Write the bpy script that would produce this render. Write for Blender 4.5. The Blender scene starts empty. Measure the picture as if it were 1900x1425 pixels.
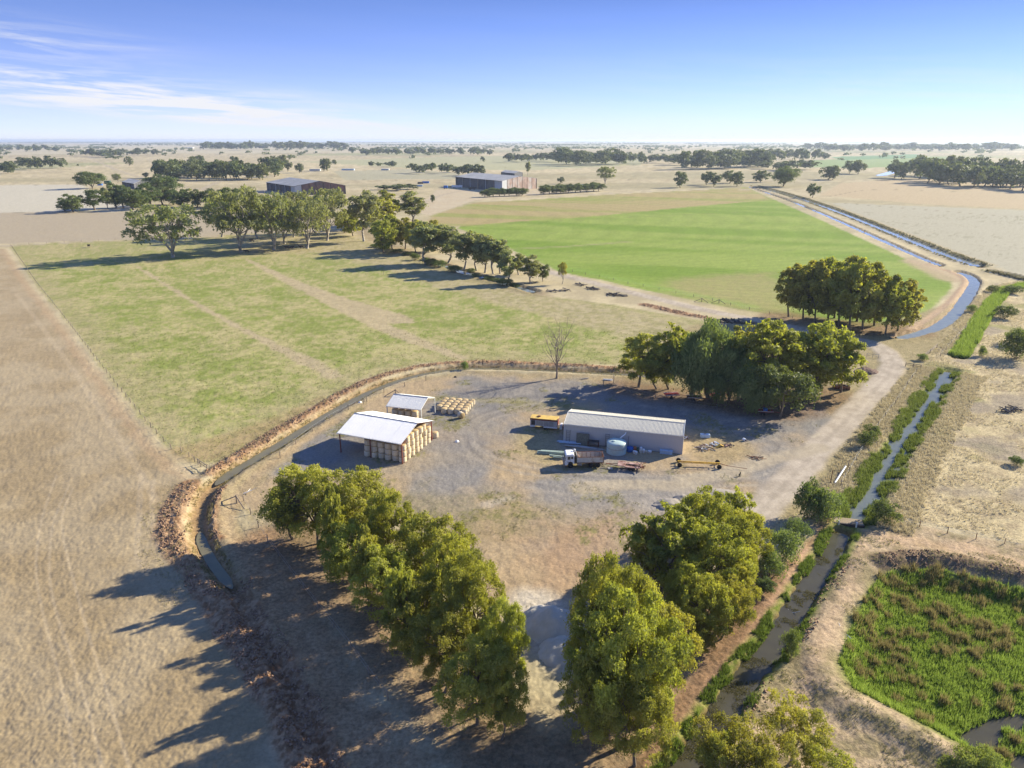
import bpy, bmesh, math, random
import numpy as np
from mathutils import Vector, Matrix

# ------------------------------------------------------------------ camera, sky, sun, exposure
scene = bpy.context.scene
col = scene.collection
R = math.radians
CAM_H = 60.0
FPX = 1316.0                      # focal length of the drone camera, in photograph pixels (1900 wide)
HORIZON = 260.0
PITCH = math.atan((712.5 - HORIZON) / FPX)

cam_data = bpy.data.cameras.new('camera')
cam_data.sensor_width = 36.0
cam_data.lens = 36.0 * FPX / 1900.0
cam_data.clip_start = 0.5
cam_data.clip_end = 90000.0
cam = bpy.data.objects.new('camera', cam_data)
col.objects.link(cam)
cam.location = (0, 0, CAM_H)
cam.rotation_euler = (math.pi / 2 - PITCH, 0, 0)
scene.camera = cam

SUN_EL = R(25.8)
SUN_AZ = R(28.5)                  # direction towards the sun, measured from +X towards +Y
sun_dir = Vector((math.cos(SUN_EL) * math.cos(SUN_AZ), math.cos(SUN_EL) * math.sin(SUN_AZ), math.sin(SUN_EL)))
sun_data = bpy.data.lights.new('sun', 'SUN')
sun_data.energy = 4.7
sun_data.angle = R(0.55)
sun_data.color = (1.0, 0.92, 0.72)
sun = bpy.data.objects.new('sun', sun_data)
col.objects.link(sun)
sun.rotation_euler = sun_dir.to_track_quat('Z', 'Y').to_euler()
sun.location = (0, 0, 200)

world = bpy.data.worlds.new('World')
scene.world = world
world.use_nodes = True
wn = world.node_tree
wn.nodes.clear()
def WN(t, **k):
    n = wn.nodes.new(t)
    for a, b in k.items(): setattr(n, a, b)
    return n
def wl(a, b): wn.links.new(a, b)
def wmath(op, a, b=None, c=None):
    n = WN('ShaderNodeMath', operation=op)
    for i, v in enumerate((a, b, c)):
        if v is None: continue
        if isinstance(v, (int, float)): n.inputs[i].default_value = v
        else: wl(v, n.inputs[i])
    return n.outputs[0]
w_out = WN('ShaderNodeOutputWorld')
w_bg = WN('ShaderNodeBackground')
w_bg.inputs['Strength'].default_value = 0.122
w_tc = WN('ShaderNodeTexCoord')
w_nrm = WN('ShaderNodeVectorMath', operation='NORMALIZE'); wl(w_tc.outputs['Generated'], w_nrm.inputs[0])
w_sep = WN('ShaderNodeSeparateXYZ'); wl(w_nrm.outputs[0], w_sep.inputs[0])
# the photograph's sky is deep blue close above the horizon: the elevation is stretched
w_z = wmath('ADD', wmath('MULTIPLY', wmath('MAXIMUM', w_sep.outputs[2], 0.0), 5.0), 0.14)
w_cmb = WN('ShaderNodeCombineXYZ')
wl(w_sep.outputs[0], w_cmb.inputs[0]); wl(w_sep.outputs[1], w_cmb.inputs[1]); wl(w_z, w_cmb.inputs[2])
w_sky = WN('ShaderNodeTexSky', sky_type='NISHITA')
w_sky.sun_disc = False
w_sky.sun_elevation = SUN_EL
w_sky.sun_rotation = math.pi / 2 - SUN_AZ
w_sky.air_density = 1.0
w_sky.dust_density = 0.0
w_sky.ozone_density = 2.5
wl(w_cmb.outputs[0], w_sky.inputs[0])
w_tint = WN('ShaderNodeMixRGB', blend_type='MULTIPLY'); w_tint.inputs[0].default_value = 1.0
wl(w_sky.outputs[0], w_tint.inputs[1]); w_tint.inputs[2].default_value = (0.88, 0.97, 1.34, 1)
# thin high cloud: windows in azimuth and elevation times a streaky noise
w_az = wmath('ARCTAN2', w_sep.outputs[0], w_sep.outputs[1])
w_el = wmath('ARCSINE', w_sep.outputs[2])
w_azd = wmath('MULTIPLY', w_az, 57.2958)
w_eld = wmath('MULTIPLY', w_el, 57.2958)
w_cc = WN('ShaderNodeCombineXYZ')
wl(wmath('MULTIPLY', w_azd, 0.085), w_cc.inputs[0])
wl(wmath('ADD', wmath('MULTIPLY', w_eld, 1.1), wmath('MULTIPLY', w_azd, 0.055)), w_cc.inputs[1])
w_n1 = WN('ShaderNodeTexNoise'); wl(w_cc.outputs[0], w_n1.inputs['Vector'])
w_n1.inputs['Scale'].default_value = 1.3; w_n1.inputs['Detail'].default_value = 8; w_n1.inputs['Roughness'].default_value = 0.62
w_n1.inputs['Distortion'].default_value = 0.35
w_n2 = WN('ShaderNodeTexNoise'); wl(w_cc.outputs[0], w_n2.inputs['Vector'])
w_n2.inputs['Scale'].default_value = 0.5; w_n2.inputs['Detail'].default_value = 4; w_n2.inputs['Roughness'].default_value = 0.55
def w_gauss(a0, wa, e0, we):
    x = wmath('DIVIDE', wmath('SUBTRACT', w_azd, a0), wa)
    # cloud bands sag gently to the right
    y = wmath('DIVIDE', wmath('SUBTRACT', wmath('ADD', w_eld, wmath('MULTIPLY', wmath('SUBTRACT', w_azd, a0), 0.075)), e0), we)
    return wmath('EXPONENT', wmath('MULTIPLY', wmath('ADD', wmath('MULTIPLY', x, x), wmath('MULTIPLY', y, y)), -1.0))
EL = lambda v: math.degrees(math.atan((712.5 - v) / FPX) - PITCH)
AZ = lambda u: math.degrees(math.atan((u - 950) / FPX))
streak = WN('ShaderNodeMapRange'); wl(w_n1.outputs['Fac'], streak.inputs[0])
streak.inputs[1].default_value = 0.42; streak.inputs[2].default_value = 0.72
g = None
for (u, du, v, dv, s) in ((60, 8, 97, 1.0, 0.85), (250, 13, 175, 0.9, 1.9), (330, 11, 205, 0.7, 1.5), (560, 16, 222, 0.8, 1.1), (1900, 22, 205, 2.0, 0.35)):
    t = wmath('MULTIPLY', w_gauss(AZ(u), du, EL(v), dv), s)
    g = t if g is None else wmath('ADD', g, t)
w_c1 = wmath('MINIMUM', wmath('MULTIPLY', g, streak.outputs[0]), 1.0)
# milky veil low over the horizon, thicker in the middle distance
veil = wmath('EXPONENT', wmath('MULTIPLY', wmath('MAXIMUM', w_eld, 0.0), -0.33))
veil2 = wmath('MULTIPLY', wmath('EXPONENT', wmath('MULTIPLY', wmath('MAXIMUM', w_eld, 0.0), -0.24)), w_n2.outputs['Fac'])
w_c2 = wmath('MINIMUM', wmath('ADD', wmath('MULTIPLY', veil, 0.8), wmath('MULTIPLY', veil2, 0.42)), 0.97)
w_call = wmath('SUBTRACT', 1.0, wmath('MULTIPLY', wmath('SUBTRACT', 1.0, w_c1), wmath('SUBTRACT', 1.0, w_c2)))
w_mix = WN('ShaderNodeMixRGB'); wl(w_call, w_mix.inputs[0]); wl(w_tint.outputs[0], w_mix.inputs[1])
w_mix.inputs[2].default_value = (3.05, 3.1, 3.3, 1)
wl(w_mix.outputs[0], w_bg.inputs['Color'])
wl(w_bg.outputs[0], w_out.inputs['Surface'])

scene.view_settings.view_transform = 'Standard'
scene.view_settings.look = 'None'
scene.view_settings.gamma = 1.0
scene.view_settings.use_curve_mapping = False
scene.view_settings.exposure = 1.26
scene.render.engine = 'CYCLES'
scene.cycles.max_bounces = 6
scene.cycles.diffuse_bounces = 3
scene.cycles.glossy_bounces = 2
scene.cycles.transmission_bounces = 4
scene.cycles.transparent_max_bounces = 4
scene.cycles.volume_bounces = 0

# ------------------------------------------------------------------ helpers
rng = np.random.default_rng(11)
random.seed(5)
CP, SP = math.cos(PITCH), math.sin(PITCH)
def G(u, v, z=0.0):
    """the place on a level z that the drone sees in direction (u, v) of the photograph"""
    dy = v - 712.5
    D = FPX * SP + dy * CP
    F = FPX * CP - dy * SP
    k = (CAM_H - z) / D
    return ((u - 950.0) * k, F * k)
def GL(pts): return np.array([G(*p) for p in pts])
def top_z(vb, vt):
    Y = G(950, vb)[1]
    dy = vt - 712.5
    return CAM_H - Y * (FPX * SP + dy * CP) / (FPX * CP - dy * SP)
def mpp(v):
    return CAM_H / (FPX * SP + (v - 712.5) * CP)
def lin(c):
    c = np.asarray(c, float) / 255.0
    return np.where(c <= 0.04045, c / 12.92, ((c + 0.055) / 1.055) ** 2.4)
ALB = 0.655
def base(r, g, b):
    """real-world base colour of a ground surface from how bright it looks in full sun"""
    return lin((r, g, b)) * ALB

def _hash(ix, iy, s):
    h = (ix.astype(np.int64) * 374761393 + iy.astype(np.int64) * 668265263 + s * 974711) & 0xffffffff
    h = ((h ^ (h >> 13)) * 1274126177) & 0xffffffff
    return ((h ^ (h >> 16)) & 0xffff) / 65535.0
def vnoise(x, y, s=0):
    ix = np.floor(x); iy = np.floor(y)
    fx = x - ix; fy = y - iy
    fx = fx * fx * (3 - 2 * fx); fy = fy * fy * (3 - 2 * fy)
    a = _hash(ix, iy, s); b = _hash(ix + 1, iy, s); c = _hash(ix, iy + 1, s); d = _hash(ix + 1, iy + 1, s)
    return a + (b - a) * fx + (c - a) * fy + (a - b - c + d) * fx * fy
def fbm(x, y, s=0, o=4, rough=0.5):
    t = 0; a = 1; n = 0
    for i in range(o):
        t = t + a * vnoise(x * 2 ** i + 17.3 * i, y * 2 ** i - 9.1 * i, s + i); n += a; a *= rough
    return t / n
def sstep(a, b, x):
    t = np.clip((x - a) / (b - a), 0, 1)
    return t * t * (3 - 2 * t)
def seg_dist(X, Y, P, closed=False):
    d = np.full(X.shape, 1e9)
    n = len(P)
    for i in range(n if closed else n - 1):
        a = P[i]; b = P[(i + 1) % n]
        vx, vy = b - a
        L = vx * vx + vy * vy + 1e-9
        t = np.clip(((X - a[0]) * vx + (Y - a[1]) * vy) / L, 0, 1)
        d = np.minimum(d, (X - a[0] - t * vx) ** 2 + (Y - a[1] - t * vy) ** 2)
    return np.sqrt(d)
def inside(X, Y, P):
    r = np.zeros(X.shape, bool)
    n = len(P)
    for i in range(n):
        x1, y1 = P[i]; x2, y2 = P[(i + 1) % n]
        if y1 == y2: continue
        c = ((y1 > Y) != (y2 > Y)) & (X < (x2 - x1) * (Y - y1) / (y2 - y1) + x1)
        r ^= c
    return r
def culled(X, Y, P, pad, fn, far):
    lo = P.min(0) - pad; hi = P.max(0) + pad
    m = (X > lo[0]) & (X < hi[0]) & (Y > lo[1]) & (Y < hi[1])
    out = np.full(X.shape, far, float)
    if m.any(): out[m] = fn(X[m], Y[m])
    return out
def poly_sd(X, Y, P, pad=30.0):
    def f(x, y):
        d = seg_dist(x, y, P, True)
        return np.where(inside(x, y, P), d, -d)
    return culled(X, Y, P, pad, f, -1e6)
def line_d(X, Y, P, pad=25.0):
    return culled(X, Y, P, pad, lambda x, y: seg_dist(x, y, P), 1e6)
def smooth_line(pts, n=6):
    """Catmull-Rom through photograph points, returned as world points"""
    P = [np.array(p, float) for p in pts]
    P = [2 * P[0] - P[1]] + P + [2 * P[-1] - P[-2]]
    out = []
    for i in range(1, len(P) - 2):
        for k in range(n):
            t = k / n
            out.append(0.5 * ((2 * P[i]) + (-P[i - 1] + P[i + 1]) * t + (2 * P[i - 1] - 5 * P[i] + 4 * P[i + 1] - P[i + 2]) * t * t + (-P[i - 1] + 3 * P[i] - 3 * P[i + 1] + P[i + 2]) * t ** 3))
    out.append(P[-2])
    return GL(out)

def mesh_np(name, V, F, colors=None, smooth=False):
    """F: (n,k) int array"""
    me = bpy.data.meshes.new(name)
    V = np.asarray(V, np.float32); F = np.asarray(F, np.int32)
    k = F.shape[1]
    me.vertices.add(len(V)); me.vertices.foreach_set('co', V.ravel())
    me.loops.add(F.size); me.loops.foreach_set('vertex_index', F.ravel())
    me.polygons.add(len(F))
    me.polygons.foreach_set('loop_start', np.arange(0, F.size, k, dtype=np.int32))
    me.polygons.foreach_set('loop_total', np.full(len(F), k, np.int32))
    if smooth: me.polygons.foreach_set('use_smooth', np.ones(len(F), bool))
    me.update(calc_edges=True)
    for nm, arr in (colors or {}).items():
        at = me.attributes.new(nm, 'FLOAT_COLOR', 'POINT')
        at.data.foreach_set('color', np.concatenate([arr, np.ones((len(arr), 1))], 1).astype(np.float32).ravel())
    return me
def link(name, me, mat=None, parent=None, loc=None):
    o = bpy.data.objects.new(name, me)
    col.objects.link(o)
    if mat is not None and me is not None and not me.materials: me.materials.append(mat)
    if parent is not None: o.parent = parent
    if loc is not None: o.location = loc
    return o
def tag(o, label=None, cat=None, group=None, kind=None):
    if label: o['label'] = label
    if cat: o['category'] = cat
    if group: o['group'] = group
    if kind: o['kind'] = kind
    return o
def empty(name, loc, rz=0.0, label=None, cat=None, group=None):
    o = bpy.data.objects.new(name, None)
    o.empty_display_size = 0.3
    col.objects.link(o)
    o.location = loc; o.rotation_euler = (0, 0, rz)
    return tag(o, label, cat, group)

# ------------------------------------------------------------------ materials
def new_mat(name):
    m = bpy.data.materials.new(name); m.use_nodes = True
    nt = m.node_tree; nt.nodes.clear()
    out = nt.nodes.new('ShaderNodeOutputMaterial')
    return m, nt, out
def simple_mat(name, rgb, rough=0.7, metal=0.0, var=0.15, scale=3.0, stain=None, stain_amt=0.0, bump=0.0, spec=0.3, rand=0.0):
    m, nt, out = new_mat(name)
    N = nt.nodes; L = nt.links
    b = N.new('ShaderNodeBsdfPrincipled')
    tc = N.new('ShaderNodeTexCoord')
    n = N.new('ShaderNodeTexNoise'); n.inputs['Scale'].default_value = scale; n.inputs['Detail'].default_value = 6; n.inputs['Roughness'].default_value = 0.65
    L.new(tc.outputs['Object'], n.inputs['Vector'])
    mr = N.new('ShaderNodeMapRange'); mr.inputs[1].default_value = 0.3; mr.inputs[2].default_value = 0.7
    mr.inputs[3].default_value = 1 - var; mr.inputs[4].default_value = 1 + var
    L.new(n.outputs['Fac'], mr.inputs[0])
    mx = N.new('ShaderNodeVectorMath'); mx.operation = 'SCALE'
    mx.inputs[0].default_value = rgb; L.new(mr.outputs[0], mx.inputs['Scale'])
    c = mx.outputs[0]
    if rand:
        oi = N.new('ShaderNodeObjectInfo')
        mr2 = N.new('ShaderNodeMapRange'); mr2.inputs[3].default_value = 1 - rand; mr2.inputs[4].default_value = 1 + rand
        L.new(oi.outputs['Random'], mr2.inputs[0])
        sc = N.new('ShaderNodeVectorMath'); sc.operation = 'SCALE'; L.new(c, sc.inputs[0]); L.new(mr2.outputs[0], sc.inputs['Scale']); c = sc.outputs[0]
    if stain is not None:
        n2 = N.new('ShaderNodeTexNoise'); n2.inputs['Scale'].default_value = scale * 0.6; n2.inputs['Detail'].default_value = 8; n2.inputs['Roughness'].default_value = 0.7
        mp = N.new('ShaderNodeMapping'); mp.inputs['Location'].default_value = (7.1, 3.3, 1.2); L.new(tc.outputs['Object'], mp.inputs[0]); L.new(mp.outputs[0], n2.inputs['Vector'])
        r = N.new('ShaderNodeMapRange'); r.inputs[1].default_value = 0.62 - 0.3 * stain_amt; r.inputs[2].default_value = 0.72 - 0.2 * stain_amt
        L.new(n2.outputs['Fac'], r.inputs[0])
        ms = N.new('ShaderNodeMixRGB'); L.new(r.outputs[0], ms.inputs[0]); L.new(c, ms.inputs[1]); ms.inputs[2].default_value = (*stain, 1)
        c = ms.outputs[0]
    L.new(c, b.inputs['Base Color'])
    b.inputs['Roughness'].default_value = rough; b.inputs['Metallic'].default_value = metal
    b.inputs['Specular IOR Level'].default_value = spec
    if bump:
        bp = N.new('ShaderNodeBump'); bp.inputs['Strength'].default_value = bump; bp.inputs['Distance'].default_value = 0.03
        L.new(n.outputs['Fac'], bp.inputs['Height']); L.new(bp.outputs[0], b.inputs['Normal'])
    L.new(b.outputs[0], out.inputs['Surface'])
    return m
# ------------------------------------------------------------------ the lie of the land (photograph points -> ground)
DITCH = smooth_line([(1560, 640), (1400, 672), (1250, 694), (1150, 692), (1080, 689), (1000, 685), (930, 682), (860, 682), (800, 689), (745, 702), (690, 723), (635, 751), (580, 783), (525, 817), (470, 850), (430, 873), (403, 893), (386, 912), (373, 940), (369, 970), (374, 1000), (392, 1035), (412, 1062), (430, 1085)])
DITCH_TAIL = smooth_line([(430, 1085), (480, 1180), (545, 1290), (600, 1425), (640, 1560)])
SPOIL_OUT = smooth_line([(1148, 684), (1080, 680), (1000, 676), (930, 673), (865, 673), (800, 678), (740, 690), (690, 706), (640, 728), (590, 757), (530, 791), (470, 828), (425, 856), (392, 878)])
SPOIL_LEFT = smooth_line([(352, 900), (330, 935), (318, 965), (318, 1000), (345, 1035), (380, 1085), (420, 1150), (455, 1200), (490, 1260), (530, 1330), (570, 1425), (620, 1560)])
SPOIL_IN = smooth_line([(412, 905), (395, 945), (396, 985), (410, 1000)])
DRAIN = smooth_line([(1150, 1590), (1215, 1500), (1268, 1425), (1308, 1365), (1352, 1300), (1392, 1245), (1428, 1200), (1460, 1155), (1490, 1105), (1520, 1060), (1545, 1020), (1563, 985)])
CREEK = smooth_line([(1580, 965), (1598, 940), (1618, 908), (1640, 872), (1665, 830), (1695, 785), (1718, 750), (1738, 720), (1752, 700), (1762, 688)])
REEDCH = smooth_line([(1778, 660), (1795, 635), (1812, 605), (1832, 575), (1850, 553), (1875, 535), (1960, 520)])
BLUECH = smooth_line([(1668, 626), (1700, 619), (1738, 606), (1768, 585), (1788, 560), (1802, 538), (1808, 524), (1799, 512), (1778, 504)])
CANAL = smooth_line([(1815, 493), (1760, 474), (1700, 450), (1640, 426), (1580, 402), (1520, 380), (1460, 361), (1400, 345)])
CANAL2 = smooth_line([(1745, 492), (1700, 474), (1640, 447), (1580, 420), (1520, 394), (1460, 370), (1410, 353), (1390, 346)])
CANAL3 = smooth_line([(1838, 503), (1870, 509), (1910, 519), (2000, 540)])
POND = smooth_line([(783, 480), (805, 487), (835, 496), (862, 505), (892, 513), (925, 522), (945, 528), (968, 534), (990, 541)])
BORROW = smooth_line([(1195, 565), (1225, 572), (1260, 580), (1310, 590)])
ROAD = smooth_line([(1330, 1040), (1390, 975), (1430, 930), (1475, 880), (1520, 832), (1565, 785), (1605, 742), (1640, 705), (1655, 680), (1650, 660), (1632, 645), (1600, 633), (1540, 622), (1470, 608), (1400, 594), (1330, 580), (1250, 562), (1180, 545), (1110, 527), (1040, 510), (980, 494), (930, 478), (880, 460), (830, 444), (770, 428), (700, 415), (640, 408), (560, 380), (480, 370)])
YARD = GL([(735, 712), (830, 698), (960, 700), (1150, 715), (1300, 742), (1440, 748), (1530, 760), (1560, 790), (1500, 860), (1440, 925), (1380, 1000), (1250, 1110), (1060, 1200), (980, 1215), (900, 1130), (820, 1010), (700, 930), (560, 900), (470, 960), (440, 930), (540, 850), (600, 800), (660, 760)])
PADDOCK = GL([(18, 456), (110, 450), (250, 446), (330, 445), (420, 436), (560, 430), (640, 436), (720, 462), (820, 495), (900, 520), (1000, 548), (1100, 560), (1200, 577), (1330, 600), (1290, 640), (1180, 676), (1090, 676), (990, 672), (870, 668), (790, 673), (730, 686), (670, 706), (600, 742), (520, 790), (440, 838), (400, 860), (362, 856), (322, 838), (285, 800), (240, 745), (180, 668), (120, 590), (70, 530)])
BROWN = GL([(-900, 1600), (-900, 480), (8, 462), (45, 520), (100, 588), (160, 670), (220, 752), (265, 812), (320, 862), (345, 890), (318, 935), (305, 975), (310, 1010), (350, 1060), (400, 1150), (440, 1220), (480, 1300), (520, 1400), (560, 1600)])
CROP = GL([(850, 424), (880, 377), (1000, 370), (1150, 360), (1300, 353), (1385, 348), (1440, 372), (1500, 398), (1560, 425), (1640, 462), (1700, 490), (1768, 516), (1765, 535), (1735, 568), (1690, 608), (1600, 606), (1500, 592), (1400, 578), (1300, 560), (1200, 539), (1120, 521), (1040, 505), (985, 480), (910, 446)])
CROP_DRY = GL([(790, 420), (800, 400), (880, 376), (1000, 370), (1150, 360), (1300, 353), (1385, 348), (1435, 371), (1300, 382), (1180, 394), (1050, 406), (950, 412), (850, 421)])
CROP_DRY2 = GL([(1240, 520), (1320, 510), (1430, 505), (1470, 540), (1460, 590), (1380, 576), (1300, 560), (1240, 545)])
RES = GL([(1640, 1068), (1690, 1060), (1750, 1062), (1820, 1078), (1900, 1098), (2050, 1130), (2300, 1200), (2300, 1600), (1960, 1520), (1870, 1440), (1795, 1388), (1720, 1348), (1640, 1308), (1582, 1278), (1556, 1228), (1572, 1180), (1592, 1140), (1612, 1100)])
RES_WATER = GL([(1770, 1330), (1830, 1300), (1900, 1290), (2100, 1290), (2200, 1560), (1960, 1510), (1880, 1440), (1810, 1390), (1760, 1355)])
RES_LIP = smooth_line([(1640, 1048), (1690, 1042), (1760, 1046), (1840, 1062), (1920, 1082), (2050, 1115)])
EASTG = GL([(1440, 1000), (1600, 830), (1690, 700), (1760, 620), (1820, 540), (1870, 520), (3000, 560), (3000, 1050), (1900, 1010), (1660, 960), (1600, 960)])
FARPATCH = []
HEAP1 = np.array([G(1017, 1160), G(1030, 1195)])

W_DEPTH = -0.45
def carve(X, Y, z, P, half, depth=0.95, lip=0.25, slope=1.6, pad=20):
    d = line_d(X, Y, P, pad)
    d = d + (fbm(X * 0.7, Y * 0.7, 91, 3) - 0.5) * min(1.0, half) * 0.9
    prof = sstep(half + slope, half * 0.75, d)
    bank = np.exp(-((d - half - slope - 0.8) / 1.1) ** 2) * lip
    return z - depth * prof + bank * (d < 40)
def clods(X, Y, seed, f=1.6):
    n = fbm(X * f, Y * f, seed, 4, 0.62)
    return np.abs(n - 0.5) * 2
def height(X, Y, fine=True):
    near = sstep(420, 120, Y)
    z = (fbm(X * 0.05, Y * 0.05, 3, 3) - 0.5) * 0.5 * sstep(900, 200, Y)
    if fine:
        z = z + (fbm(X * 0.9, Y * 0.9, 5, 4, 0.6) - 0.5) * 0.22 * near
        z = z + (vnoise(X * 4.1, Y * 4.1, 77) - 0.5) * 0.09 * near
    # spoil banks: tipped clods of earth
    for P, wdt, hgt in ((SPOIL_OUT, 1.5, 0.55), (SPOIL_LEFT, 1.9, 0.45), (SPOIL_IN, 0.9, 0.35), (BORROW, 2.0, 0.5)):
        d = line_d(X, Y, P, 12)
        m = sstep(wdt * 1.5, wdt * 0.3, d)
        z = z + m * (hgt * 0.55 + hgt * 1.5 * (clods(X, Y, 40) - 0.25))
    d = line_d(X, Y, DITCH_TAIL, 12)
    z = z + sstep(3.0, 0.6, d) * sstep(0.38, 0.55, fbm(X * 0.18, Y * 0.18, 95, 3)) * (0.15 + 1.0 * (clods(X, Y, 42, 1.2) - 0.3))
    d = line_d(X, Y, RES_LIP, 12)
    z = z + sstep(2.6, 0.4, d) * (0.55 + 0.7 * (clods(X, Y, 44, 1.3) - 0.3))
    z = carve(X, Y, z, DITCH, 0.6, 0.85, 0.25, 1.9)
    z = carve(X, Y, z, DITCH_TAIL, 0.3, 0.5, 0.2, 1.3)
    z = carve(X, Y, z, DRAIN, 1.1, 1.1, 0.15, 1.1)
    z = carve(X, Y, z, CREEK, 1.0, 1.0, 0.10, 2.6)
    z = carve(X, Y, z, REEDCH, 1.5, 0.9, 0.10, 1.5)
    z = carve(X, Y, z, BLUECH, 1.7, 1.1, 0.35, 1.2)
    z = carve(X, Y, z, CANAL, 3.0, 1.0, 0.35, 1.7)
    z = carve(X, Y, z, CANAL2, 1.6, 0.8, 0.25, 1.0)
    z = carve(X, Y, z, CANAL3, 1.6, 1.1, 0.6, 1.5)
    z = carve(X, Y, z, POND, 1.7, 1.0, 0.35, 1.4)
    # reservoir basin
    sd = poly_sd(X, Y, RES, 14)
    z = np.where(sd > -14, z - 1.5 * sstep(-0.6, 3.5, sd) + 0.9 * np.exp(-((sd + 2.6) / 2.4) ** 2), z)
    sd = poly_sd(X, Y, RES_WATER, 14)
    z = np.where(sd > -14, z - 0.5 * sstep(-1.5, 2.5, sd), z)
    # worked roadside: the road crowns slightly
    d = line_d(X, Y, ROAD, 12)
    m = sstep(4.2, 2.4, d)
    z = z * (1 - 0.8 * m) + 0.12 * m
    return z

ZN = ['ground', 'dry_paddock', 'grass_paddock', 'crop_field', 'gravel_yard', 'dirt_road', 'channel_bank', 'reservoir_bed', 'dry_grassland', 'earth_spoil_bank']
def surface(X, Y):
    """base colour, texture strengths and zone of the ground"""
    n = X.size
    big = fbm(X * 0.02, Y * 0.02, 21, 4)
    mid = fbm(X * 0.11, Y * 0.11, 23, 4)
    med = fbm(X * 0.45, Y * 0.45, 25, 4, 0.6)
    fin = fbm(X * 1.7, Y * 1.7, 27, 3, 0.6)
    wob = (fbm(X * 0.25, Y * 0.25, 31, 3) - 0.5)
    C = np.empty((n, 3)); T = np.zeros((n, 3)); Z = np.zeros(n, np.int8)
    def mixin(a, m): C[:] = C * (1 - m[:, None]) + a * m[:, None]
    def two(c1, c2, t): return base(*c1) * (1 - t[:, None]) + base(*c2) * t[:, None]
    # plain: pale stubble and dry pasture, in field-sized tints
    fx = np.floor(X / 640 + 0.35 * np.sin(np.floor(Y / 700)) * 2); fy = np.floor(Y / 520)
    fld = _hash(fx, fy, 5)
    C[:] = two((200, 182, 142), (214, 198, 160), np.clip(big * 0.9 + 0.05, 0, 1))
    far = sstep(450, 800, Y)
    tint = np.clip((fld - 0.5) * 2, -1, 1)
    C *= (1 + 0.10 * tint * far)[:, None]
    fg = sstep(0.72, 0.76, fld) * far * sstep(900, 1300, Y)
    mixin(base(168, 168, 120), fg * 0.75)
    C *= (0.88 + 0.24 * sstep(0.3, 0.7, mid))[:, None]
    strip = fbm(X * 0.0012, Y * 0.006, 13, 4)
    C *= (1 + (0.28 * (strip - 0.5) * far))[:, None]
    mixin(base(168, 160, 120), sstep(0.56, 0.66, fbm(X * 0.0008 + 3, Y * 0.0035, 15, 4)) * far * 0.5)
    T[:, 0] = 0.35; T[:, 1] = 0.4
    def zone(P, nm, c, soft=1.0, jit=2.0, tex=None, amt=1.0, pad=40):
        sd = poly_sd(X, Y, P, pad) + wob * jit
        m = sstep(-soft, soft, sd) * amt
        mixin(c, m)
        if tex is not None:
            T[:] = T * (1 - m[:, None]) + np.array(tex) * m[:, None]
        if nm: Z[m > 0.5] = ZN.index(nm)
        return m
    def stroke(P, w, nm, c, soft=0.6, jit=1.0, tex=None, amt=1.0, pad=25):
        d = line_d(X, Y, P, pad) + wob * jit
        m = sstep(w + soft, w - soft, d) * amt
        mixin(c, m)
        if tex is not None: T[:] = T * (1 - m[:, None]) + np.array(tex) * m[:, None]
        if nm: Z[m > 0.5] = ZN.index(nm)
        return m
    # --- middle distance, hand placed fields
    def farfield(pts, c, amt=1.0, soft=3.0):
        zone(GL(pts), None, np.broadcast_to(base(*c), (n, 3)), soft, 4, None, amt, 60)
    farfield([(-400, 345), (150, 343), (260, 392), (40, 396), (-400, 398)], (214, 204, 180))
    farfield([(-500, 398), (380, 392), (640, 410), (600, 432), (20, 452), (-600, 460)], (190, 174, 146))
    farfield([(560, 300), (780, 292), (1200, 286), (1190, 306), (980, 316), (760, 312)], (186, 184, 142), 0.8)
    farfield([(620, 318), (760, 314), (860, 322), (840, 332), (640, 334)], (186, 180, 150), 0.8)
    farfield([(1500, 298), (1620, 292), (1760, 291), (1740, 306), (1600, 312), (1500, 310)], (150, 172, 110), 0.9)
    farfield([(1540, 291), (1700, 286), (1720, 292), (1560, 297)], (120, 160, 110), 0.9)
    farfield([(1560, 340), (1700, 330), (2500, 345), (2500, 380), (1900, 388), (1700, 378), (1520, 362)], (202, 180, 142), 1)
    farfield([(1540, 376), (1900, 390), (2400, 400), (2400, 540), (1900, 516), (1820, 486), (1660, 424)], (192, 184, 158), 1)
    farfield([(-500, 272), (300, 270), (900, 272), (900, 282), (-500, 290)], (214, 200, 166), 0.8, 12)
    zone(GL([(810, 352), (1060, 345), (1100, 352), (880, 372), (795, 402), (770, 390)]), None, two((214, 198, 166), (205, 184, 150), mid), 2, 4)
    # dark weedy streaks in the eastern plain
    m = poly_sd(X, Y, GL([(1580, 392), (1900, 400), (2400, 400), (2400, 560), (1900, 512), (1660, 424)]), 30)
    mixin(base(140, 138, 108), sstep(0, 6, m) * sstep(0.52, 0.75, med) * sstep(0.4, 0.7, big) * 0.6)
    # --- brown paddock, lower left
    bc = two((172, 151, 116), (190, 171, 138), np.clip(sstep(0.35, 0.7, mid) * 0.7 + sstep(70, 220, Y) * 0.35, 0, 1))
    zone(BROWN, 'dry_paddock', bc, 1.2, 2.5, (0.42, 0.4, 0.0), 1.0, 300)
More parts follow.
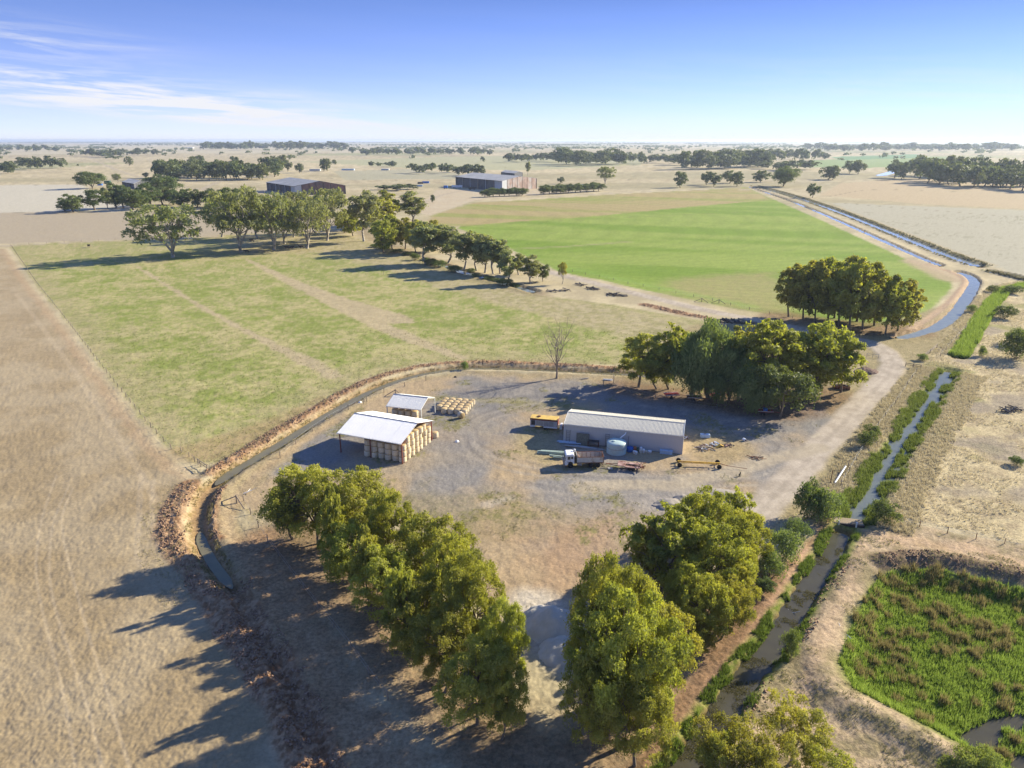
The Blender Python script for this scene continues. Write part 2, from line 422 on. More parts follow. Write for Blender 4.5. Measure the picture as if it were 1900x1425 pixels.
    for pts, w, a in (([(105, 880), (78, 960), (68, 1030), (70, 1090), (90, 1180), (118, 1290), (140, 1425)], 0.17, 0.5), ([(128, 900), (100, 965), (92, 1040), (98, 1110), (128, 1210), (165, 1320), (190, 1425)], 0.17, 0.5),
                      ([(135, 905), (115, 960), (122, 1020), (140, 1090), (165, 1180), (200, 1290), (240, 1425)], 0.17, 0.55), ([(262, 880), (258, 960), (255, 1030), (262, 1050)], 0.5, 0.4),
                      ([(285, 890), (282, 960), (290, 1000), (300, 1030)], 0.4, 0.45), ([(30, 545), (110, 650), (185, 760), (250, 860), (290, 930)], 0.7, 0.35)):
        stroke(smooth_line(pts), w, None, base(224, 202, 168), 0.14, 0.1, None, a * 0.62)
    # red-tan lane along the paddock fence
    stroke(smooth_line([(5, 462), (50, 530), (105, 600), (165, 682), (225, 765), (270, 822), (320, 868), (360, 890)]), 1.5, 'dry_paddock', two((210, 178, 140), (190, 160, 124), med), 1.0, 2.4, (0.6, 1, 0), 0.45)
    # --- grass paddock
    gr = sstep(0.34, 0.64, mid * 0.35 + med * 0.40 + fin * 0.25)
    gcol = two((196, 182, 130), (148, 156, 80), gr)
    gm = zone(PADDOCK, 'grass_paddock', gcol, 1.0, 2.0, (1.0, 0.8, 1.0))
    sd = poly_sd(X, Y, PADDOCK, 30)
    edge = np.maximum(sstep(16, 0, sd + wob * 16), sstep(330, 430, Y + wob * 80) * 0.7) * gm
    mixin(base(190, 172, 132), edge * 0.55)
    # dry strips (old check banks) that widen towards the near end
    m = zone(GL([(243, 490), (258, 494), (340, 545), (430, 597), (520, 640), (600, 672), (640, 700), (610, 704), (540, 668), (460, 622), (360, 565), (290, 520)]), None, two((208, 188, 152), (192, 170, 134), fin), 0.9, 2.5, None, 0.92)
    m = zone(GL([(450, 478), (470, 484), (560, 525), (650, 555), (750, 585), (775, 600), (720, 600), (790, 632), (870, 664), (850, 668), (760, 636), (680, 604), (600, 562), (520, 520)]), None, two((208, 188, 152), (192, 170, 134), fin), 0.9, 2.5, None, 0.92)
    m = zone(GL([(430, 440), (640, 436), (760, 478), (900, 524), (1020, 552), (1200, 585), (1300, 606), (1220, 640), (1100, 610), (960, 575), (820, 535), (700, 495), (600, 470), (430, 470)]), None, two((196, 178, 142), (180, 164, 122), sstep(0.4, 0.6, med)), 3, 9, None, 0.8)
    m = zone(GL([(300, 835), (400, 812), (520, 770), (600, 735), (560, 770), (420, 850), (350, 860)]), None, two((190, 158, 122), (172, 150, 104), med), 2, 4, None, 0.7)
    # --- crop
    row = np.sin((X * 0.31 + Y * 0.95) * 0.9 + wob * 2)
    wide = fbm((X * 0.31 + Y * 0.95) * 0.045, (X * 0.95 - Y * 0.31) * 0.006, 61, 3)
    cc = two((132, 158, 58), (162, 176, 86), np.clip(sstep(0.35, 0.65, wide) * 0.8 + 0.25 * (med - 0.5) * 2, 0, 1))
    cm = zone(CROP, 'crop_field', cc, 1.2, 1.5, (0.7, 0.6, 0.6))
    dd = zone(CROP_DRY, 'crop_field', two((186, 166, 116), (164, 164, 92), sstep(0.42, 0.62, fbm((X * 0.31 + Y * 0.95) * 0.03, (X * 0.95 - Y * 0.31) * 0.004, 63, 3))), 3.0, 6, (0.6, 0.6, 0.2), 0.95)
    zone(CROP_DRY2, None, two((180, 160, 116), (168, 166, 100), med), 8, 10, None, 0.8)
    stroke(smooth_line([(950, 462), (1040, 458), (1120, 452), (1170, 448)]), 2.0, None, base(180, 168, 124), 2, 2, None, 0.7)
    stroke(smooth_line([(860, 420), (1000, 412), (1150, 404), (1300, 397), (1430, 392)]), 1.5, None, base(140, 140, 80), 2, 1, None, 0.5)
    stroke(smooth_line([(1060, 498), (1160, 520), (1280, 546), (1390, 568)]), 3.0, None, base(150, 180, 80), 3, 4, None, 0.5)
    stroke(smooth_line([(1765, 520), (1735, 505), (1690, 484)]), 5.0, None, base(196, 172, 138), 3, 3, None, 0.9)
    C[:] = C * (1 + (0.05 * row * cm)[:, None])
    # --- country round the yard, roadside verges
    zone(GL([(1290, 600), (1600, 615), (1770, 560), (1790, 600), (1760, 650), (1690, 720), (1600, 840), (1540, 930), (1440, 1000), (1380, 1000), (1440, 925), (1560, 790), (1530, 760), (1160, 715), (1140, 694)]), None, two((182, 164, 124), (158, 144, 104), med), 1.5, 3, (0.9, 1.1, 0.2))
    zone(GL([(405, 892), (470, 850), (560, 795), (660, 742), (760, 705), (860, 688), (1160, 700), (1160, 720), (960, 712), (760, 725), (660, 775), (560, 850), (440, 960), (470, 1060), (620, 1300), (700, 1500), (560, 1500), (450, 1160), (395, 1000)]), None, two((190, 168, 132), (170, 152, 112), med), 1.0, 2, (0.9, 1, 0.2))
    # --- yard: grey gravel worn through to tan earth
    ysw = fbm(X * 0.07 + 4, Y * 0.07, 71, 4)
    yc = two((158, 151, 142), (192, 168, 132), np.clip(sstep(0.44, 0.68, ysw) + sstep(116, 98, Y) * 0.7, 0, 1))
    ym = zone(YARD, 'gravel_yard', yc, 1.5, 3.0, (0.5, 0.9, 0.0))
    zone(GL([(860, 700), (1160, 712), (1440, 752), (1540, 770), (1440, 830), (1300, 800), (1100, 745), (960, 760), (880, 800), (800, 770), (850, 740)]), None, two((142, 138, 133), (166, 158, 147), sstep(0.4,0.8,med)), 5, 9, None, 0.9)
    stroke(smooth_line([(770, 735), (880, 742), (1000, 748), (1080, 760)]), 1.3, None, two((150, 142, 86), (180, 164, 116), fin), 1.5, 3, (1, 1, .4), 0.7)
    zone(GL([(620, 770), (900, 770), (960, 800), (900, 860), (760, 880), (660, 900), (560, 880)]), None, two((150, 142, 134), (172, 158, 136), sstep(0.35, 0.65, mid)), 4, 8, None, 0.6)
    zone(GL([(960, 790), (1040, 790), (1040, 850), (1010, 870), (960, 840)]), None, two((190, 170, 124), (160, 146, 104), fin), 2, 4, (1, 1.2, .1), 0.7)
    zone(GL([(1290, 800), (1360, 805), (1400, 840), (1360, 865), (1290, 855)]), None, two((188, 164, 120), (158, 140, 100), fin), 2, 4, (1, 1.2, .2), 0.7)
    zone(GL([(700, 920), (800, 905), (960, 930), (1080, 960), (1000, 1010), (860, 990), (760, 985)]), None, two((160, 146, 104), (178, 158, 120), sstep(0.45, 0.6, fin)), 6, 12, None, 0.6)
    zone(GL([(960, 1000), (1140, 960), (1160, 1050), (1060, 1130), (980, 1100)]), None, two((196, 162, 128), (184, 150, 116), med), 6, 12, None, 0.7)
    grn = sstep(0.60, 0.70, fbm(X * 0.16, Y * 0.16, 73, 4)) * ym * sstep(0.35, 0.6, fin)
    mixin(base(142, 136, 84), grn * 0.8)
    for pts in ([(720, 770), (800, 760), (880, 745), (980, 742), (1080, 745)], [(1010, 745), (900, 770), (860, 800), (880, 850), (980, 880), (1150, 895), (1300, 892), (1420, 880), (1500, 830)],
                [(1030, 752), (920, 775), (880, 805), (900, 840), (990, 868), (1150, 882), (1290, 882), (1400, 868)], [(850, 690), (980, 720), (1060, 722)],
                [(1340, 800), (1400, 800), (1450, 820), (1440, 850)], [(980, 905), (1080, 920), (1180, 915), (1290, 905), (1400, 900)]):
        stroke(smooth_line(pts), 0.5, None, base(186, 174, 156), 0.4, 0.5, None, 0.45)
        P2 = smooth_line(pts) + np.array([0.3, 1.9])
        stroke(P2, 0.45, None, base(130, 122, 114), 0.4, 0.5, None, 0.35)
    # --- east: long dry grass
    eg = two((214, 194, 150), (186, 166, 130), sstep(0.4, 0.68, med))
    zone(EASTG, 'dry_grassland', eg, 2.0, 3.0, (1.0, 1.6, 0.15), 1.0, 60)
    mixin(base(150, 146, 88), sstep(0.60, 0.72, fbm(X * 0.09 + 9, Y * 0.09, 83, 4)) * (Z == ZN.index('dry_grassland')) * 0.75)
    mixin(base(160, 146, 128), sstep(0.62, 0.72, fbm(X * 0.07 + 3, Y * 0.07, 85, 4)) * (Z == ZN.index('dry_grassland')) * 0.7)
    # --- south-east bare ground between drain and reservoir
    zone(GL([(1560, 960), (1660, 968), (1900, 1012), (2600, 1120), (2600, 1700), (1100, 1700), (1230, 1500), (1400, 1260), (1520, 1060)]), 'ground', two((196, 172, 138), (160, 144, 108), sstep(0.35, 0.65, med)), 1.0, 2, (0.9, 1.3, 0.1))
    stroke(smooth_line([(1640, 1000), (1720, 1010), (1830, 1030), (1960, 1070)]), 1.8, None, two((222, 188, 152), (206, 168, 130), med), 1.5, 3.5, None, 0.55)
    stroke(smooth_line([(1600, 1010), (1575, 1090), (1535, 1170), (1500, 1260), (1480, 1340)]), 0.9, None, base(208, 176, 144), 0.9, 1.0, None, 0.5)
    # --- strip left of the drain: red-tan path
    zone(GL([(1560, 960), (1530, 1020), (1490, 1085), (1440, 1160), (1380, 1240), (1300, 1350), (1230, 1450), (1130, 1600), (1000, 1600), (1180, 1420), (1300, 1220), (1420, 1080), (1500, 1000), (1540, 940)]), None, two((192, 156, 120), (170, 138, 104), med), 0.8, 1.0, (0.9, 1.2, 0.1))
    stroke(smooth_line([(1505, 1020), (1455, 1085), (1400, 1160), (1345, 1235), (1280, 1330), (1215, 1425), (1150, 1530)]), 0.75, 'dirt_road', two((222, 182, 146), (206, 164, 128), med), 0.5, 0.5, (0.6, 0.8, 0))
    # --- litter under the belts of trees
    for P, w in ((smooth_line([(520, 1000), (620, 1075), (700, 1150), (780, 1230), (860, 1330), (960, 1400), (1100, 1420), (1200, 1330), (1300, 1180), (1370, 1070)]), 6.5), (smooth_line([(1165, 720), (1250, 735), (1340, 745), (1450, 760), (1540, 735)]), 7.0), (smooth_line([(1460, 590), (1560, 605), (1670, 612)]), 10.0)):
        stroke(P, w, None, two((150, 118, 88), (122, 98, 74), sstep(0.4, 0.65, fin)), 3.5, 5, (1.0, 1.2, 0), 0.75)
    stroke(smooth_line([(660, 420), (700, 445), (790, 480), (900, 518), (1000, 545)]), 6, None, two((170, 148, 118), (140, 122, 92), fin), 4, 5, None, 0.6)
    # --- pale dirt track beside the ditch tail
    stroke(smooth_line([(640, 770), (560, 820), (480, 880), (430, 940), (425, 985), (450, 1030), (500, 1110), (560, 1200), (630, 1310), (700, 1425), (760, 1560)]), 1.1, 'dirt_road', two((206, 178, 142), (186, 156, 122), med), 0.8, 0.8, (0.7, 0.9, 0), 0.4)
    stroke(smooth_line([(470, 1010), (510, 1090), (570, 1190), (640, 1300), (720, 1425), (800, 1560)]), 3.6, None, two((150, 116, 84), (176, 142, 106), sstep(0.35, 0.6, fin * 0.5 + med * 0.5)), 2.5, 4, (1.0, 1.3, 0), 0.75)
    # --- earth banks
    for P, w, a_ in ((SPOIL_OUT, 1.7, 0.9), (SPOIL_LEFT, 2.2, 0.85), (SPOIL_IN, 1.0, 0.9), (DITCH_TAIL, 2.0, 0.75), (BORROW, 2.4, 0.9)):
        stroke(P, w, 'earth_spoil_bank', two((196, 158, 122), (150, 108, 76), sstep(0.35, 0.65, fin)), 0.8, 1.6, (0.8, 1.5, 0), a_)
    stroke(RES_LIP, 2.6, 'earth_spoil_bank', two((150, 126, 100), (120, 102, 78), fin), 0.8, 1.4, (0.8, 1.6, 0), 0.9)
    for P, w, c1, c2 in ((DITCH, 2.1, (190, 162, 124), (150, 128, 84)), (DRAIN, 2.6, (160, 156, 90), (116, 130, 50)), (CREEK, 3.0, (150, 150, 84), (110, 122, 50)), (REEDCH, 2.6, (110, 140, 50), (84, 118, 36)),
                     (BLUECH, 2.8, (196, 168, 134), (160, 138, 106)), (CANAL, 5.2, (176, 162, 120), (130, 122, 80)), (CANAL2, 2.4, (160, 132, 104), (120, 96, 74)), (CANAL3, 4.0, (150, 142, 100), (110, 106, 70)), (POND, 3.4, (180, 156, 122), (150, 140, 100))):
        stroke(P, w, 'channel_bank', two(c1, c2, sstep(0.4, 0.62, fin)), 0.7, 1.2, (0.8, 1.2, 0.1))
    for P, w in ((DITCH, 1.2), (DRAIN, 1.7), (BLUECH, 1.7), (CANAL, 3.2), (CANAL2, 1.8), (CANAL3, 2), (POND, 2.0), (CREEK, 1.2)):
        stroke(P, w, 'channel_bank', base(160, 130, 94) if P is DITCH else base(134, 108, 76), 0.4, 0.5, None, 0.85)
    # canal side tracks
    for du in (9.0, -5.2):
        stroke(CANAL + np.array([du, 0]), 1.5, 'dirt_road', two((204, 188, 154), (184, 168, 132), med), 0.8, 0.8)
    stroke(smooth_line([(1690, 612), (1745, 575), (1776, 545), (1790, 524), (1770, 508), (1720, 490)]), 1.5, 'dirt_road', two((196, 164, 130), (212, 182, 148), med), 0.9, 0.8)
    # --- reservoir
    zone(RES, 'reservoir_bed', two((120, 146, 48), (140, 144, 66), med), 1.0, 2.0, (0.8, 1.0, 0.6))
    # --- roads
    rc = two((208, 192, 170), (188, 173, 152), sstep(0.35, 0.7, med))
    d = line_d(X, Y, ROAD, 25) + wob * 1.0
    wr = 2.9
    m = sstep(wr + 1.2, wr - 0.7, d)
    rut = 1 + 0.07 * (np.exp(-((d - 1.0) / 0.45) ** 2)) - 0.06 * np.exp(-(d / 0.4) ** 2)
    mixin(rc * rut[:, None], m)
    T[:] = T * (1 - m[:, None]) + np.array((0.3, 0.5, 0)) * m[:, None]
    Z[m > 0.5] = ZN.index('dirt_road')
    for pts, w in (([(1390, 975), (1330, 930), (1270, 905), (1180, 898), (1080, 905)], 2.2), ([(1520, 832), (1440, 850), (1360, 875), (1270, 892)], 2.2), ([(160, 290), (230, 320), (330, 345), (380, 352), (430, 362)], 4.0), ([(1390, 352), (1300, 352), (1150, 358), (1000, 366)], 1.2),
                   ([(430, 330), (380, 350), (420, 366)], 4.0), ([(600, 412), (700, 400), (780, 378), (820, 362), (870, 352)], 3.0), ([(-400, 465), (8, 456), (250, 444), (330, 442), (620, 432)], 1.6)):
        stroke(smooth_line(pts), w, 'dirt_road', two((206, 190, 162), (186, 170, 144), med), 1.0, 1.0, (0.3, 0.5, 0), 0.85)
    # far fence lines and paddock boundaries read as thin lines
    for pts in ([(-100, 398), (60, 394), (240, 392)], [(0, 345), (120, 342), (260, 336)], [(700, 316), (900, 312), (1180, 306)], [(0, 312), (200, 316)], [(560, 330), (840, 338)],
                [(1000, 338), (1240, 332), (1400, 335)], [(1550, 376), (1700, 388), (1900, 404), (2000, 410)], [(1540, 364), (1620, 352), (1750, 355), (1900, 358)],
                [(1260, 300), (1500, 306)], [(450, 300), (560, 306), (700, 300)], [(1000, 300), (1300, 296)]):
        stroke(smooth_line(pts), 1.1, None, base(130, 122, 92), 0.8, 0.4, None, 0.55, 40)
    # spilled sand and road-base heaps leave pale ground
    stroke(GL([(985, 1130), (1020, 1150), (1060, 1210)]), 4.0, None, base(222, 208, 186), 2, 3, None, 0.9)
    stroke(GL([(1215, 935), (1280, 925)]), 2.6, None, base(176, 166, 154), 1.6, 2, None, 0.8)
    stroke(GL([(905, 935), (945, 925)]), 1.2, None, base(204, 188, 166), 1.0, 1.5, None, 0.7)
    stroke(GL([(1507, 812), (1520, 806)]), 0.5, None, base(216, 200, 172), 0.4, 0.5, None, 0.8)
    grain = vnoise(X * 3.1, Y * 3.1, 201) * 0.5 + vnoise(X * 1.3, Y * 1.3, 203) * 0.5
    C *= (0.84 + 0.10 * fin + 0.18 * grain * (0.3 + T[:, 0]))[:, None]
    return np.clip(C, 0.004, 0.8), T, Z

# ground grid: rows farther apart with distance, columns fan out with it
vs = np.concatenate([np.linspace(4200, 1650, 12, endpoint=False), np.arange(1650, 1500, -12), np.arange(1500, 420, -2.3), np.arange(420, 300, -1.7), np.arange(300, 270, -1.2), np.array([269, 268, 267, 266, 265.2, 264.5, 264, 263.5, 263.1, 262.8])])
us = np.concatenate([np.linspace(-2600, -160, 40, endpoint=False), np.arange(-160, 2060, 2.45), np.linspace(2060, 4500, 40)])
UU, VV = np.meshgrid(us, vs)
DYg = VV - 712.5
Dg = FPX * SP + DYg * CP; Fg = FPX * CP - DYg * SP
GX = ((UU - 950) * CAM_H / Dg).ravel(); GY = (Fg * CAM_H / Dg).ravel()
GZ = height(GX, GY)
GC, GT, GZn = surface(GX, GY)
nr, nc = UU.shape
idx = np.arange(nr * nc).reshape(nr, nc)
quads = np.stack([idx[:-1, :-1], idx[:-1, 1:], idx[1:, 1:], idx[1:, :-1]], -1).reshape(-1, 4)
qz = GZn[quads[:, 0]]

def ground_material():
    m, nt, out = new_mat('ground_surface')
    N = nt.nodes; L = nt.links
    b = N.new('ShaderNodeBsdfPrincipled'); b.inputs['Roughness'].default_value = 0.95; b.inputs['Specular IOR Level'].default_value = 0.08
    ca = N.new('ShaderNodeAttribute'); ca.attribute_name = 'Col'
    ta = N.new('ShaderNodeAttribute'); ta.attribute_name = 'Tex'
    sep = N.new('ShaderNodeSeparateColor'); L.new(ta.outputs['Color'], sep.inputs[0])
    tc = N.new('ShaderNodeTexCoord')
    def noise(s, d, r=0.6):
        n = N.new('ShaderNodeTexNoise'); n.inputs['Scale'].default_value = s; n.inputs['Detail'].default_value = d; n.inputs['Roughness'].default_value = r
        L.new(tc.outputs['Object'], n.inputs['Vector']); return n.outputs['Fac']
    n1 = noise(2.2, 6, 0.72); n2 = noise(0.35, 5, 0.65)
    def M(op, a, bb):
        n = N.new('ShaderNodeMath'); n.operation = op
        for i, v in enumerate((a, bb)):
            if isinstance(v, (int, float)): n.inputs[i].default_value = v
            else: L.new(v, n.inputs[i])
        return n.outputs[0]
    f1 = M('MULTIPLY', M('SUBTRACT', n1, 0.5), M('MULTIPLY', sep.outputs[0], 2.3))
    f2 = M('MULTIPLY', M('SUBTRACT', n2, 0.5), M('MULTIPLY', sep.outputs[0], 0.8))
    k = M('ADD', M('ADD', f1, f2), 1.0)
    sc = N.new('ShaderNodeVectorMath'); sc.operation = 'SCALE'; L.new(ca.outputs['Color'], sc.inputs[0]); L.new(k, sc.inputs['Scale'])
    # tufts of green in grassed ground
    mr = N.new('ShaderNodeMapRange'); L.new(n1, mr.inputs[0]); mr.inputs[1].default_value = 0.50; mr.inputs[2].default_value = 0.66
    gm = M('MULTIPLY', M('MULTIPLY', mr.outputs[0], sep.outputs[2]), 0.55)
    mx = N.new('ShaderNodeMixRGB'); L.new(gm, mx.inputs[0]); L.new(sc.outputs[0], mx.inputs[1])
    mx.inputs[2].default_value = (*(base(104, 128, 50)), 1)
    L.new(mx.outputs[0], b.inputs['Base Color'])
    bp = N.new('ShaderNodeBump'); bp.inputs['Distance'].default_value = 0.12
    L.new(M('MULTIPLY', sep.outputs[1], 0.8), bp.inputs['Strength']); L.new(n1, bp.inputs['Height'])
    L.new(bp.outputs[0], b.inputs['Normal'])
    L.new(b.outputs[0], out.inputs['Surface'])
    return m
GMAT = ground_material()
for zi, zn in enumerate(ZN):
    q = quads[qz == zi]
    if not len(q): continue
    uq, inv = np.unique(q, return_inverse=True)
    me = mesh_np(zn, np.stack([GX[uq], GY[uq], GZ[uq]], 1), inv.reshape(-1, 4), {'Col': GC[uq], 'Tex': GT[uq]}, smooth=False)
    tag(link(zn, me, GMAT), kind='structure')

def zat(x, y):
    return float(height(np.array([x], float), np.array([y], float))[0])

# ------------------------------------------------------------------ water
def water_mat(name, c, rough=0.06, bump=0.25, scale=3.0, spec=0.5):
    m, nt, out = new_mat(name)
    N = nt.nodes; L = nt.links
    b = N.new('ShaderNodeBsdfPrincipled'); b.inputs['Roughness'].default_value = rough; b.inputs['IOR'].default_value = 1.33
    b.inputs['Specular IOR Level'].default_value = spec
    tc = N.new('ShaderNodeTexCoord')
    n = N.new('ShaderNodeTexNoise'); n.inputs['Scale'].default_value = scale; n.inputs['Detail'].default_value = 4; L.new(tc.outputs['Object'], n.inputs['Vector'])
    n2 = N.new('ShaderNodeTexNoise'); n2.inputs['Scale'].default_value = 0.5; n2.inputs['Detail'].default_value = 5; L.new(tc.outputs['Object'], n2.inputs['Vector'])
    mx = N.new('ShaderNodeMixRGB'); mx.inputs[1].default_value = (*c, 1); mx.inputs[2].default_value = (c[0] * 1.7, c[1] * 1.7, c[2] * 1.3, 1)
    L.new(n2.outputs['Fac'], mx.inputs[0]); L.new(mx.outputs[0], b.inputs['Base Color'])
    bp = N.new('ShaderNodeBump'); bp.inputs['Strength'].default_value = bump; bp.inputs['Distance'].default_value = 0.02
    L.new(n.outputs['Fac'], bp.inputs['Height']); L.new(bp.outputs[0], b.inputs['Normal'])
    L.new(b.outputs[0], out.inputs['Surface'])
    return m
WM_BLUE = water_mat('clear_water', (0.15, 0.165, 0.175))
WM_MUD = water_mat('muddy_water', (0.11, 0.095, 0.06), 0.2, 0.3)
WM_DRAIN = water_mat('drain_water', (0.05, 0.045, 0.035), 0.10, 0.5, 5.0)
def ribbon(name, P, half, z, mat):
    T = np.gradient(P, axis=0); T /= np.linalg.norm(T, axis=1)[:, None] + 1e-9
    Nn = np.stack([-T[:, 1], T[:, 0]], 1)
    sl = np.concatenate([[0], np.cumsum(np.linalg.norm(np.diff(P, axis=0), axis=1))])
    w = (half * np.clip(np.minimum(sl, sl[-1] - sl) / 3.0, 0.02, 1) ** 0.5)[:, None]
    a = P + Nn * w; b = P - Nn * w
    V = np.zeros((len(P) * 2, 3)); V[0::2, :2] = a; V[1::2, :2] = b; V[:, 2] = z
    i = np.arange(len(P) - 1) * 2
    F = np.stack([i, i + 1, i + 3, i + 2], 1)
    return tag(link(name, mesh_np(name, V, F), mat), kind='structure')
ribbon('ditch_water', DITCH[:98], 1.2, -0.5, WM_MUD)
ribbon('ditch_water', DITCH[116:139], 0.8, -0.68, WM_MUD)
ribbon('drain_water', DRAIN, 3.0, -0.50, WM_DRAIN)
ribbon('creek_water', CREEK, 3.2, -0.52, water_mat('creek_water', (0.10, 0.11, 0.115)))
ribbon('reed_channel_water', REEDCH, 3.0, -0.5, WM_BLUE)
ribbon('channel_water', BLUECH, 3.0, -0.42, WM_BLUE)
ribbon('canal_water', CANAL, 5.0, -0.40, WM_BLUE)
ribbon('canal_water', CANAL2, 2.6, -0.36, WM_BLUE)
ribbon('canal_water', CANAL3, 3.4, -0.40, WM_BLUE)
ribbon('pond_water', POND, 3.2, -0.45, WM_BLUE)
P = RES_WATER
c = P.mean(0)
V = np.concatenate([[[c[0], c[1], -1.72]], np.column_stack([c + (P - c) * 1.25, np.full(len(P), -1.72)])])
F = np.array([[0, i + 1, (i + 1) % len(P) + 1] for i in range(len(P))])
tag(link('reservoir_water', mesh_np('reservoir_water', V, F), WM_DRAIN), kind='structure')
for pts in ([(1630, 327), (1660, 318), (1690, 304)],):
    ribbon('far_water', smooth_line(pts), 9.0, 0.35, WM_BLUE)

# ------------------------------------------------------------------ haze: the air itself
hv = np.array([(x, y, z) for z in (-6.0, 74.0) for (x, y) in ((-62000, -400), (62000, -400), (62000, 42000), (-62000, 42000))])
hf = np.array([(0, 3, 2, 1), (4, 5, 6, 7), (0, 1, 5, 4), (1, 2, 6, 5), (2, 3, 7, 6), (3, 0, 4, 7)])
hm, hnt, hout = new_mat('haze_air')
pv = hnt.nodes.new('ShaderNodeVolumePrincipled')
pv.inputs['Color'].default_value = (0.72, 0.83, 1.0, 1)
pv.inputs['Density'].default_value = 0.000062
pv.inputs['Anisotropy'].default_value = 0.3
hnt.links.new(pv.outputs[0], hout.inputs['Volume'])
hz = tag(link('haze', mesh_np('haze', hv, hf), hm), kind='stuff')
# ------------------------------------------------------------------ vegetation
def leaf_mat(name, c1, c2, trans=0.45, rough=0.6, rand=0.14, hue=0.014):
    m, nt, out = new_mat(name)
    N = nt.nodes; L = nt.links
    geo = N.new('ShaderNodeNewGeometry'); oi = N.new('ShaderNodeObjectInfo')
    mx = N.new('ShaderNodeMixRGB'); mx.inputs[1].default_value = (*c1, 1); mx.inputs[2].default_value = (*c2, 1)
    at = N.new('ShaderNodeAttribute'); at.attribute_name = 'Spray'          # each spray of leaves has its own age and tint
    av = N.new('ShaderNodeMath'); av.operation = 'MULTIPLY_ADD'; av.inputs[1].default_value = 0.65
    am = N.new('ShaderNodeMath'); am.operation = 'MULTIPLY'; am.inputs[1].default_value = 0.45
    L.new(geo.outputs['Random Per Island'], am.inputs[0]); L.new(at.outputs['Fac'], av.inputs[0]); L.new(am.outputs[0], av.inputs[2])
    L.new(av.outputs[0], mx.inputs[0])
    hs = N.new('ShaderNodeHueSaturation')
    mr = N.new('ShaderNodeMapRange'); mr.inputs[3].default_value = 1 - rand; mr.inputs[4].default_value = 1 + rand
    L.new(oi.outputs['Random'], mr.inputs[0]); L.new(mr.outputs[0], hs.inputs['Value'])
    mh = N.new('ShaderNodeMapRange'); mh.inputs[3].default_value = 0.5 - hue; mh.inputs[4].default_value = 0.5 + hue
    mf = N.new('ShaderNodeMath'); mf.operation = 'FRACT'; mm = N.new('ShaderNodeMath'); mm.operation = 'MULTIPLY'; mm.inputs[1].default_value = 7.31
    L.new(oi.outputs['Random'], mm.inputs[0]); L.new(mm.outputs[0], mf.inputs[0]); L.new(mf.outputs[0], mh.inputs[0]); L.new(mh.outputs[0], hs.inputs['Hue'])
    L.new(mx.outputs[0], hs.inputs['Color'])
    d = N.new('ShaderNodeBsdfPrincipled'); d.inputs['Roughness'].default_value = rough; d.inputs['Specular IOR Level'].default_value = 0.25
    L.new(hs.outputs[0], d.inputs['Base Color'])
    t = N.new('ShaderNodeBsdfTranslucent')
    tc = N.new('ShaderNodeMixRGB'); tc.blend_type = 'MULTIPLY'; tc.inputs[0].default_value = 1; L.new(hs.outputs[0], tc.inputs[1]); tc.inputs[2].default_value = (1.15, 1.2, 0.45, 1)
    L.new(tc.outputs[0], t.inputs['Color'])
    ms = N.new('ShaderNodeMixShader'); ms.inputs[0].default_value = trans
    L.new(d.outputs[0], ms.inputs[1]); L.new(t.outputs[0], ms.inputs[2]); L.new(ms.outputs[0], out.inputs['Surface'])
    return m
LEAF_BELT = leaf_mat('eucalypt_leaves', (0.18, 0.19, 0.05), (0.46, 0.43, 0.09), 0.5)
LEAF_GUM = leaf_mat('gum_leaves', (0.18, 0.195, 0.09), (0.34, 0.345, 0.16), 0.45)
LEAF_DARK = leaf_mat('dark_leaves', (0.09, 0.125, 0.045), (0.17, 0.20, 0.07), 0.42)
LEAF_SAGE = leaf_mat('sage_leaves', (0.13, 0.17, 0.065), (0.25, 0.29, 0.11), 0.42)
LEAF_FAR = leaf_mat('far_leaves', (0.09, 0.11, 0.05), (0.17, 0.19, 0.08), 0.35)
BARK = simple_mat('bark', (0.16, 0.125, 0.09), 0.9, var=0.35, scale=2.0, bump=0.4)
BARK_PALE = simple_mat('pale_bark', (0.36, 0.32, 0.26), 0.85, var=0.3, scale=1.2, stain=(0.14, 0.10, 0.07), stain_amt=0.35, bump=0.3)
WOOD_GREY = simple_mat('weathered_wood', (0.20, 0.17, 0.14), 0.9, var=0.35, scale=3.0, bump=0.3)

def tube(pts, rad, k=6, V=None, F=None):
    pts = np.asarray(pts, float); n = len(pts)
    T = np.gradient(pts, axis=0); T /= np.linalg.norm(T, axis=1)[:, None] + 1e-9
    ref = np.array([0, 0, 1.0]) if abs(T[0, 2]) < 0.9 else np.array([1.0, 0, 0])
    A = np.cross(T, ref); A /= np.linalg.norm(A, axis=1)[:, None] + 1e-9
    B = np.cross(T, A)
    an = np.arange(k) * 2 * math.pi / k
    ring = (A[:, None, :] * np.cos(an)[None, :, None] + B[:, None, :] * np.sin(an)[None, :, None]) * np.asarray(rad, float)[:, None, None] + pts[:, None, :]
    v0 = sum(len(x) for x in V)
    V.append(ring.reshape(-1, 3))
    i = np.arange(n - 1)[:, None] * k; j = np.arange(k)[None, :]; j2 = (j + 1) % k
    F.append((np.stack([i + j, i + j2, i + k + j2, i + k + j], -1).reshape(-1, 4)) + v0)

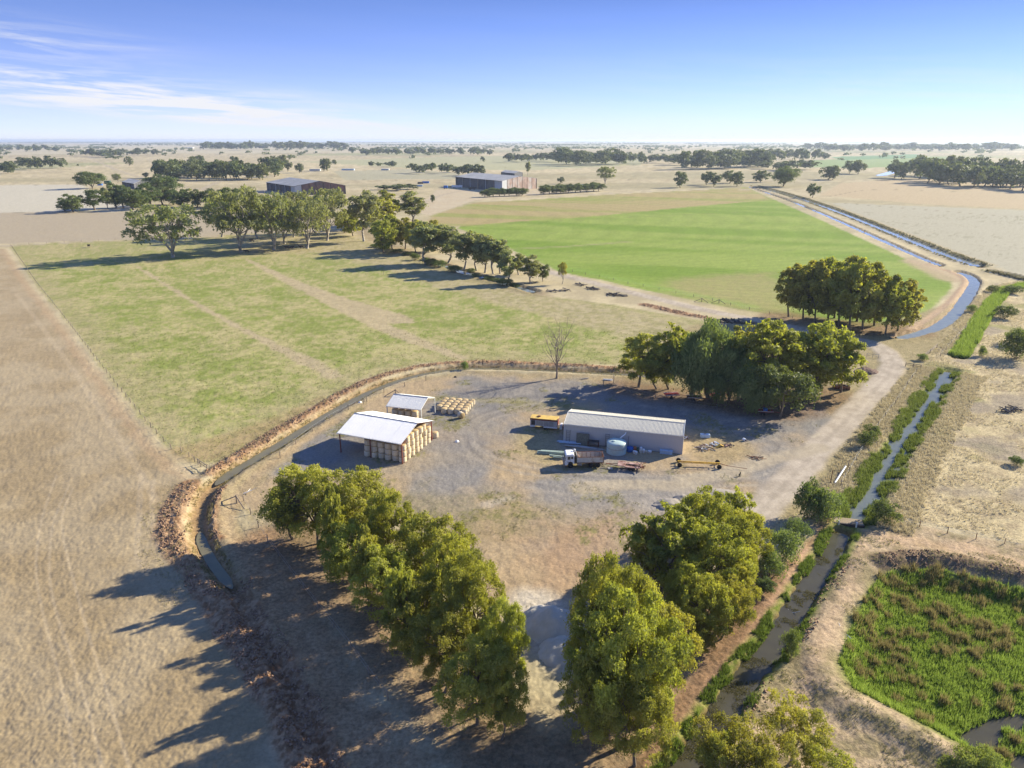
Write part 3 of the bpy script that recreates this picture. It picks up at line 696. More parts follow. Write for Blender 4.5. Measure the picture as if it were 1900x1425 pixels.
def leaves(centers, radii, n, L, W, r, droop=0.5, up=0.35, zs=0.8, holes=0.0):
    """n little leaf sprays over puffs: returns verts (4n,3), faces (n,4)"""
    w = radii ** 2; w = w / w.sum()
    pi = r.choice(len(centers), n, p=w)
    d = r.normal(size=(n, 3)); d[:, 2] += up; d[:, 2] = np.where(d[:, 2] < -0.5, -d[:, 2], d[:, 2]); d /= np.linalg.norm(d, axis=1)[:, None]
    rr = radii[pi] * (0.55 + 0.5 * r.random(n) ** 0.55)
    bump = 1 + 0.22 * np.sin(d[:, 0] * 7 + pi) * np.sin(d[:, 1] * 6 + pi * 1.7) + 0.12 * r.normal(size=n)
    p = centers[pi] + d * (rr * bump)[:, None] * np.array([1, 1, zs])
    # gaps between sprays
    hole = fbm((p[:, 0] + p[:, 2] * 0.6) * 9.0 / max(3.0, centers[:, 2].max()), (p[:, 1] - p[:, 2] * 0.7) * 9.0 / max(3.0, centers[:, 2].max()), len(centers), 2)
    keep = hole > holes
    # hanging sprays below the puffs
    hang = r.random(n) < droop * 0.28
    p[hang, 2] -= radii[pi[hang]] * r.random(hang.sum()) * 0.9
    nrm = d * 0.9 + r.normal(size=(n, 3)) * 0.55; nrm /= np.linalg.norm(nrm, axis=1)[:, None]
    t = np.cross(nrm, r.normal(size=(n, 3))); t /= np.linalg.norm(t, axis=1)[:, None]
    t[:, 2] -= droop; t /= np.linalg.norm(t, axis=1)[:, None]
    b = np.cross(nrm, t); b /= np.linalg.norm(b, axis=1)[:, None]
    s = (0.6 + 0.8 * r.random(n))[:, None]
    V = np.stack([p - t * L * s * 0.5, p + b * W * s * 0.5 + t * L * s * 0.05, p + t * L * s * 0.5, p - b * W * s * 0.5 + t * L * s * 0.05], 1)
    tint = r.random(len(centers))[pi]
    V = V[keep]; tint = tint[keep]; m = len(V)
    return V.reshape(-1, 3), np.arange(4 * m).reshape(-1, 4), np.repeat(tint, 4)

def build_tree(nm, seed, H, Rr, style, nleaf, L, W, barkmat, leafmat):
    """returns (trunk mesh, crown mesh)"""
    r = np.random.default_rng(seed)
    V = []; F = []
    P = dict(belt=(0.12, 1.0, 66, 0.175, 1), gum=(0.30, 1.0, 54, 0.16, 1), grove=(0.22, 1.0, 44, 0.20, 1), bushy=(0.12, 1.0, 24, 0.27, 1), tall=(0.10, 1.0, 54, 0.19, 1), slender=(0.30, 1.0, 26, 0.25, 1), weep=(0.12, 1.0, 34, 0.28, 1),
             round=(0.10, 1.0, 26, 0.30, 0), shrub=(0.02, 1.0, 18, 0.34, 0), far=(0.22, 1.0, 12, 0.36, 1), open=(0.40, 1.0, 30, 0.20, 1))[style]
    zb, zt, npf, pr, tr = P
    zc = (zb + zt) / 2 * H; hz = (zt - zb) / 2 * H
    # puffs: best-candidate over the outer part of the crown, so that they spread evenly but not regularly
    C = []
    lean = r.normal(size=2) * 0.06 * H
    lob = r.random(5) * 6.28
    for i in range(npf):
        best = None; bd = -1
        for c in range(9):
            d = r.normal(size=3); d[2] = d[2] * 0.9 + 0.25; d /= np.linalg.norm(d)
            q = 0.42 + 0.50 * r.random() ** 0.6
            if i % 5 == 0: q *= 0.6
            a = math.atan2(d[1], d[0])
            wob = 1 + 0.16 * math.sin(2 * a + lob[0]) + 0.13 * math.sin(3 * a + lob[1])
            if style in ('gum', 'open', 'grove'):
                x = np.array([d[0] * Rr * q * wob, d[1] * Rr * q * wob, zc + abs(d[2]) ** 0.8 * np.sign(d[2]) * hz * q * 0.95])
                if d[2] < -0.1: x[2] += 0.10 * H * (abs(d[0]) + abs(d[1]))* -1 + 0.05*H
            elif style in ('slender',):
                x = np.array([d[0] * Rr * q * 0.8, d[1] * Rr * q * 0.8, zc + d[2] * hz * q * 1.15])
            else:
                taper = 1 - 0.25 * max(0, d[2])
                x = np.array([d[0] * Rr * q * wob * taper, d[1] * Rr * q * wob * taper, zc + d[2] * hz * q * 1.02])
            x[:2] += lean * (x[2] / H)
            dist = min([np.linalg.norm(x - y) for y in C]) if C else 1
            if dist > bd: bd = dist; best = x
        C.append(best)
    C = np.array(C)
    rad = Rr * pr * (0.75 + 0.65 * r.random(len(C)))
    # trunk and limbs
    if style not in ('shrub',):
        fork = np.array([r.normal() * 0.04 * H, r.normal() * 0.04 * H, H * (0.10 if style in ('gum', 'round', 'weep') else 0.2)])
        r0 = H * (0.016 if style in ('slender', 'belt', 'grove', 'tall') else 0.028)
        tube([(0, 0, -0.5), (0, 0, 0.15), fork * 0.5, fork], [r0 * 1.6, r0 * 1.25, r0, r0 * 0.9], 7, V, F)
        nl = 4 if style in ('gum', 'open') else 3
        limbs = []
        for i in range(nl):
            a = 6.283 * (i + r.random() * 0.6) / nl
            sp = Rr * (0.34 if style in ('gum', 'open', 'weep', 'round') else 0.22)
            e = np.array([math.cos(a) * sp + lean[0] * 0.6, math.sin(a) * sp + lean[1] * 0.6, H * (0.46 + 0.14 * r.random())])
            m1 = fork + (e - fork) * 0.5 + np.array([math.cos(a), math.sin(a), 0]) * sp * 0.05 + r.normal(size=3) * 0.02 * H
            tube([fork, m1, e], [r0 * 0.72, r0 * 0.55, r0 * 0.36], 6, V, F); limbs.append((fork, m1, e))
        for c, rr in zip(C, rad):
            bl = min(limbs, key=lambda l: np.linalg.norm((l[2] - c)[:2]) + 0.3 * abs(l[2][2] - c[2]))
            s = bl[1] if c[2] < bl[2][2] else bl[2]
            mid = (s + c) / 2 + r.normal(size=3) * 0.03 * H + np.array([0, 0, 0.02 * H])
            tube([s, mid, c], [r0 * 0.3, r0 * 0.2, r0 * 0.07], 4, V, F)
    else:
        for i in range(5):
            c = C[r.integers(len(C))]
            tube([(0, 0, -0.2), c * 0.5 + r.normal(size=3) * 0.05, c], [0.06, 0.04, 0.02], 4, V, F)
    droop = dict(weep=1.6, belt=0.75, gum=0.6, grove=0.5, slender=0.8).get(style, 0.3)
    LV, LF, LT = leaves(C, rad, nleaf, L, W, r, droop, 0.55 if style != 'weep' else 0.0, 0.85, dict(belt=0.40, tall=0.38, gum=0.40, slender=0.38, open=0.38, bushy=0.3).get(style, 0.0))
    if style == 'weep':
        LV2 = LV.reshape(-1, 4, 3); s = r.random(len(LV2)) < 0.35
        LV2[s] -= np.array([0, 0, 1]) * (r.random(s.sum()) * 0.16 * H)[:, None, None]
        LV = LV2.reshape(-1, 3)
    kz = H / np.percentile(LV[:, 2], 99.7); kr = Rr / np.percentile(np.hypot(LV[:, 0] - lean[0] * 0.5, LV[:, 1] - lean[1] * 0.5), 97)
    LV *= np.array([kr, kr, kz]); TV = np.concatenate(V) * np.array([kr, kr, kz])
    tm = mesh_np(nm + '_trunk', TV, np.concatenate(F), smooth=True); tm.materials.append(barkmat)
    LV[:, 2] = np.maximum(LV[:, 2], 0.05)
    cm = mesh_np(nm + '_crown', LV, LF, {'Spray': np.repeat(LT[:, None], 3, 1)}); cm.materials.append(leafmat)
    return tm, cm, H, Rr

LIB = {}
def lib(key, n, *a):
    LIB[key] = [build_tree(key, hash_seed(key) + i * 13, *a) for i in range(n)]
def hash_seed(s): return sum(ord(c) * (i + 3) for i, c in enumerate(s))
lib('belt', 4, 14.0, 6.0, 'belt', 34000, 0.38, 0.15, BARK, LEAF_BELT)
lib('near', 2, 17.0, 6.5, 'belt', 54000, 0.34, 0.13, BARK, LEAF_BELT)
lib('bushy', 3, 14.0, 6.0, 'bushy', 7000, 0.75, 0.36, BARK, LEAF_DARK)
lib('euc', 3, 14.0, 5.0, 'tall', 16000, 0.56, 0.23, BARK, LEAF_BELT)
lib('grove', 4, 20.0, 7.5, 'tall', 13000, 0.95, 0.42, BARK, LEAF_BELT)
lib('gum', 3, 24.0, 14.0, 'gum', 11000, 1.15, 0.50, BARK_PALE, LEAF_GUM)
lib('slender', 2, 20.0, 5.5, 'slender', 6000, 0.95, 0.42, BARK_PALE, LEAF_GUM)
lib('weep', 2, 16.0, 5.6, 'weep', 16000, 0.60, 0.22, BARK, LEAF_SAGE)
lib('dark', 2, 10.0, 5.2, 'round', 9000, 0.50, 0.26, BARK, LEAF_DARK)
lib('shrub', 2, 3.0, 3.0, 'shrub', 3500, 0.36, 0.12, BARK, LEAF_SAGE)
lib('darkshrub', 2, 3.0, 2.6, 'shrub', 3500, 0.34, 0.12, BARK, LEAF_DARK)
lib('open', 2, 9.0, 5.0, 'open', 16000, 0.34, 0.12, BARK_PALE, LEAF_BELT)
lib('far', 4, 15.0, 7.0, 'far', 520, 2.4, 1.6, BARK, LEAF_FAR)
lib('farspread', 4, 15.0, 8.5, 'bushy', 1300, 1.8, 1.1, BARK, LEAF_FAR)
lib('vfar', 4, 13.0, 9.0, 'far', 34, 6.5, 4.8, BARK, LEAF_FAR)
lib('horizon', 3, 13.0, 10.0, 'far', 12, 11.0, 9.0, BARK, LEAF_FAR)

ORD = ['first', 'second', 'third', 'fourth', 'fifth', 'sixth', 'seventh', 'eighth', 'ninth', 'tenth', 'eleventh', 'twelfth', 'thirteenth', 'fourteenth', 'fifteenth', 'sixteenth', 'seventeenth', 'eighteenth', 'nineteenth', 'twentieth']
ORD += [t + '-' + o for t in ('twenty', 'thirty', 'forty', 'fifty') for o in ORD[:9]]
def tree(u, vb, vt, wpx, key, label, cat='tree', group=None, name='eucalypt_tree', var=None, flat=False):
    x, y = G(u, vb)
    H = max(0.5, top_z(vb, vt))
    width = wpx * mpp(vb)
    var = rng.integers(len(LIB[key])) if var is None else var % len(LIB[key])
    tm, cm, H0, R0 = LIB[key][var]
    z = zat(x, y) if y < 600 else 0.0
    rz = float(rng.random() * 6.283)
    k = width / (2 * R0 * 1.0); kz = H / (H0 * 1.0)
    if flat:
        o = tag(link(name, cm, None, None, (x, y, z)), label, cat, group)
        o.rotation_euler.z = rz; o.scale = (k, k, kz); return o
    e = empty(name, (x, y, z), rz, label, cat, group)
    e.scale = (k, k, kz)
    link('trunk', tm, None, e); link('crown', cm, None, e)
    return e
def cluster(items, key, what, where, group, name='eucalypt_tree', cat='tree', flat=False, wk=1.18):
    """items: (u, vb, vt, w[, key]) sorted left to right; the label says which one in its row"""
    items = sorted(items, key=lambda t: t[0])
    n = len(items)
    for i, it in enumerate(items):
        it = (it[0], it[1], it[2], it[3] * wk) + tuple(it[4:])
        if n == 1: lab = f'{what} {where}'
        elif i == n - 1: lab = f'{what}, rightmost {where}'
        elif i == 0: lab = f'{what}, leftmost {where}'
        else: lab = f'{what}, {ORD[i]} from the left {where}'
        k = it[4] if len(it) > 4 else key
        tree(*it[:4], k, lab, cat, group, name, flat=flat)

# the belt of trees in the left foreground, one by one
T = [(548, 1008, 858, 130, 'belt', 'yellow-topped leafy eucalypt at the far left end of the foreground belt, nearest the ditch'),
     (505, 1000, 880, 60, 'weep', 'grey-green drooping tree on the leftmost edge of the foreground belt'),
     (640, 1015, 866, 130, 'belt', 'broad bright yellow-green eucalypt just below the hay shed shadow'),
     (690, 1060, 905, 90, 'belt', 'tall eucalypt in the foreground belt right of the broad yellow-green one'),
     (628, 1090, 968, 105, 'belt', 'lower olive eucalypt on the shaded left side of the foreground belt'),
     (772, 1105, 945, 130, 'belt', 'wide eucalypt bordering the bare yard midway along the left belt'),
     (700, 1150, 1010, 125, 'belt', 'dense olive eucalypt in the middle of the left foreground belt'),
     (828, 1170, 985, 105, 'belt', 'eucalypt with yellow tips jutting toward the bare yard in the left belt'),
     (760, 1215, 1065, 125, 'belt', 'shaded eucalypt over the dark litter in the left foreground belt'),
     (885, 1250, 1030, 130, 'near', 'tallest eucalypt of the left foreground belt with green rounded top'),
     (815, 1285, 1120, 130, 'near', 'shaded eucalypt with trunk showing beside the striped shadows'),
     (930, 1310, 1100, 85, 'near', 'eucalypt leaning toward the pale sand heap at the right end of the left belt'),
     (880, 1345, 1170, 140, 'near', 'lowest eucalypt of the left foreground belt near the bottom of the picture'),
     (930, 1375, 1225, 80, 'belt', 'small dark eucalypt standing just below the sand heap'),
     (590, 1060, 900, 55, 'euc', 'added narrow pointed eucalypt on the shaded side of the left belt, upper end'),  # slender spires added here and below, to give the belt's shadow jagged tips
     (660, 1125, 975, 55, 'euc', 'added narrow pointed eucalypt on the shaded side of the left belt, middle'),
     (735, 1225, 1040, 60, 'euc', 'added narrow pointed eucalypt on the shaded side of the left belt, lower end'),
     # right foreground group
     (1186, 1390, 1085, 180, 'near', 'largest nearest eucalypt of the right foreground group, beside the red path'),
     (1132, 1330, 1040, 135, 'near', 'tall yellow-topped eucalypt right of the pale sand heap'),
     (1215, 1320, 1065, 150, 'near', 'bushy yellow-green eucalypt in the middle of the right foreground group'),
     (1112, 1400, 1190, 105, 'belt', 'shaded drooping eucalypt at the foot of the right foreground group'),
     (1255, 1290, 1120, 110, 'belt', 'eucalypt beside the bend of the red path by the drain'),
     (1200, 1425, 1240, 130, 'near', 'eucalypt with trunk cut by the bottom edge in the right foreground group'),
     (1262, 1098, 935, 135, 'euc', 'round-crowned eucalypt with dark forked trunk at the corner of the bare yard'),
     (1222, 1080, 965, 75, 'belt', 'dark-sided eucalypt on the yard edge left of the forked trunk'),
     (1330, 1050, 905, 110, 'belt', 'yellow-green eucalypt below the gravel heap at the back of the right group'),
     (1385, 1012, 905, 66, 'euc', 'slender pale-trunked eucalypt at the back beside the dirt road'),
     (1300, 1020, 925, 60, 'belt', 'small bright eucalypt at the back left beside the gravel heap'),
     (1345, 1120, 965, 120, 'belt', 'eucalypt with many rounded yellow tufts in the centre of the right group'),
     (1400, 1095, 955, 85, 'belt', 'rounded yellow-olive eucalypt at the right flank above the drain path'),
     (1335, 1195, 1060, 95, 'belt', 'short bushy eucalypt crowding the red path on the right flank'),
     (1392, 1150, 1045, 70, 'belt', 'small rounded eucalypt with tufts touching the red path'),
     (1318, 1215, 1150, 40, 'belt', 'small bright green sapling at the edge of the red path'),
     (1422, 1060, 945, 80, 'belt', 'rounded yellow-green eucalypt at the right shoulder of the group above the drain'),
     (1368, 1185, 1065, 85, 'belt', 'bushy olive eucalypt joining the near and far parts of the right group'),
     (1292, 1165, 1040, 80, 'belt', 'olive eucalypt filling the dip between the two right-hand crowns'),
     (1425, 1100, 1070, 34, 'dark', 'low green sapling between the right group and the drain')]
for (u, vb, vt, w, k, lab) in T:
    tree(950 + (u - 950) * (1 - 0.45 * top_z(vb, vt) / 60), vb, vt + 0.08 * w, w * 1.12, k, lab, 'tree', 'trees of the foreground belts')
T = [(1512, 1418, 1292, 150, 'open', 'open-crowned pale-trunked tree in the bottom right foreground'),
     (1388, 1455, 1322, 145, 'open', 'sparse yellow-green tree over the drain at the bottom edge'),
     (1345, 1470, 1350, 100, 'open', 'small leafy tree hanging over the brown water at the bottom edge'),
     (1455, 1500, 1370, 130, 'open', 'yellow-green tree cut by the bottom edge between drain and open-crowned tree'),
     (1570, 1500, 1380, 140, 'open', 'tree cut by the bottom edge right of the open-crowned tree'),
     (1848, 1478, 1372, 110, 'weep', 'pale green tree in the bottom right corner')]
for (u, vb, vt, w, k, lab) in T:
    tree(950 + (u - 950) * (1 - 0.55 * top_z(vb, vt) / 60), vb, vt + 0.18 * w, w * 0.95, k, lab, 'tree', 'trees along the bottom edge')
T = [(1500, 962, 893, 62, 'darkshrub', 'dark blue-green bush standing beside the dirt road'),
     (1522, 968, 912, 78, 'shrub', 'large grey-green bush between the dirt road and the creek'),
     (1548, 950, 912, 40, 'shrub', 'small grey-green bush on the right of the large roadside bush'),
     (1455, 1040, 985, 70, 'shrub', 'sage-coloured shrub between the right tree group and the drain'),
     (1475, 1000, 965, 55, 'shrub', 'feathery sage shrub just below the big roadside bush'),
     (1430, 1070, 1020, 60, 'shrub', 'sage shrub pressed against the right tree group'),
     (1642, 970, 932, 56, 'darkshrub', 'dark bush by the culvert on the east bank'),
     (1608, 828, 800, 34, 'darkshrub', 'dark round bush beside the dirt road bend'),
     (1616, 812, 788, 30, 'darkshrub', 'upper dark bush growing just above the round one by the road'),
     (1888, 665, 612, 60, 'darkshrub', 'dark thicket at the right edge beyond the reeds'),
     (1890, 640, 610, 50, 'shrub', 'grey bush behind the thicket at the right edge'),
     (1862, 590, 566, 40, 'darkshrub', 'dark shrub above the brown thicket near the right edge'),
     (1880, 545, 530, 36, 'darkshrub', 'low green shrub by the reed channel at the right edge'),
     (1842, 542, 529, 22, 'darkshrub', 'small green shrub between canal and reed channel'),
     (1803, 580, 566, 20, 'shrub', 'small shrub on the verge right of the blue channel'),
     (1822, 660, 640, 18, 'shrub', 'little shrub on the dry grass beside the reeds'),
     (1886, 862, 846, 26, 'darkshrub', 'small dark shrub in the dry grass at the right edge'),
     (1467, 1220, 1170, 38, 'shrub', 'weedy bush on the right bank of the drain'),
     (863, 686, 670, 16, 'shrub', 'small round bush on the earth bank of the ditch'),
     (1712, 668, 655, 22, 'shrub', 'small bush by the timber rails near the creek head')]
for (u, vb, vt, w, k, lab) in T:
    tree(u, vb, vt, w, k, lab, 'shrub', 'shrubs along the channels', 'shrub')
# grove north of the workshop
T = [(1185, 718, 622, 78, 'euc', 'round leafy tree at the left end of the grove behind the workshop'),
     (1218, 722, 640, 50, 'euc', 'small tree second from the left in the grove behind the workshop'),
     (1240, 722, 603, 62, 'euc', 'bright-topped tree with bare lower trunk in the grove behind the workshop'),
     (1282, 738, 618, 74, 'weep', 'grey-green weeping tree with foliage to the ground, left of the grove middle'),
     (1315, 742, 597, 84, 'weep', 'tall weeping tree in the middle of the grove behind the workshop'),
     (1345, 752, 640, 62, 'weep', 'pale grey-green tree with forked trunk in the grove behind the workshop'),
     (1370, 738, 605, 76, 'euc', 'yellow-green eucalypt behind the forked tree in the grove'),
     (1410, 742, 592, 96, 'euc', 'tallest broad eucalypt in the grove behind the workshop'),
     (1392, 765, 672, 66, 'weep', 'lower pale green tree in front of the tallest one in the grove'),
     (1452, 738, 612, 82, 'euc', 'yellow-topped eucalypt right of the tallest one in the grove'),
     (1447, 775, 680, 84, 'dark', 'dark dense round tree at the front of the grove behind the workshop'),
     (1490, 735, 622, 74, 'euc', 'eucalypt with yellow tufts third from the right in the grove'),
     (1512, 742, 604, 92, 'euc', 'leaning eucalypt with bright crown beside the scrap frame'),
     (1560, 728, 612, 72, 'euc', 'rightmost yellow-green eucalypt of the grove beside the dirt road bend')]
for (u, vb, vt, w, k, lab) in T:
    tree(u, vb, vt, w * 1.3, k, lab, 'tree', 'trees of the grove behind the workshop')
cluster([(1463, 588, 490, 66), (1490, 592, 486, 66), (1512, 600, 484, 62), (1535, 598, 480, 72), (1556, 606, 476, 84), (1575, 618, 482, 82), (1600, 612, 488, 76), (1622, 604, 500, 66), (1642, 622, 512, 60), (1665, 615, 520, 64), (1590, 596, 484, 80), (1548, 590, 482, 70)],
        'grove', 'tall dark eucalypt', 'in the grove by the crop field', 'trees of the grove by the crop field')
# big gums at the head of the grass paddock
cluster([(321, 478, 380, 112), (447, 468, 348, 100), (412, 440, 366, 60), (508, 464, 360, 84), (570, 461, 372, 78), (607, 446, 350, 74), (478, 442, 358, 60), (545, 440, 356, 70), (585, 432, 362, 60), (528, 452, 372, 60)],
        'gum', 'large spreading pale-trunked gum', 'at the top of the grass paddock', 'big gums at the head of the grass paddock', 'gum_tree')
cluster([(640, 432, 388, 40, 'grove'), (655, 438, 392, 40, 'grove'), (675, 448, 355, 50, 'slender'), (690, 424, 375, 36, 'grove'), (712, 418, 354, 66, 'grove'), (765, 414, 356, 50, 'slender'), (728, 462, 398, 52, 'grove'), (712, 470, 408, 46, 'grove'), (752, 462, 404, 44, 'grove'),
         (772, 470, 408, 46, 'grove'), (790, 490, 412, 50, 'slender'), (805, 466, 408, 44, 'grove'), (832, 488, 418, 54, 'slender'), (862, 500, 430, 52, 'slender'), (884, 502, 436, 44, 'slender'), (900, 506, 434, 44, 'slender'), (915, 508, 440, 42, 'slender'), (928, 508, 446, 38, 'slender'), (941, 526, 460, 30, 'slender'), (962, 510, 470, 30, 'slender'), (984, 526, 474, 36, 'slender')],
        'grove', 'eucalypt', 'in the windbreak along the narrow pond', 'windbreak trees along the pond')
tree(1007, 522, 490, 26, 'dark', 'dark conical little tree at the end of the pond windbreak', 'tree', None, 'dark_tree')
tree(1043, 527, 486, 22, 'open', 'thin half-bare tree standing alone beyond the pond', 'tree', None, 'sparse_tree')
# row across the middle left, before the far sheds
cluster([(122, 392, 372, 30), (137, 394, 360, 36), (176, 390, 352, 38), (200, 388, 353, 20, 'slender'), (216, 386, 340, 38), (229, 386, 344, 34), (248, 390, 350, 36), (262, 388, 352, 30), (280, 384, 340, 44), (302, 380, 346, 38), (322, 380, 352, 34), (338, 385, 352, 32), (350, 383, 350, 22, 'slender'), (366, 385, 352, 30), (392, 384, 350, 36), (410, 386, 352, 30), (428, 392, 348, 40)],
        'bushy', 'dark bushy tree', 'across the stubble field', 'row of trees across the stubble field', 'field_tree')
cluster([(172, 350, 318, 50, 'dark'), (219, 339, 322, 14, 'slender'), (270, 331, 320, 10, 'slender'), (308, 362, 324, 54, 'dark')], 'dark', 'lone round tree', 'near the small dark roofed shed', 'lone trees near the small shed', 'field_tree')
# forest block left of the first great shed
it = []
r_ = np.random.default_rng(4)
for i in range(26):
    u = 300 + i * 8.6 + r_.normal() * 2.5; vb = 334 - 4 * (i % 2) - (6 if i > 22 else 0) + r_.normal()
    it.append((u, vb, vb - 27 - r_.random() * 9, 24 + r_.random() * 8))
it += [(362, 314, 290, 22), (372, 312, 288, 18), (437, 312, 290, 20), (508, 322, 289, 20), (526, 312, 287, 20), (534, 318, 298, 18), (556, 321, 303, 18), (600, 318, 294, 14), (607, 318, 294, 14), (620, 306, 296, 9)]
cluster(it, 'farspread', 'tree', 'in the wood left of the great shed', 'trees of the wood by the great shed', 'woodland_tree')
r2 = np.random.default_rng(61)
cluster([(700 + i * 17 + r2.normal() * 3, 462 + i * 4.6 + r2.normal() * 3, 452 + i * 4.6, 16 + r2.random() * 12) for i in range(16)], 'darkshrub', 'low bush', 'under the windbreak along the narrow pond', 'undergrowth of the windbreak', 'shrub', 'shrub')
# garden trees round the second great shed
it = [(898 + i * 9.6 + r_.normal() * 1.5, 366 - i * 0.45, 352 - i * 0.45 - r_.random() * 4, 17 + r_.random() * 4) for i in range(8)]
it += [(1008 + i * 11.5 + r_.normal() * 1.5, 361 - i * 0.7, 346 - i * 0.5 - r_.random() * 4, 19 + r_.random() * 5) for i in range(10)]
cluster(it, 'dark', 'dense dark shrub', 'in the hedge beside the great shed', 'hedge row beside the second great shed', 'hedge_shrub', 'shrub')
cluster([(1123, 341, 309, 30, 'gum'), (1262, 348, 318, 26), (1041, 341, 328, 12), (1311, 343, 318, 22), (1324, 346, 320, 26), (1354, 340, 316, 30), (1367, 346, 318, 22), (1411, 338, 316, 30), (1453, 346, 308, 44, 'dark'), (1507, 367, 340, 22), (1537, 333, 308, 30), (1545, 334, 307, 22), (1576, 322, 298, 24), (1592, 323, 297, 28), (1660, 330, 296, 34), (1672, 333, 300, 26)],
        'farspread', 'lone field tree', 'along the far end of the crop field', 'field trees beyond the crop field', 'field_tree')
# wood on the right edge
it = []
for i in range(30):
    u = 1700 + i * 7.6 + r_.normal() * 3; vb = 326 + (i * 0.55) + (i % 3) * 6 + r_.normal() * 2
    it.append((u, vb, vb - 34 - r_.random() * 10, 34 + r_.random() * 8))
cluster(it, 'farspread', 'tall eucalypt', 'in the wood at the right edge', 'trees of the wood at the right edge', 'woodland_tree')
# tree clumps of the middle distance
def clump(u0, u1, vb, dv, h, n, w, what, where, grp, key='far', s=1):
    r = np.random.default_rng(int(u0 * 7 + vb * 3 + n))
    us_ = np.linspace(u0, u1, n) + r.normal(size=n) * (u1 - u0) / max(n, 2) * 0.3
    cluster([(u, vb + r.normal() * dv, vb - h * (0.85 + 0.5 * r.random()), w * (1.1 + 0.7 * r.random())) for u in us_], key, what, where, grp, 'distant_tree', flat=True)
clump(946, 1035, 300, 1, 14, 12, 12, 'distant tree', 'in the long row beyond the second great shed', 'row beyond the second great shed')
clump(1040, 1150, 305, 1.5, 24, 12, 22, 'distant tall tree', 'in the clump behind the far sheds', 'clump behind the far sheds', 'farspread')
clump(1155, 1260, 304, 1.2, 17, 9, 16, 'distant tree', 'in the row left of the large far clump', 'broken row of distant trees')
clump(1262, 1420, 312, 2, 27, 16, 24, 'distant tree', 'in the large clump beyond the crop field', 'large clump beyond the crop field', 'farspread')
clump(1330, 1530, 298, 1.5, 18, 13, 16, 'distant tree', 'in the row behind the large clump', 'row behind the large clump')
clump(1425, 1500, 316, 1.5, 16, 5, 24, 'distant tree', 'right of the large clump beyond the crop field', 'right of the large clump')
clump(770, 845, 320, 1.2, 14, 7, 14, 'distant bushy tree', 'in the clump left of the second great shed', 'clump left of the second great shed')
clump(850, 885, 326, 1.0, 17, 3, 18, 'distant bushy tree', 'touching the back of the second great shed', 'clump at the back of the second shed')
clump(690, 728, 310, 0.8, 9, 4, 9, 'distant tree', 'in the small clump between the two great sheds', 'small clump between the great sheds')
clump(712, 760, 352, 1.0, 10, 3, 22, 'low bush', 'on the pale paddock right of the first great shed', 'bushes on the pale paddock')
clump(658, 905, 288, 1.0, 12, 24, 11, 'faraway tree', 'in the line across the central plain', 'line across the centre of the plain')
clump(385, 640, 278, 1.6, 13, 26, 14, 'faraway tree', 'in the dense line above the wood', 'dense line above the wood')
clump(168, 225, 291, 1.0, 12, 8, 12, 'faraway tree', 'in the dark clump beside the straight track', 'clump by the straight track')
clump(232, 290, 290, 2.0, 14, 5, 12, 'faraway tree', 'scattered right of the straight track', 'scattered right of the straight track')
clump(5, 100, 281, 1.5, 10, 9, 10, 'faraway tree', 'in the scattered group at the far left', 'scattered group at the far left')
clump(40, 110, 312, 1.5, 18, 6, 15, 'distant tree', 'in the group on the left stubble', 'group on the left stubble', 'farspread')
clump(10, 22, 322, 0.5, 19, 2, 16, 'distant tree', 'at the left edge of the picture', 'trees at the left edge', 'farspread')
clump(1500, 1880, 280, 1.5, 13, 26, 18, 'faraway tree', 'in the line across the right plain', 'line across the right side of the plain')
tree(240, 308, 290, 16, 'farspread', 'lone distant tree on the stubble right of the straight track', 'tree', None, 'distant_tree')
tree(288, 312, 298, 12, 'far', 'small lone tree left of the wood', 'tree', None, 'distant_tree', flat=True)
tree(145, 309, 304, 5, 'far', 'tiny lone tree on the left stubble', 'tree', None, 'distant_tree', flat=True)
tree(896, 302, 290, 10, 'far', 'lone distant tree above the second great shed', 'tree', None, 'distant_tree', flat=True)
tree(979, 326, 300, 10, 'slender', 'spindly tree beside the rear shed', 'tree', None, 'distant_tree')
tree(803, 377, 361, 9, 'farspread', 'small bush alone on the tan headland', 'shrub', None, 'shrub')
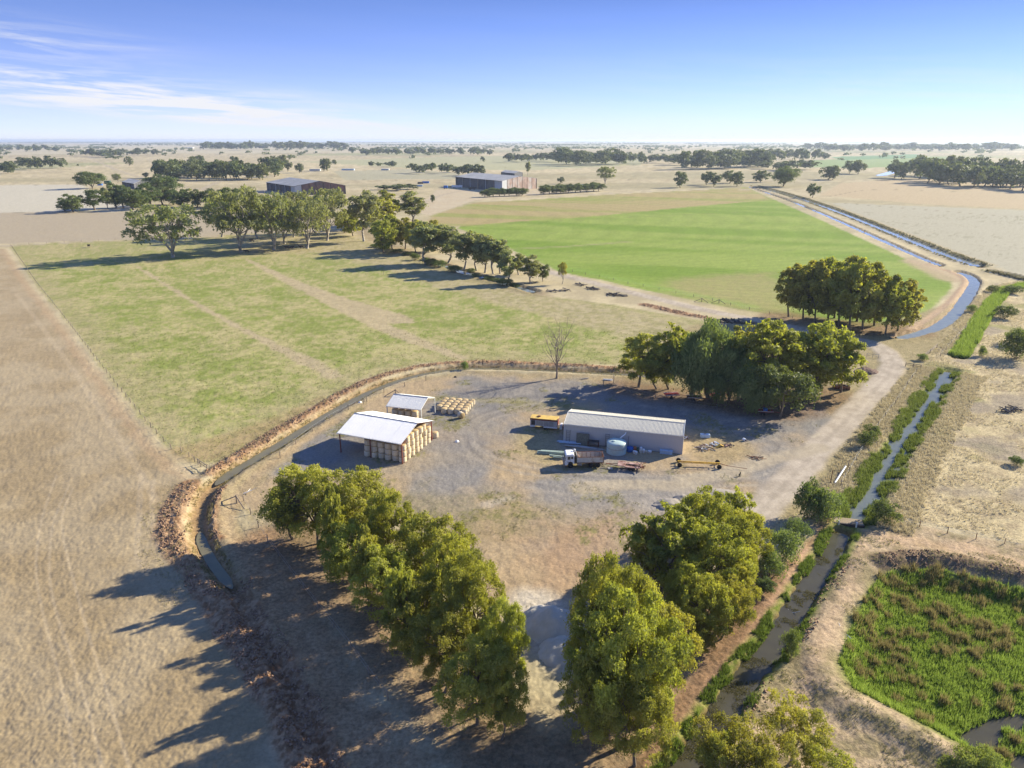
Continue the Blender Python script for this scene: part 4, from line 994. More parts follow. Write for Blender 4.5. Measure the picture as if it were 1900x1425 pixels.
# far woods that read as one mass out to the horizon
pts = []
r_ = np.random.default_rng(77)
bands = [(-300, 2300, 276, 0.7, 700), (-300, 2300, 273, 0.6, 900), (-300, 2300, 270, 0.45, 1500), (-300, 2300, 267.2, 0.35, 2200), (-300, 2300, 265, 0.3, 2600), (-300, 2300, 263.4, 0.25, 3000), (-300, 2300, 262.3, 0.15, 2600), (-300, 2300, 288, 6, 160), (-300, 2300, 279, 2.5, 330), (1350, 2300, 274, 1.5, 220), (-300, 300, 284, 3, 120)]
VV_ = []; FF_ = []; vo = 0
for (a, b_, v, dv, n) in bands:
    u = a + (b_ - a) * r_.random(n)
    u = u + 30 * np.sin(u * 0.021 + v)          # they bunch into woods
    keep = fbm(u * 0.012, np.full(n, v * 0.7), 7, 3) > (0.36 if v < 265.5 else 0.43 if v < 269 else 0.46 if v < 277 else 0.47)
    u = u[keep]
    for q in u:
        vb = max(261.9, v + r_.normal() * dv)
        x, y = G(q, vb)
        Lk = LIB['vfar' if v > 269 else 'horizon'][r_.integers(3)]
        me = Lk[1]
        if 'np' not in globals().get('_c', {}): _c = {}
        if me.name not in _c:
            a_ = np.empty(len(me.vertices) * 3, np.float32); me.vertices.foreach_get('co', a_); _c[me.name] = a_.reshape(-1, 3)
        A = _c[me.name]
        s = 0.8 + 0.7 * r_.random(); th = r_.random() * 6.28
        c_, s_ = math.cos(th), math.sin(th)
        B = np.stack([(A[:, 0] * c_ - A[:, 1] * s_) * s * 1.4 + x, (A[:, 0] * s_ + A[:, 1] * c_) * s * 1.4 + y, A[:, 2] * s], 1)
        VV_.append(B); FF_.append(np.arange(len(B)).reshape(-1, 4) + vo); vo += len(B)
far_me = mesh_np('distant_woodland', np.concatenate(VV_), np.concatenate(FF_), {'Spray': np.full((vo, 3), 0.4)})
tag(link('distant_woodland', far_me, LEAF_FAR), kind='stuff')

# ------------------------------------------------------------------ grass, reeds and rushes (uncountable)
def grass_mat(name, c1, c2, trans=0.3):
    m, nt, out = new_mat(name)
    N = nt.nodes; L = nt.links
    geo = N.new('ShaderNodeNewGeometry')
    mx = N.new('ShaderNodeMixRGB'); mx.inputs[1].default_value = (*c1, 1); mx.inputs[2].default_value = (*c2, 1)
    L.new(geo.outputs['Random Per Island'], mx.inputs[0])
    d = N.new('ShaderNodeBsdfDiffuse'); L.new(mx.outputs[0], d.inputs['Color'])
    t = N.new('ShaderNodeBsdfTranslucent'); L.new(mx.outputs[0], t.inputs['Color'])
    ms = N.new('ShaderNodeMixShader'); ms.inputs[0].default_value = trans
    L.new(d.outputs[0], ms.inputs[1]); L.new(t.outputs[0], ms.inputs[2]); L.new(ms.outputs[0], out.inputs['Surface'])
    return m
G_DRY = grass_mat('dry_grass_blades', (0.44, 0.37, 0.22), (0.64, 0.56, 0.36))
G_GREEN = grass_mat('green_grass_blades', (0.10, 0.15, 0.025), (0.20, 0.26, 0.045), 0.4)
G_REED = grass_mat('reed_blades', (0.12, 0.16, 0.03), (0.24, 0.28, 0.06), 0.4)
G_RUSH = grass_mat('rush_blades', (0.19, 0.17, 0.06), (0.36, 0.29, 0.12), 0.4)
G_WET = grass_mat('wetland_blades', (0.18, 0.26, 0.035), (0.34, 0.43, 0.08), 0.45)
def in_poly(P, n, seed):
    r = np.random.default_rng(seed); lo = P.min(0); hi = P.max(0)
    lo = np.maximum(lo, [-150, 20]); hi = np.minimum(hi, [250, 900])
    X = lo[0] + (hi[0] - lo[0]) * r.random(n); Y = lo[1] + (hi[1] - lo[1]) * r.random(n)
    k = inside(X, Y, P); return X[k], Y[k]
def along(P, d0, d1, n, seed):
    """points at a distance between d0 and d1 (signed, left positive) of a line"""
    r = np.random.default_rng(seed)
    S = np.linalg.norm(np.diff(P, axis=0), axis=1); c = np.concatenate([[0], np.cumsum(S)])
    t = r.random(n) * c[-1]
    x = np.interp(t, c, P[:, 0]); y = np.interp(t, c, P[:, 1])
    T = np.gradient(P, axis=0); T /= np.linalg.norm(T, axis=1)[:, None]
    tx = np.interp(t, c, T[:, 0]); ty = np.interp(t, c, T[:, 1])
    d = d0 + (d1 - d0) * r.random(n)
    x, y = x - ty * d, y + tx * d
    edge = (fbm(x * 0.35, y * 0.35, seed + 300, 3) - 0.5) * 3.4
    fr = np.minimum(d - d0, d1 - d)
    k = fr + edge > 0.15
    return x[k], y[k]
def blades(name, X, Y, h, spread, nb, wid, mat, seed, hv=0.5, zmin=None):
    """tussocks of nb blades each"""
    r = np.random.default_rng(seed)
    n = len(X)
    Z = height(X, Y)
    if zmin is not None: Z = np.maximum(Z, zmin)
    H = h * (1 - hv + 2 * hv * r.random(n))
    X = np.repeat(X, nb); Y = np.repeat(Y, nb); Z = np.repeat(Z, nb); H = np.repeat(H, nb) * (0.7 + 0.6 * r.random(n * nb))
    a = r.random(n * nb) * 6.283; q = r.random(n * nb) ** 0.6
    bx = X + np.cos(a) * spread * q * 0.5; by = Y + np.sin(a) * spread * q * 0.5
    tx = X + np.cos(a) * (spread * q * 0.9 + 0.25 * H * q); ty = Y + np.sin(a) * (spread * q * 0.9 + 0.25 * H * q)
    b = r.random(n * nb) * 3.14
    wx = np.cos(b) * wid / 2; wy = np.sin(b) * wid / 2
    V = np.stack([np.stack([bx - wx, by - wy, Z - 0.05], 1), np.stack([bx + wx, by + wy, Z - 0.05], 1), np.stack([tx, ty, Z + H], 1)], 1).reshape(-1, 3)
    o = link(name, mesh_np(name, V, np.arange(len(V)).reshape(-1, 3)), mat)
    return tag(o, kind='stuff')
X, Y = in_poly(EASTG, 120000, 1)
d = np.minimum(line_d(X, Y, CREEK), line_d(X, Y, ROAD))
dens = fbm(X * 0.12, Y * 0.12, 52, 3)
k = (d > 3.6) & (Y < 260) & (line_d(X, Y, REEDCH) > 3) & (dens > 0.38) & (fbm(X * 0.07 + 3, Y * 0.07, 85, 4) < 0.64)
X, Y = X[k][:42000], Y[k][:42000]
blades('dry_grass', X, Y, 0.42, 0.35, 4, 0.10, G_DRY, 2)
X1, Y1 = along(CREEK, 2.6, 9, 7000, 3); X2, Y2 = along(CREEK, -9, -2.6, 7000, 4); X3, Y3 = along(REEDCH, 2.3, 6.5, 3000, 5)
blades('tall_dry_grass', np.concatenate([X1, X2, X3]), np.concatenate([Y1, Y2, Y3]), 0.4, 0.4, 5, 0.12, G_DRY, 6)
X1, Y1 = along(CREEK, 0.7, 3.9, 8500, 7); X2, Y2 = along(CREEK, -3.7, -0.7, 7500, 8)
k = fbm(X1 * 0.4, Y1 * 0.4, 71, 3) > 0.43; X1, Y1 = X1[k], Y1[k]; k = fbm(X2 * 0.4, Y2 * 0.4, 72, 3) > 0.43; X2, Y2 = X2[k], Y2[k]
blades('creek_reeds', np.concatenate([X1, X2]), np.concatenate([Y1, Y2]), 0.62, 0.35, 5, 0.12, G_REED, 9, zmin=-0.5)
X1, Y1 = along(REEDCH, -3.0, 2.6, 12000, 10)
blades('channel_reeds', X1, Y1, 1.2, 0.3, 5, 0.15, G_WET, 11, zmin=-0.5)
X1, Y1 = along(DRAIN, 1.2, 2.7, 3600, 12); k = fbm(X1 * 0.25, Y1 * 0.25, 5, 2) > 0.36; X1, Y1 = X1[k], Y1[k]
X2, Y2 = along(DRAIN, -2.7, -1.4, 2200, 13); k = fbm(X2 * 0.25, Y2 * 0.25, 6, 2) > 0.5; X2, Y2 = X2[k], Y2[k]
blades('drain_weeds', np.concatenate([X1, X2]), np.concatenate([Y1, Y2]), 0.42, 0.3, 6, 0.10, G_GREEN, 14, zmin=-0.5)
X, Y = in_poly(RES, 60000, 15)
sdw = poly_sd(X, Y, RES_WATER)
k = (Y < 110) & ((sdw < 1.0) | (fbm(X * 0.3, Y * 0.3, 9, 3) > 0.47))
X, Y = X[k], Y[k]
edge = poly_sd(X, Y, RES)
clump_n = fbm(X * 0.5, Y * 0.5, 33, 3); sdw = poly_sd(X, Y, RES_WATER)
north = (Y > 68 + 0.0 * X)
rush = ((clump_n > 0.46) & (Y > 73)) | ((clump_n > 0.66) & (Y > 62)) | ((clump_n > 0.57) & (sdw > -3)) | ((clump_n > 0.58) & (edge < 4))
g_ = ~rush
blades('wetland_grass', X[g_][:26000], Y[g_][:26000], 0.55, 0.3, 6, 0.09, G_WET, 16, zmin=-1.7)
# rushes gather into tussocks
r_ = np.random.default_rng(8)
XR, YR = X[rush], Y[rush]
sel = r_.choice(len(XR), min(330, len(XR)), replace=False)
cx, cy = XR[sel], YR[sel]
m_ = 16
ang = r_.random((len(cx), m_)) * 6.283; rr = r_.random((len(cx), m_)) ** 0.6 * (0.3 + 0.5 * r_.random((len(cx), 1)))
blades('rush_tussocks', (cx[:, None] + np.cos(ang) * rr).ravel(), (cy[:, None] + np.sin(ang) * rr).ravel(), 0.95, 0.22, 6, 0.09, G_RUSH, 17, 0.3, zmin=-1.7)
blades('wetland_undergrowth', XR[:9000], YR[:9000], 0.45, 0.3, 5, 0.09, G_WET, 18, zmin=-1.7)
# tufts in the grass paddock and on the yard edges
X, Y = in_poly(PADDOCK, 90000, 19)
k = (Y < 230) & (fbm(X * 0.45, Y * 0.45, 25, 4, 0.6) > 0.45)
blades('paddock_grass', X[k][:22000], Y[k][:22000], 0.16, 0.3, 3, 0.12, grass_mat('paddock_blades', (0.17, 0.19, 0.06), (0.30, 0.28, 0.12), 0.3), 20)
X1, Y1 = along(CANAL, -7.0, -4.0, 2200, 21); X2, Y2 = along(CANAL, 3.8, 6, 1200, 22); X3, Y3 = along(CANAL3, -5, -2, 600, 23)
blades('canal_bank_growth', np.concatenate([X1, X2, X3]), np.concatenate([Y1, Y2, Y3]), 0.7, 0.8, 4, 0.5, grass_mat('bank_growth', (0.18, 0.17, 0.08), (0.34, 0.30, 0.17), 0.3), 24)
X1, Y1 = along(DITCH, 1.1, 2.0, 2600, 25); X2, Y2 = along(DITCH, -2.0, -1.1, 1800, 26)
blades('ditch_grass', np.concatenate([X1, X2]), np.concatenate([Y1, Y2]), 0.3, 0.3, 4, 0.10, grass_mat('ditch_blades', (0.20, 0.18, 0.07), (0.38, 0.31, 0.15), 0.3), 27)

# verge and yard weeds
G_VERGE = grass_mat('verge_blades', (0.30, 0.26, 0.12), (0.52, 0.44, 0.26), 0.3)
V1 = GL([(1440, 1000), (1500, 900), (1600, 800), (1680, 700), (1760, 600), (1800, 560), (1830, 560), (1780, 660), (1700, 760), (1600, 930), (1540, 960)])
X, Y = in_poly(V1, 30000, 31); k = (line_d(X, Y, ROAD) > 3.4) & (line_d(X, Y, CREEK) > 3) & (fbm(X * 0.3, Y * 0.3, 61, 3) > 0.42)
blades('verge_grass', X[k][:7000], Y[k][:7000], 0.3, 0.35, 4, 0.09, G_VERGE, 32)
X, Y = along(DITCH, -9, -2.4, 9000, 33); k = fbm(X * 0.3, Y * 0.3, 63, 3) > 0.45
blades('bank_grass', X[k][:5000], Y[k][:5000], 0.22, 0.3, 3, 0.09, G_VERGE, 34)
X, Y = in_poly(YARD, 60000, 35); k = (fbm(X * 0.16, Y * 0.16, 73, 4) > 0.585) & (fbm(X * 0.8, Y * 0.8, 75, 2) > 0.5) & (line_d(X, Y, ROAD) > 3.5)
blades('yard_weeds', X[k][:4000], Y[k][:4000], 0.16, 0.3, 4, 0.08, grass_mat('weed_blades', (0.20, 0.19, 0.07), (0.36, 0.32, 0.15), 0.3), 36)
SE = GL([(1540, 1000), (1640, 1000), (1900, 1040), (1900, 1090), (1640, 1050), (1560, 1200), (1600, 1300), (1780, 1400), (1850, 1500), (1300, 1500), (1420, 1270)])
X, Y = in_poly(SE, 26000, 37); k = (fbm(X * 0.35, Y * 0.35, 65, 3) > 0.52) & (poly_sd(X, Y, RES) < -0.3) & (line_d(X, Y, DRAIN) > 2.2)
blades('bare_ground_tufts', X[k][:4500], Y[k][:4500], 0.2, 0.3, 5, 0.07, grass_mat('tuft_blades', (0.18, 0.19, 0.06), (0.42, 0.36, 0.2), 0.3), 38)
# tipped clods of earth on the banks
def clod_mesh(name, lists, mat, seed):
    r = np.random.default_rng(seed)
    X = np.concatenate([a for a, b, c in lists]); Y = np.concatenate([b for a, b, c in lists]); S = np.concatenate([np.full(len(a), c) for a, b, c in lists])
    k = fbm(X * 0.5, Y * 0.5, 97, 3) > 0.46
    X, Y, S = X[k], Y[k], S[k]
    n = len(X); Z = height(X, Y); S = S * (0.4 + 1.0 * r.random(n) ** 2)
    O = np.array([(1, 0, 0), (0, 1, 0), (-1, 0, 0), (0, -1, 0), (0, 0, 1), (0, 0, -0.6)], float)
    V = O[None] * S[:, None, None] * (0.6 + 0.7 * r.random((n, 6, 1))) + r.normal(size=(n, 6, 3)) * S[:, None, None] * 0.22
    V += np.stack([X, Y, Z + S * 0.25], 1)[:, None, :]
    T = np.array([(0, 1, 4), (1, 2, 4), (2, 3, 4), (3, 0, 4), (1, 0, 5), (2, 1, 5), (3, 2, 5), (0, 3, 5)])
    F = (T[None] + (np.arange(n) * 6)[:, None, None]).reshape(-1, 3)
    return tag(link(name, mesh_np(name, V.reshape(-1, 3), F), mat), kind='stuff')
M_CLOD = simple_mat('earth_clods', (0.30, 0.19, 0.12), 0.95, var=0.35, scale=0.8)
clod_mesh('earth_clods', [(*along(SPOIL_OUT, -1.8, 1.8, 5200, 41), 0.17), (*along(SPOIL_LEFT, -2.2, 2.2, 4200, 42), 0.17), (*along(DITCH_TAIL, -2.6, 2.6, 3000, 43), 0.15), (*along(SPOIL_IN, -1.0, 1.0, 900, 44), 0.15),
    (*along(RES_LIP, -2.2, 2.2, 1600, 45), 0.15), (*along(DRAIN, -3.4, -1.9, 1100, 46), 0.15), (*along(BORROW, -2, 2, 900, 47), 0.22), (*along(DITCH, 0.9, 1.8, 1600, 48), 0.12), (*along(CANAL2, -2.6, 2.6, 1500, 49), 0.35)], M_CLOD, 50)

X, Y = along(DRAIN, -1.5, 1.5, 9000, 55)
k = (fbm(X * 0.45, Y * 0.45, 66, 3) > np.where(Y < 68, 0.44, 0.60)); X, Y = X[k], Y[k]
blades('drain_scum', X, Y, 0.10, 0.35, 4, 0.10, grass_mat('scum_blades', (0.10, 0.085, 0.03), (0.22, 0.20, 0.06), 0.3), 56, zmin=-0.5)
# ------------------------------------------------------------------ built things
M_ROOFW = simple_mat('white_roof_steel', (0.76, 0.735, 0.69), 0.45, 0.0, 0.05, 0.6, spec=0.5)
M_ROOFW2 = simple_mat('zinc_roof_steel', (0.60, 0.585, 0.55), 0.5, 0.0, 0.08, 0.6, spec=0.5)
M_ROOFC = simple_mat('cream_roof_steel', (0.50, 0.47, 0.39), 0.5, 0.0, 0.10, 0.5, stain=(0.40, 0.37, 0.32), stain_amt=0.4, spec=0.4)
M_WALLG = simple_mat('grey_wall_steel', (0.50, 0.48, 0.46), 0.5, 0.0, 0.06, 0.5, spec=0.4)
M_TRIM = simple_mat('dark_trim', (0.12, 0.115, 0.11), 0.6)
M_TRIMW = simple_mat('pale_trim', (0.62, 0.61, 0.58), 0.5)
M_RUST = simple_mat('rusted_steel', (0.20, 0.085, 0.045), 0.85, 0.0, 0.35, 2.5, stain=(0.10, 0.05, 0.035), stain_amt=0.5)
M_REDOX = simple_mat('red_oxide_steel', (0.17, 0.045, 0.03), 0.7, 0.0, 0.2, 2.0)
M_STEEL = simple_mat('bare_steel', (0.34, 0.33, 0.32), 0.5, 0.4, 0.2, 2.0)
M_BALE_SIDE = simple_mat('net_wrapped_straw', (0.62, 0.52, 0.36), 0.9, 0.0, 0.14, 2.5, bump=0.5, rand=0.10)
M_BALE_END = simple_mat('straw_bale_end', (0.46, 0.33, 0.17), 0.95, 0.0, 0.3, 5.0, bump=0.8, rand=0.12)
M_WHITE = simple_mat('white_paint', (0.74, 0.74, 0.73), 0.35, 0.0, 0.05, 2.0, stain=(0.42, 0.38, 0.32), stain_amt=0.25, spec=0.5)
M_TIPPER = simple_mat('worn_tipper_body', (0.50, 0.47, 0.41), 0.7, 0.0, 0.15, 1.4, stain=(0.30, 0.20, 0.13), stain_amt=0.25)
M_TRAY = simple_mat('orange_rust', (0.34, 0.16, 0.08), 0.85, 0.0, 0.3, 2.0)
M_TYRE = simple_mat('tyre_rubber', (0.022, 0.022, 0.024), 0.9)
M_RIM = simple_mat('wheel_rim', (0.38, 0.37, 0.36), 0.5, 0.3)
M_GLASS = simple_mat('dark_glass', (0.03, 0.04, 0.05), 0.08, spec=0.8)
M_BLACK = simple_mat('black_plastic', (0.03, 0.03, 0.032), 0.6)
M_CHASSIS = simple_mat('chassis_dark', (0.06, 0.05, 0.045), 0.8, var=0.3)
M_YELLOW = simple_mat('yellow_paint', (0.56, 0.34, 0.05), 0.6, 0.0, 0.15, 1.5, stain=(0.26, 0.14, 0.06), stain_amt=0.35)
M_BUSROOF = simple_mat('faded_yellow_roof', (0.60, 0.40, 0.10), 0.6, 0.0, 0.15, 1.2, stain=(0.38, 0.24, 0.10), stain_amt=0.3)
M_BUSSIDE = simple_mat('bus_panel', (0.44, 0.41, 0.40), 0.55, 0.0, 0.15, 1.2)
M_BUSRED = simple_mat('maroon_panel', (0.22, 0.06, 0.045), 0.6)
M_PINK = simple_mat('faded_red_deck', (0.40, 0.26, 0.22), 0.8, 0.0, 0.25, 1.4, stain=(0.16, 0.07, 0.05), stain_amt=0.6)
M_RED = simple_mat('red_machine_paint', (0.30, 0.035, 0.03), 0.6, 0.0, 0.2, 1.5)
M_TANK = simple_mat('pale_green_poly', (0.42, 0.52, 0.48), 0.5, 0.0, 0.06, 1.0, stain=(0.34, 0.38, 0.34), stain_amt=0.3)
M_BLUE = simple_mat('blue_plastic', (0.03, 0.14, 0.45), 0.5)
M_ORANGE = simple_mat('orange_brown_plastic', (0.36, 0.13, 0.06), 0.6)
M_PALEBLUE = simple_mat('pale_blue_box', (0.40, 0.50, 0.60), 0.5)
M_GREENISH = simple_mat('pale_green_sheet', (0.38, 0.46, 0.38), 0.6)
M_WOOD = simple_mat('old_timber', (0.24, 0.19, 0.14), 0.9, 0.0, 0.3, 3.0, bump=0.4, rand=0.2)
M_CHAR = simple_mat('burnt_timber', (0.07, 0.062, 0.06), 0.95, 0.0, 0.4, 3.0, bump=0.4, rand=0.3)
M_DEAD = simple_mat('dead_tree_wood', (0.24, 0.19, 0.15), 0.95, 0.0, 0.25, 2.0, bump=0.3)
M_SAND = simple_mat('pale_sand', (0.44, 0.40, 0.33), 0.95, 0.0, 0.12, 0.9, bump=0.4)
M_GRAVEL = simple_mat('heap_gravel', (0.27, 0.235, 0.195), 0.95, 0.0, 0.2, 1.5, bump=0.5)
M_EARTH = simple_mat('heap_earth', (0.16, 0.10, 0.07), 0.95, 0.0, 0.3, 1.5, bump=0.5)
M_GSHED_ROOF = simple_mat('weathered_asbestos_roof', (0.27, 0.27, 0.27), 0.8, 0.0, 0.18, 0.12, stain=(0.36, 0.35, 0.34), stain_amt=0.4)
M_GSHED_RUST = simple_mat('rust_streaked_wall', (0.30, 0.21, 0.17), 0.85, 0.0, 0.3, 0.15, stain=(0.36, 0.33, 0.31), stain_amt=0.5)
M_GSHED_DARK = simple_mat('dark_shed_side', (0.09, 0.09, 0.10), 0.85, 0.0, 0.3, 0.2)
M_GSHED_PALE = simple_mat('pale_shed_sheet', (0.46, 0.47, 0.47), 0.7, 0.0, 0.1, 0.3)
M_HIDE = simple_mat('cattle_hide', (0.035, 0.022, 0.018), 0.8, rand=0.3)
M_PIPE = simple_mat('white_pipe', (0.72, 0.71, 0.68), 0.4)
M_SLAB = simple_mat('pale_concrete', (0.42, 0.41, 0.40), 0.85)

class MB:
    def __init__(s): s.v = []; s.f = []
    def add(s, V, F):
        o = len(s.v); s.v += [tuple(map(float, p)) for p in V]; s.f += [tuple(i + o for i in f) for f in F]
        return s
    def box(s, x0, y0, z0, x1, y1, z1, taper=0.0, rz=0.0, c=None):
        if x0 > x1: x0, x1 = x1, x0
        if y0 > y1: y0, y1 = y1, y0
        t = taper
        V = [(x0, y0, z0), (x1, y0, z0), (x1, y1, z0), (x0, y1, z0), (x0 + t, y0 + t, z1), (x1 - t, y0 + t, z1), (x1 - t, y1 - t, z1), (x0 + t, y1 - t, z1)]
        if rz:
            cx, cy = c or ((x0 + x1) / 2, (y0 + y1) / 2); a, b = math.cos(rz), math.sin(rz)
            V = [(cx + (x - cx) * a - (y - cy) * b, cy + (x - cx) * b + (y - cy) * a, z) for x, y, z in V]
        return s.add(V, [(0, 3, 2, 1), (4, 5, 6, 7), (0, 1, 5, 4), (1, 2, 6, 5), (2, 3, 7, 6), (3, 0, 4, 7)])
    def prism(s, pts, y0, y1):
        """profile in x,z extruded along y"""
        n = len(pts)
        V = [(x, y0, z) for x, z in pts] + [(x, y1, z) for x, z in pts]
        return s.add(V, [tuple(range(n)), tuple(range(2 * n - 1, n - 1, -1))] + [(i, i + n, (i + 1) % n + n, (i + 1) % n) for i in range(n)])
    def bar(s, a, b, r, k=4, r2=None):
        a = Vector(a); b = Vector(b); d = (b - a)
        if d.length < 1e-6: return s
        q = d.to_track_quat('Z', 'Y'); r2 = r if r2 is None else r2
        V = []
        for p, rr in ((a, r), (b, r2)):
            for i in range(k):
                t = 2 * math.pi * (i + 0.5) / k
                V.append(p + q @ Vector((math.cos(t) * rr, math.sin(t) * rr, 0)))
        return s.add(V, [tuple(range(k - 1, -1, -1)), tuple(range(k, 2 * k))] + [(i, (i + 1) % k, (i + 1) % k + k, i + k) for i in range(k)])
    def path(s, pts, r, k=4):
        for a, b in zip(pts[:-1], pts[1:]): s.bar(a, b, r, k)
        return s
    def lathe(s, prof, k=20, c=(0, 0, 0), axis='z'):
        """prof: (radius, height)"""
        V = []
        for r, h in prof:
            for i in range(k):
                t = 2 * math.pi * i / k
                p = (r * math.cos(t), r * math.sin(t), h)
                if axis == 'y': p = (p[0], p[2], p[1])
                if axis == 'x': p = (p[2], p[0], p[1])
                V.append((p[0] + c[0], p[1] + c[1], p[2] + c[2]))
        n = len(prof)
        F = [tuple(range(k - 1, -1, -1)), tuple(range((n - 1) * k, n * k))]
        for j in range(n - 1):
            F += [(j * k + i, j * k + (i + 1) % k, (j + 1) * k + (i + 1) % k, (j + 1) * k + i) for i in range(k)]
        return s.add(V, F)
    def build(s, name, mat, parent=None, smooth=False, bevel=0.0):
        me = bpy.data.meshes.new(name); me.from_pydata(s.v, [], s.f); me.materials.append(mat)
        bm = bmesh.new(); bm.from_mesh(me); bmesh.ops.recalc_face_normals(bm, faces=bm.faces)
        if bevel: bmesh.ops.bevel(bm, geom=bm.edges[:], offset=bevel, segments=1, affect='EDGES')
        bm.to_mesh(me); bm.free()
        if smooth:
            for p in me.polygons: p.use_smooth = len(p.vertices) == 4
        return link(name, me, None, parent)
def share(name, me, parent, loc=(0, 0, 0), rot=(0, 0, 0), scale=(1, 1, 1)):
    o = bpy.data.objects.new(name, me); col.objects.link(o); o.parent = parent
    o.location = loc; o.rotation_euler = rot; o.scale = scale
    return o
def copy_tree(o, parent=None):
    c = o.copy(); col.objects.link(c); c.parent = parent
    for ch in list(o.children): copy_tree(ch, c)
    return c

# ribbed steel sheet of unit size: width w along x, length l along y, ribs along y
def sheet_mesh(name, w, l, mat, ribs=3, th=0.03, depth=0.035):
    m = MB(); n = ribs; xs = []; 
    for i in range(n):
        a = w * i / n; b = w / n
        xs += [(a, 0), (a + b * 0.62, 0), (a + b * 0.70, depth), (a + b * 0.92, depth)]
    xs.append((w, 0))
    top = [(x, z) for x, z in xs]; 
    V = [(x, 0, z) for x, z in top] + [(x, l, z) for x, z in top]; k = len(top)
    F = [(i, i + 1, i + 1 + k, i + k) for i in range(k - 1)]
    me = bpy.data.meshes.new(name); me.from_pydata(V, [], F); me.materials.append(mat); me.update()
    return me

def gable_shed(name, loc, rz, L, Wd, eave, ridge, roofmat, label, cat, sheet_w=0.78, overhang=0.35, ribs=3):
    """footprint from (0,0) to (L,Wd); ridge along x. returns root"""
    e = empty(name, loc, rz, label, cat)
    n = max(1, round(L / sheet_w)); sw = L / n
    half = Wd / 2 + overhang; rise = ridge - eave
    sl = math.hypot(half, rise); an = math.atan2(rise, Wd / 2)
    drop = rise * overhang / (Wd / 2)
    me = sheet_mesh(name + '_sheet', sw, sl, roofmat, ribs)
    for i in range(n):
        j = (i * 7919 % 5 - 2) * 0.003
        share('roof_sheet', me, e, (i * sw, -overhang, eave - drop + 0.06 + j), (an, 0, 0))
        share('roof_sheet', me, e, (i * sw + sw, Wd + overhang, eave - drop + 0.06 + j), (an, 0, math.pi))
    cap = MB(); c0 = 0.22
    cap.add([(-0.03, Wd / 2 - c0, ridge + 0.05), (-0.03, Wd / 2, ridge + 0.16), (-0.03, Wd / 2 + c0, ridge + 0.05), (L + 0.03, Wd / 2 - c0, ridge + 0.05), (L + 0.03, Wd / 2, ridge + 0.16), (L + 0.03, Wd / 2 + c0, ridge + 0.05)],
            [(0, 3, 4, 1), (1, 4, 5, 2), (0, 1, 2), (3, 5, 4)])
    cap.build('ridge_cap', M_STEEL, e)
    return e

# --- hay shed, open sided
HX, HY = G(632.4, 839.7)
RX, RY = G(746, 861)
hrz = math.atan2(RY - HY, RX - HX)
hL = math.hypot(RX - HX, RY - HY) + 0.6; hW = 12.3
HE, HR = 4.5, 6.3
hay = gable_shed('hay_shed', (HX - 0.3 * math.cos(hrz), HY - 0.3 * math.sin(hrz), 0), hrz, hL, hW, HE, HR, M_ROOFW, 'large open-sided hay shed with white steel roof packed with round bales', 'shed', 0.76, 0.35)
for px in (0.3, hL / 2, hL - 0.25):
    for py in (0.1, hW - 0.1):
        MB().box(px - 0.09, py - 0.09, -0.1, px + 0.09, py + 0.09, HE - 0.02).build('post', M_REDOX, hay)
for px in (0.3, hL / 2, hL - 0.25):
    b = MB(); b.bar((px, 0.1, HE - 0.1), (px, hW / 2, HR - 0.12), 0.09); b.bar((px, hW - 0.1, HE - 0.1), (px, hW / 2, HR - 0.12), 0.09)
    b.bar((px, 0.1, HE - 0.35), (px, hW - 0.1, HE - 0.35), 0.05)
    b.build('rafter', M_REDOX, hay)
b = MB()
for k in range(7):
    y = k * hW / 6; z = HE + (HR - HE) * (1 - abs(y - hW / 2) / (hW / 2)) - 0.04
    b.bar((0, y, z), (hL, y, z), 0.05)
b.build('purlins', M_STEEL, hay)
b = MB(); b.box(-0.02, -0.47, HE - 0.18, hL + 0.02, -0.38, HE - 0.05); b.box(-0.02, hW + 0.38, HE - 0.18, hL + 0.02, hW + 0.47, HE - 0.05); b.build('gutter', M_TRIMW, hay)
# --- small hay shelter
SX, SY = G(718.0, 783)
sx0, sy0 = G(716.8, 752, 4.0); sx1, sy1 = G(781.6, 759.2, 4.0); sbx, sby = G(746, 729.7, 4.0)
srz = math.atan2(sy1 - sy0, sx1 - sx0); sL = math.hypot(sx1 - sx0, sy1 - sy0); sW = 7.9
small = gable_shed('hay_shelter', (sx0, sy0, 0), srz, sL, sW, 3.95, 5.3, M_ROOFW2, 'small open shelter with pale zinc roof behind the large hay shed', 'shed', 0.76, 0.2)
for px in (0.1, sL - 0.1):
    for py in (0.1, sW - 0.1):
        MB().box(px - 0.08, py - 0.08, -0.1, px + 0.08, py + 0.08, 3.93).build('post', M_TRIMW, small)
b = MB()
for px in (0.1, sL - 0.1):
    b.bar((px, 0.1, 3.9), (px, sW / 2, 5.2), 0.08); b.bar((px, sW - 0.1, 3.9), (px, sW / 2, 5.2), 0.08)
b.build('rafters', M_TRIMW, small)
b = MB(); b.box(-0.02, -0.32, 3.78, sL + 0.02, -0.22, 3.92); b.build('gutter', M_TRIMW, small)

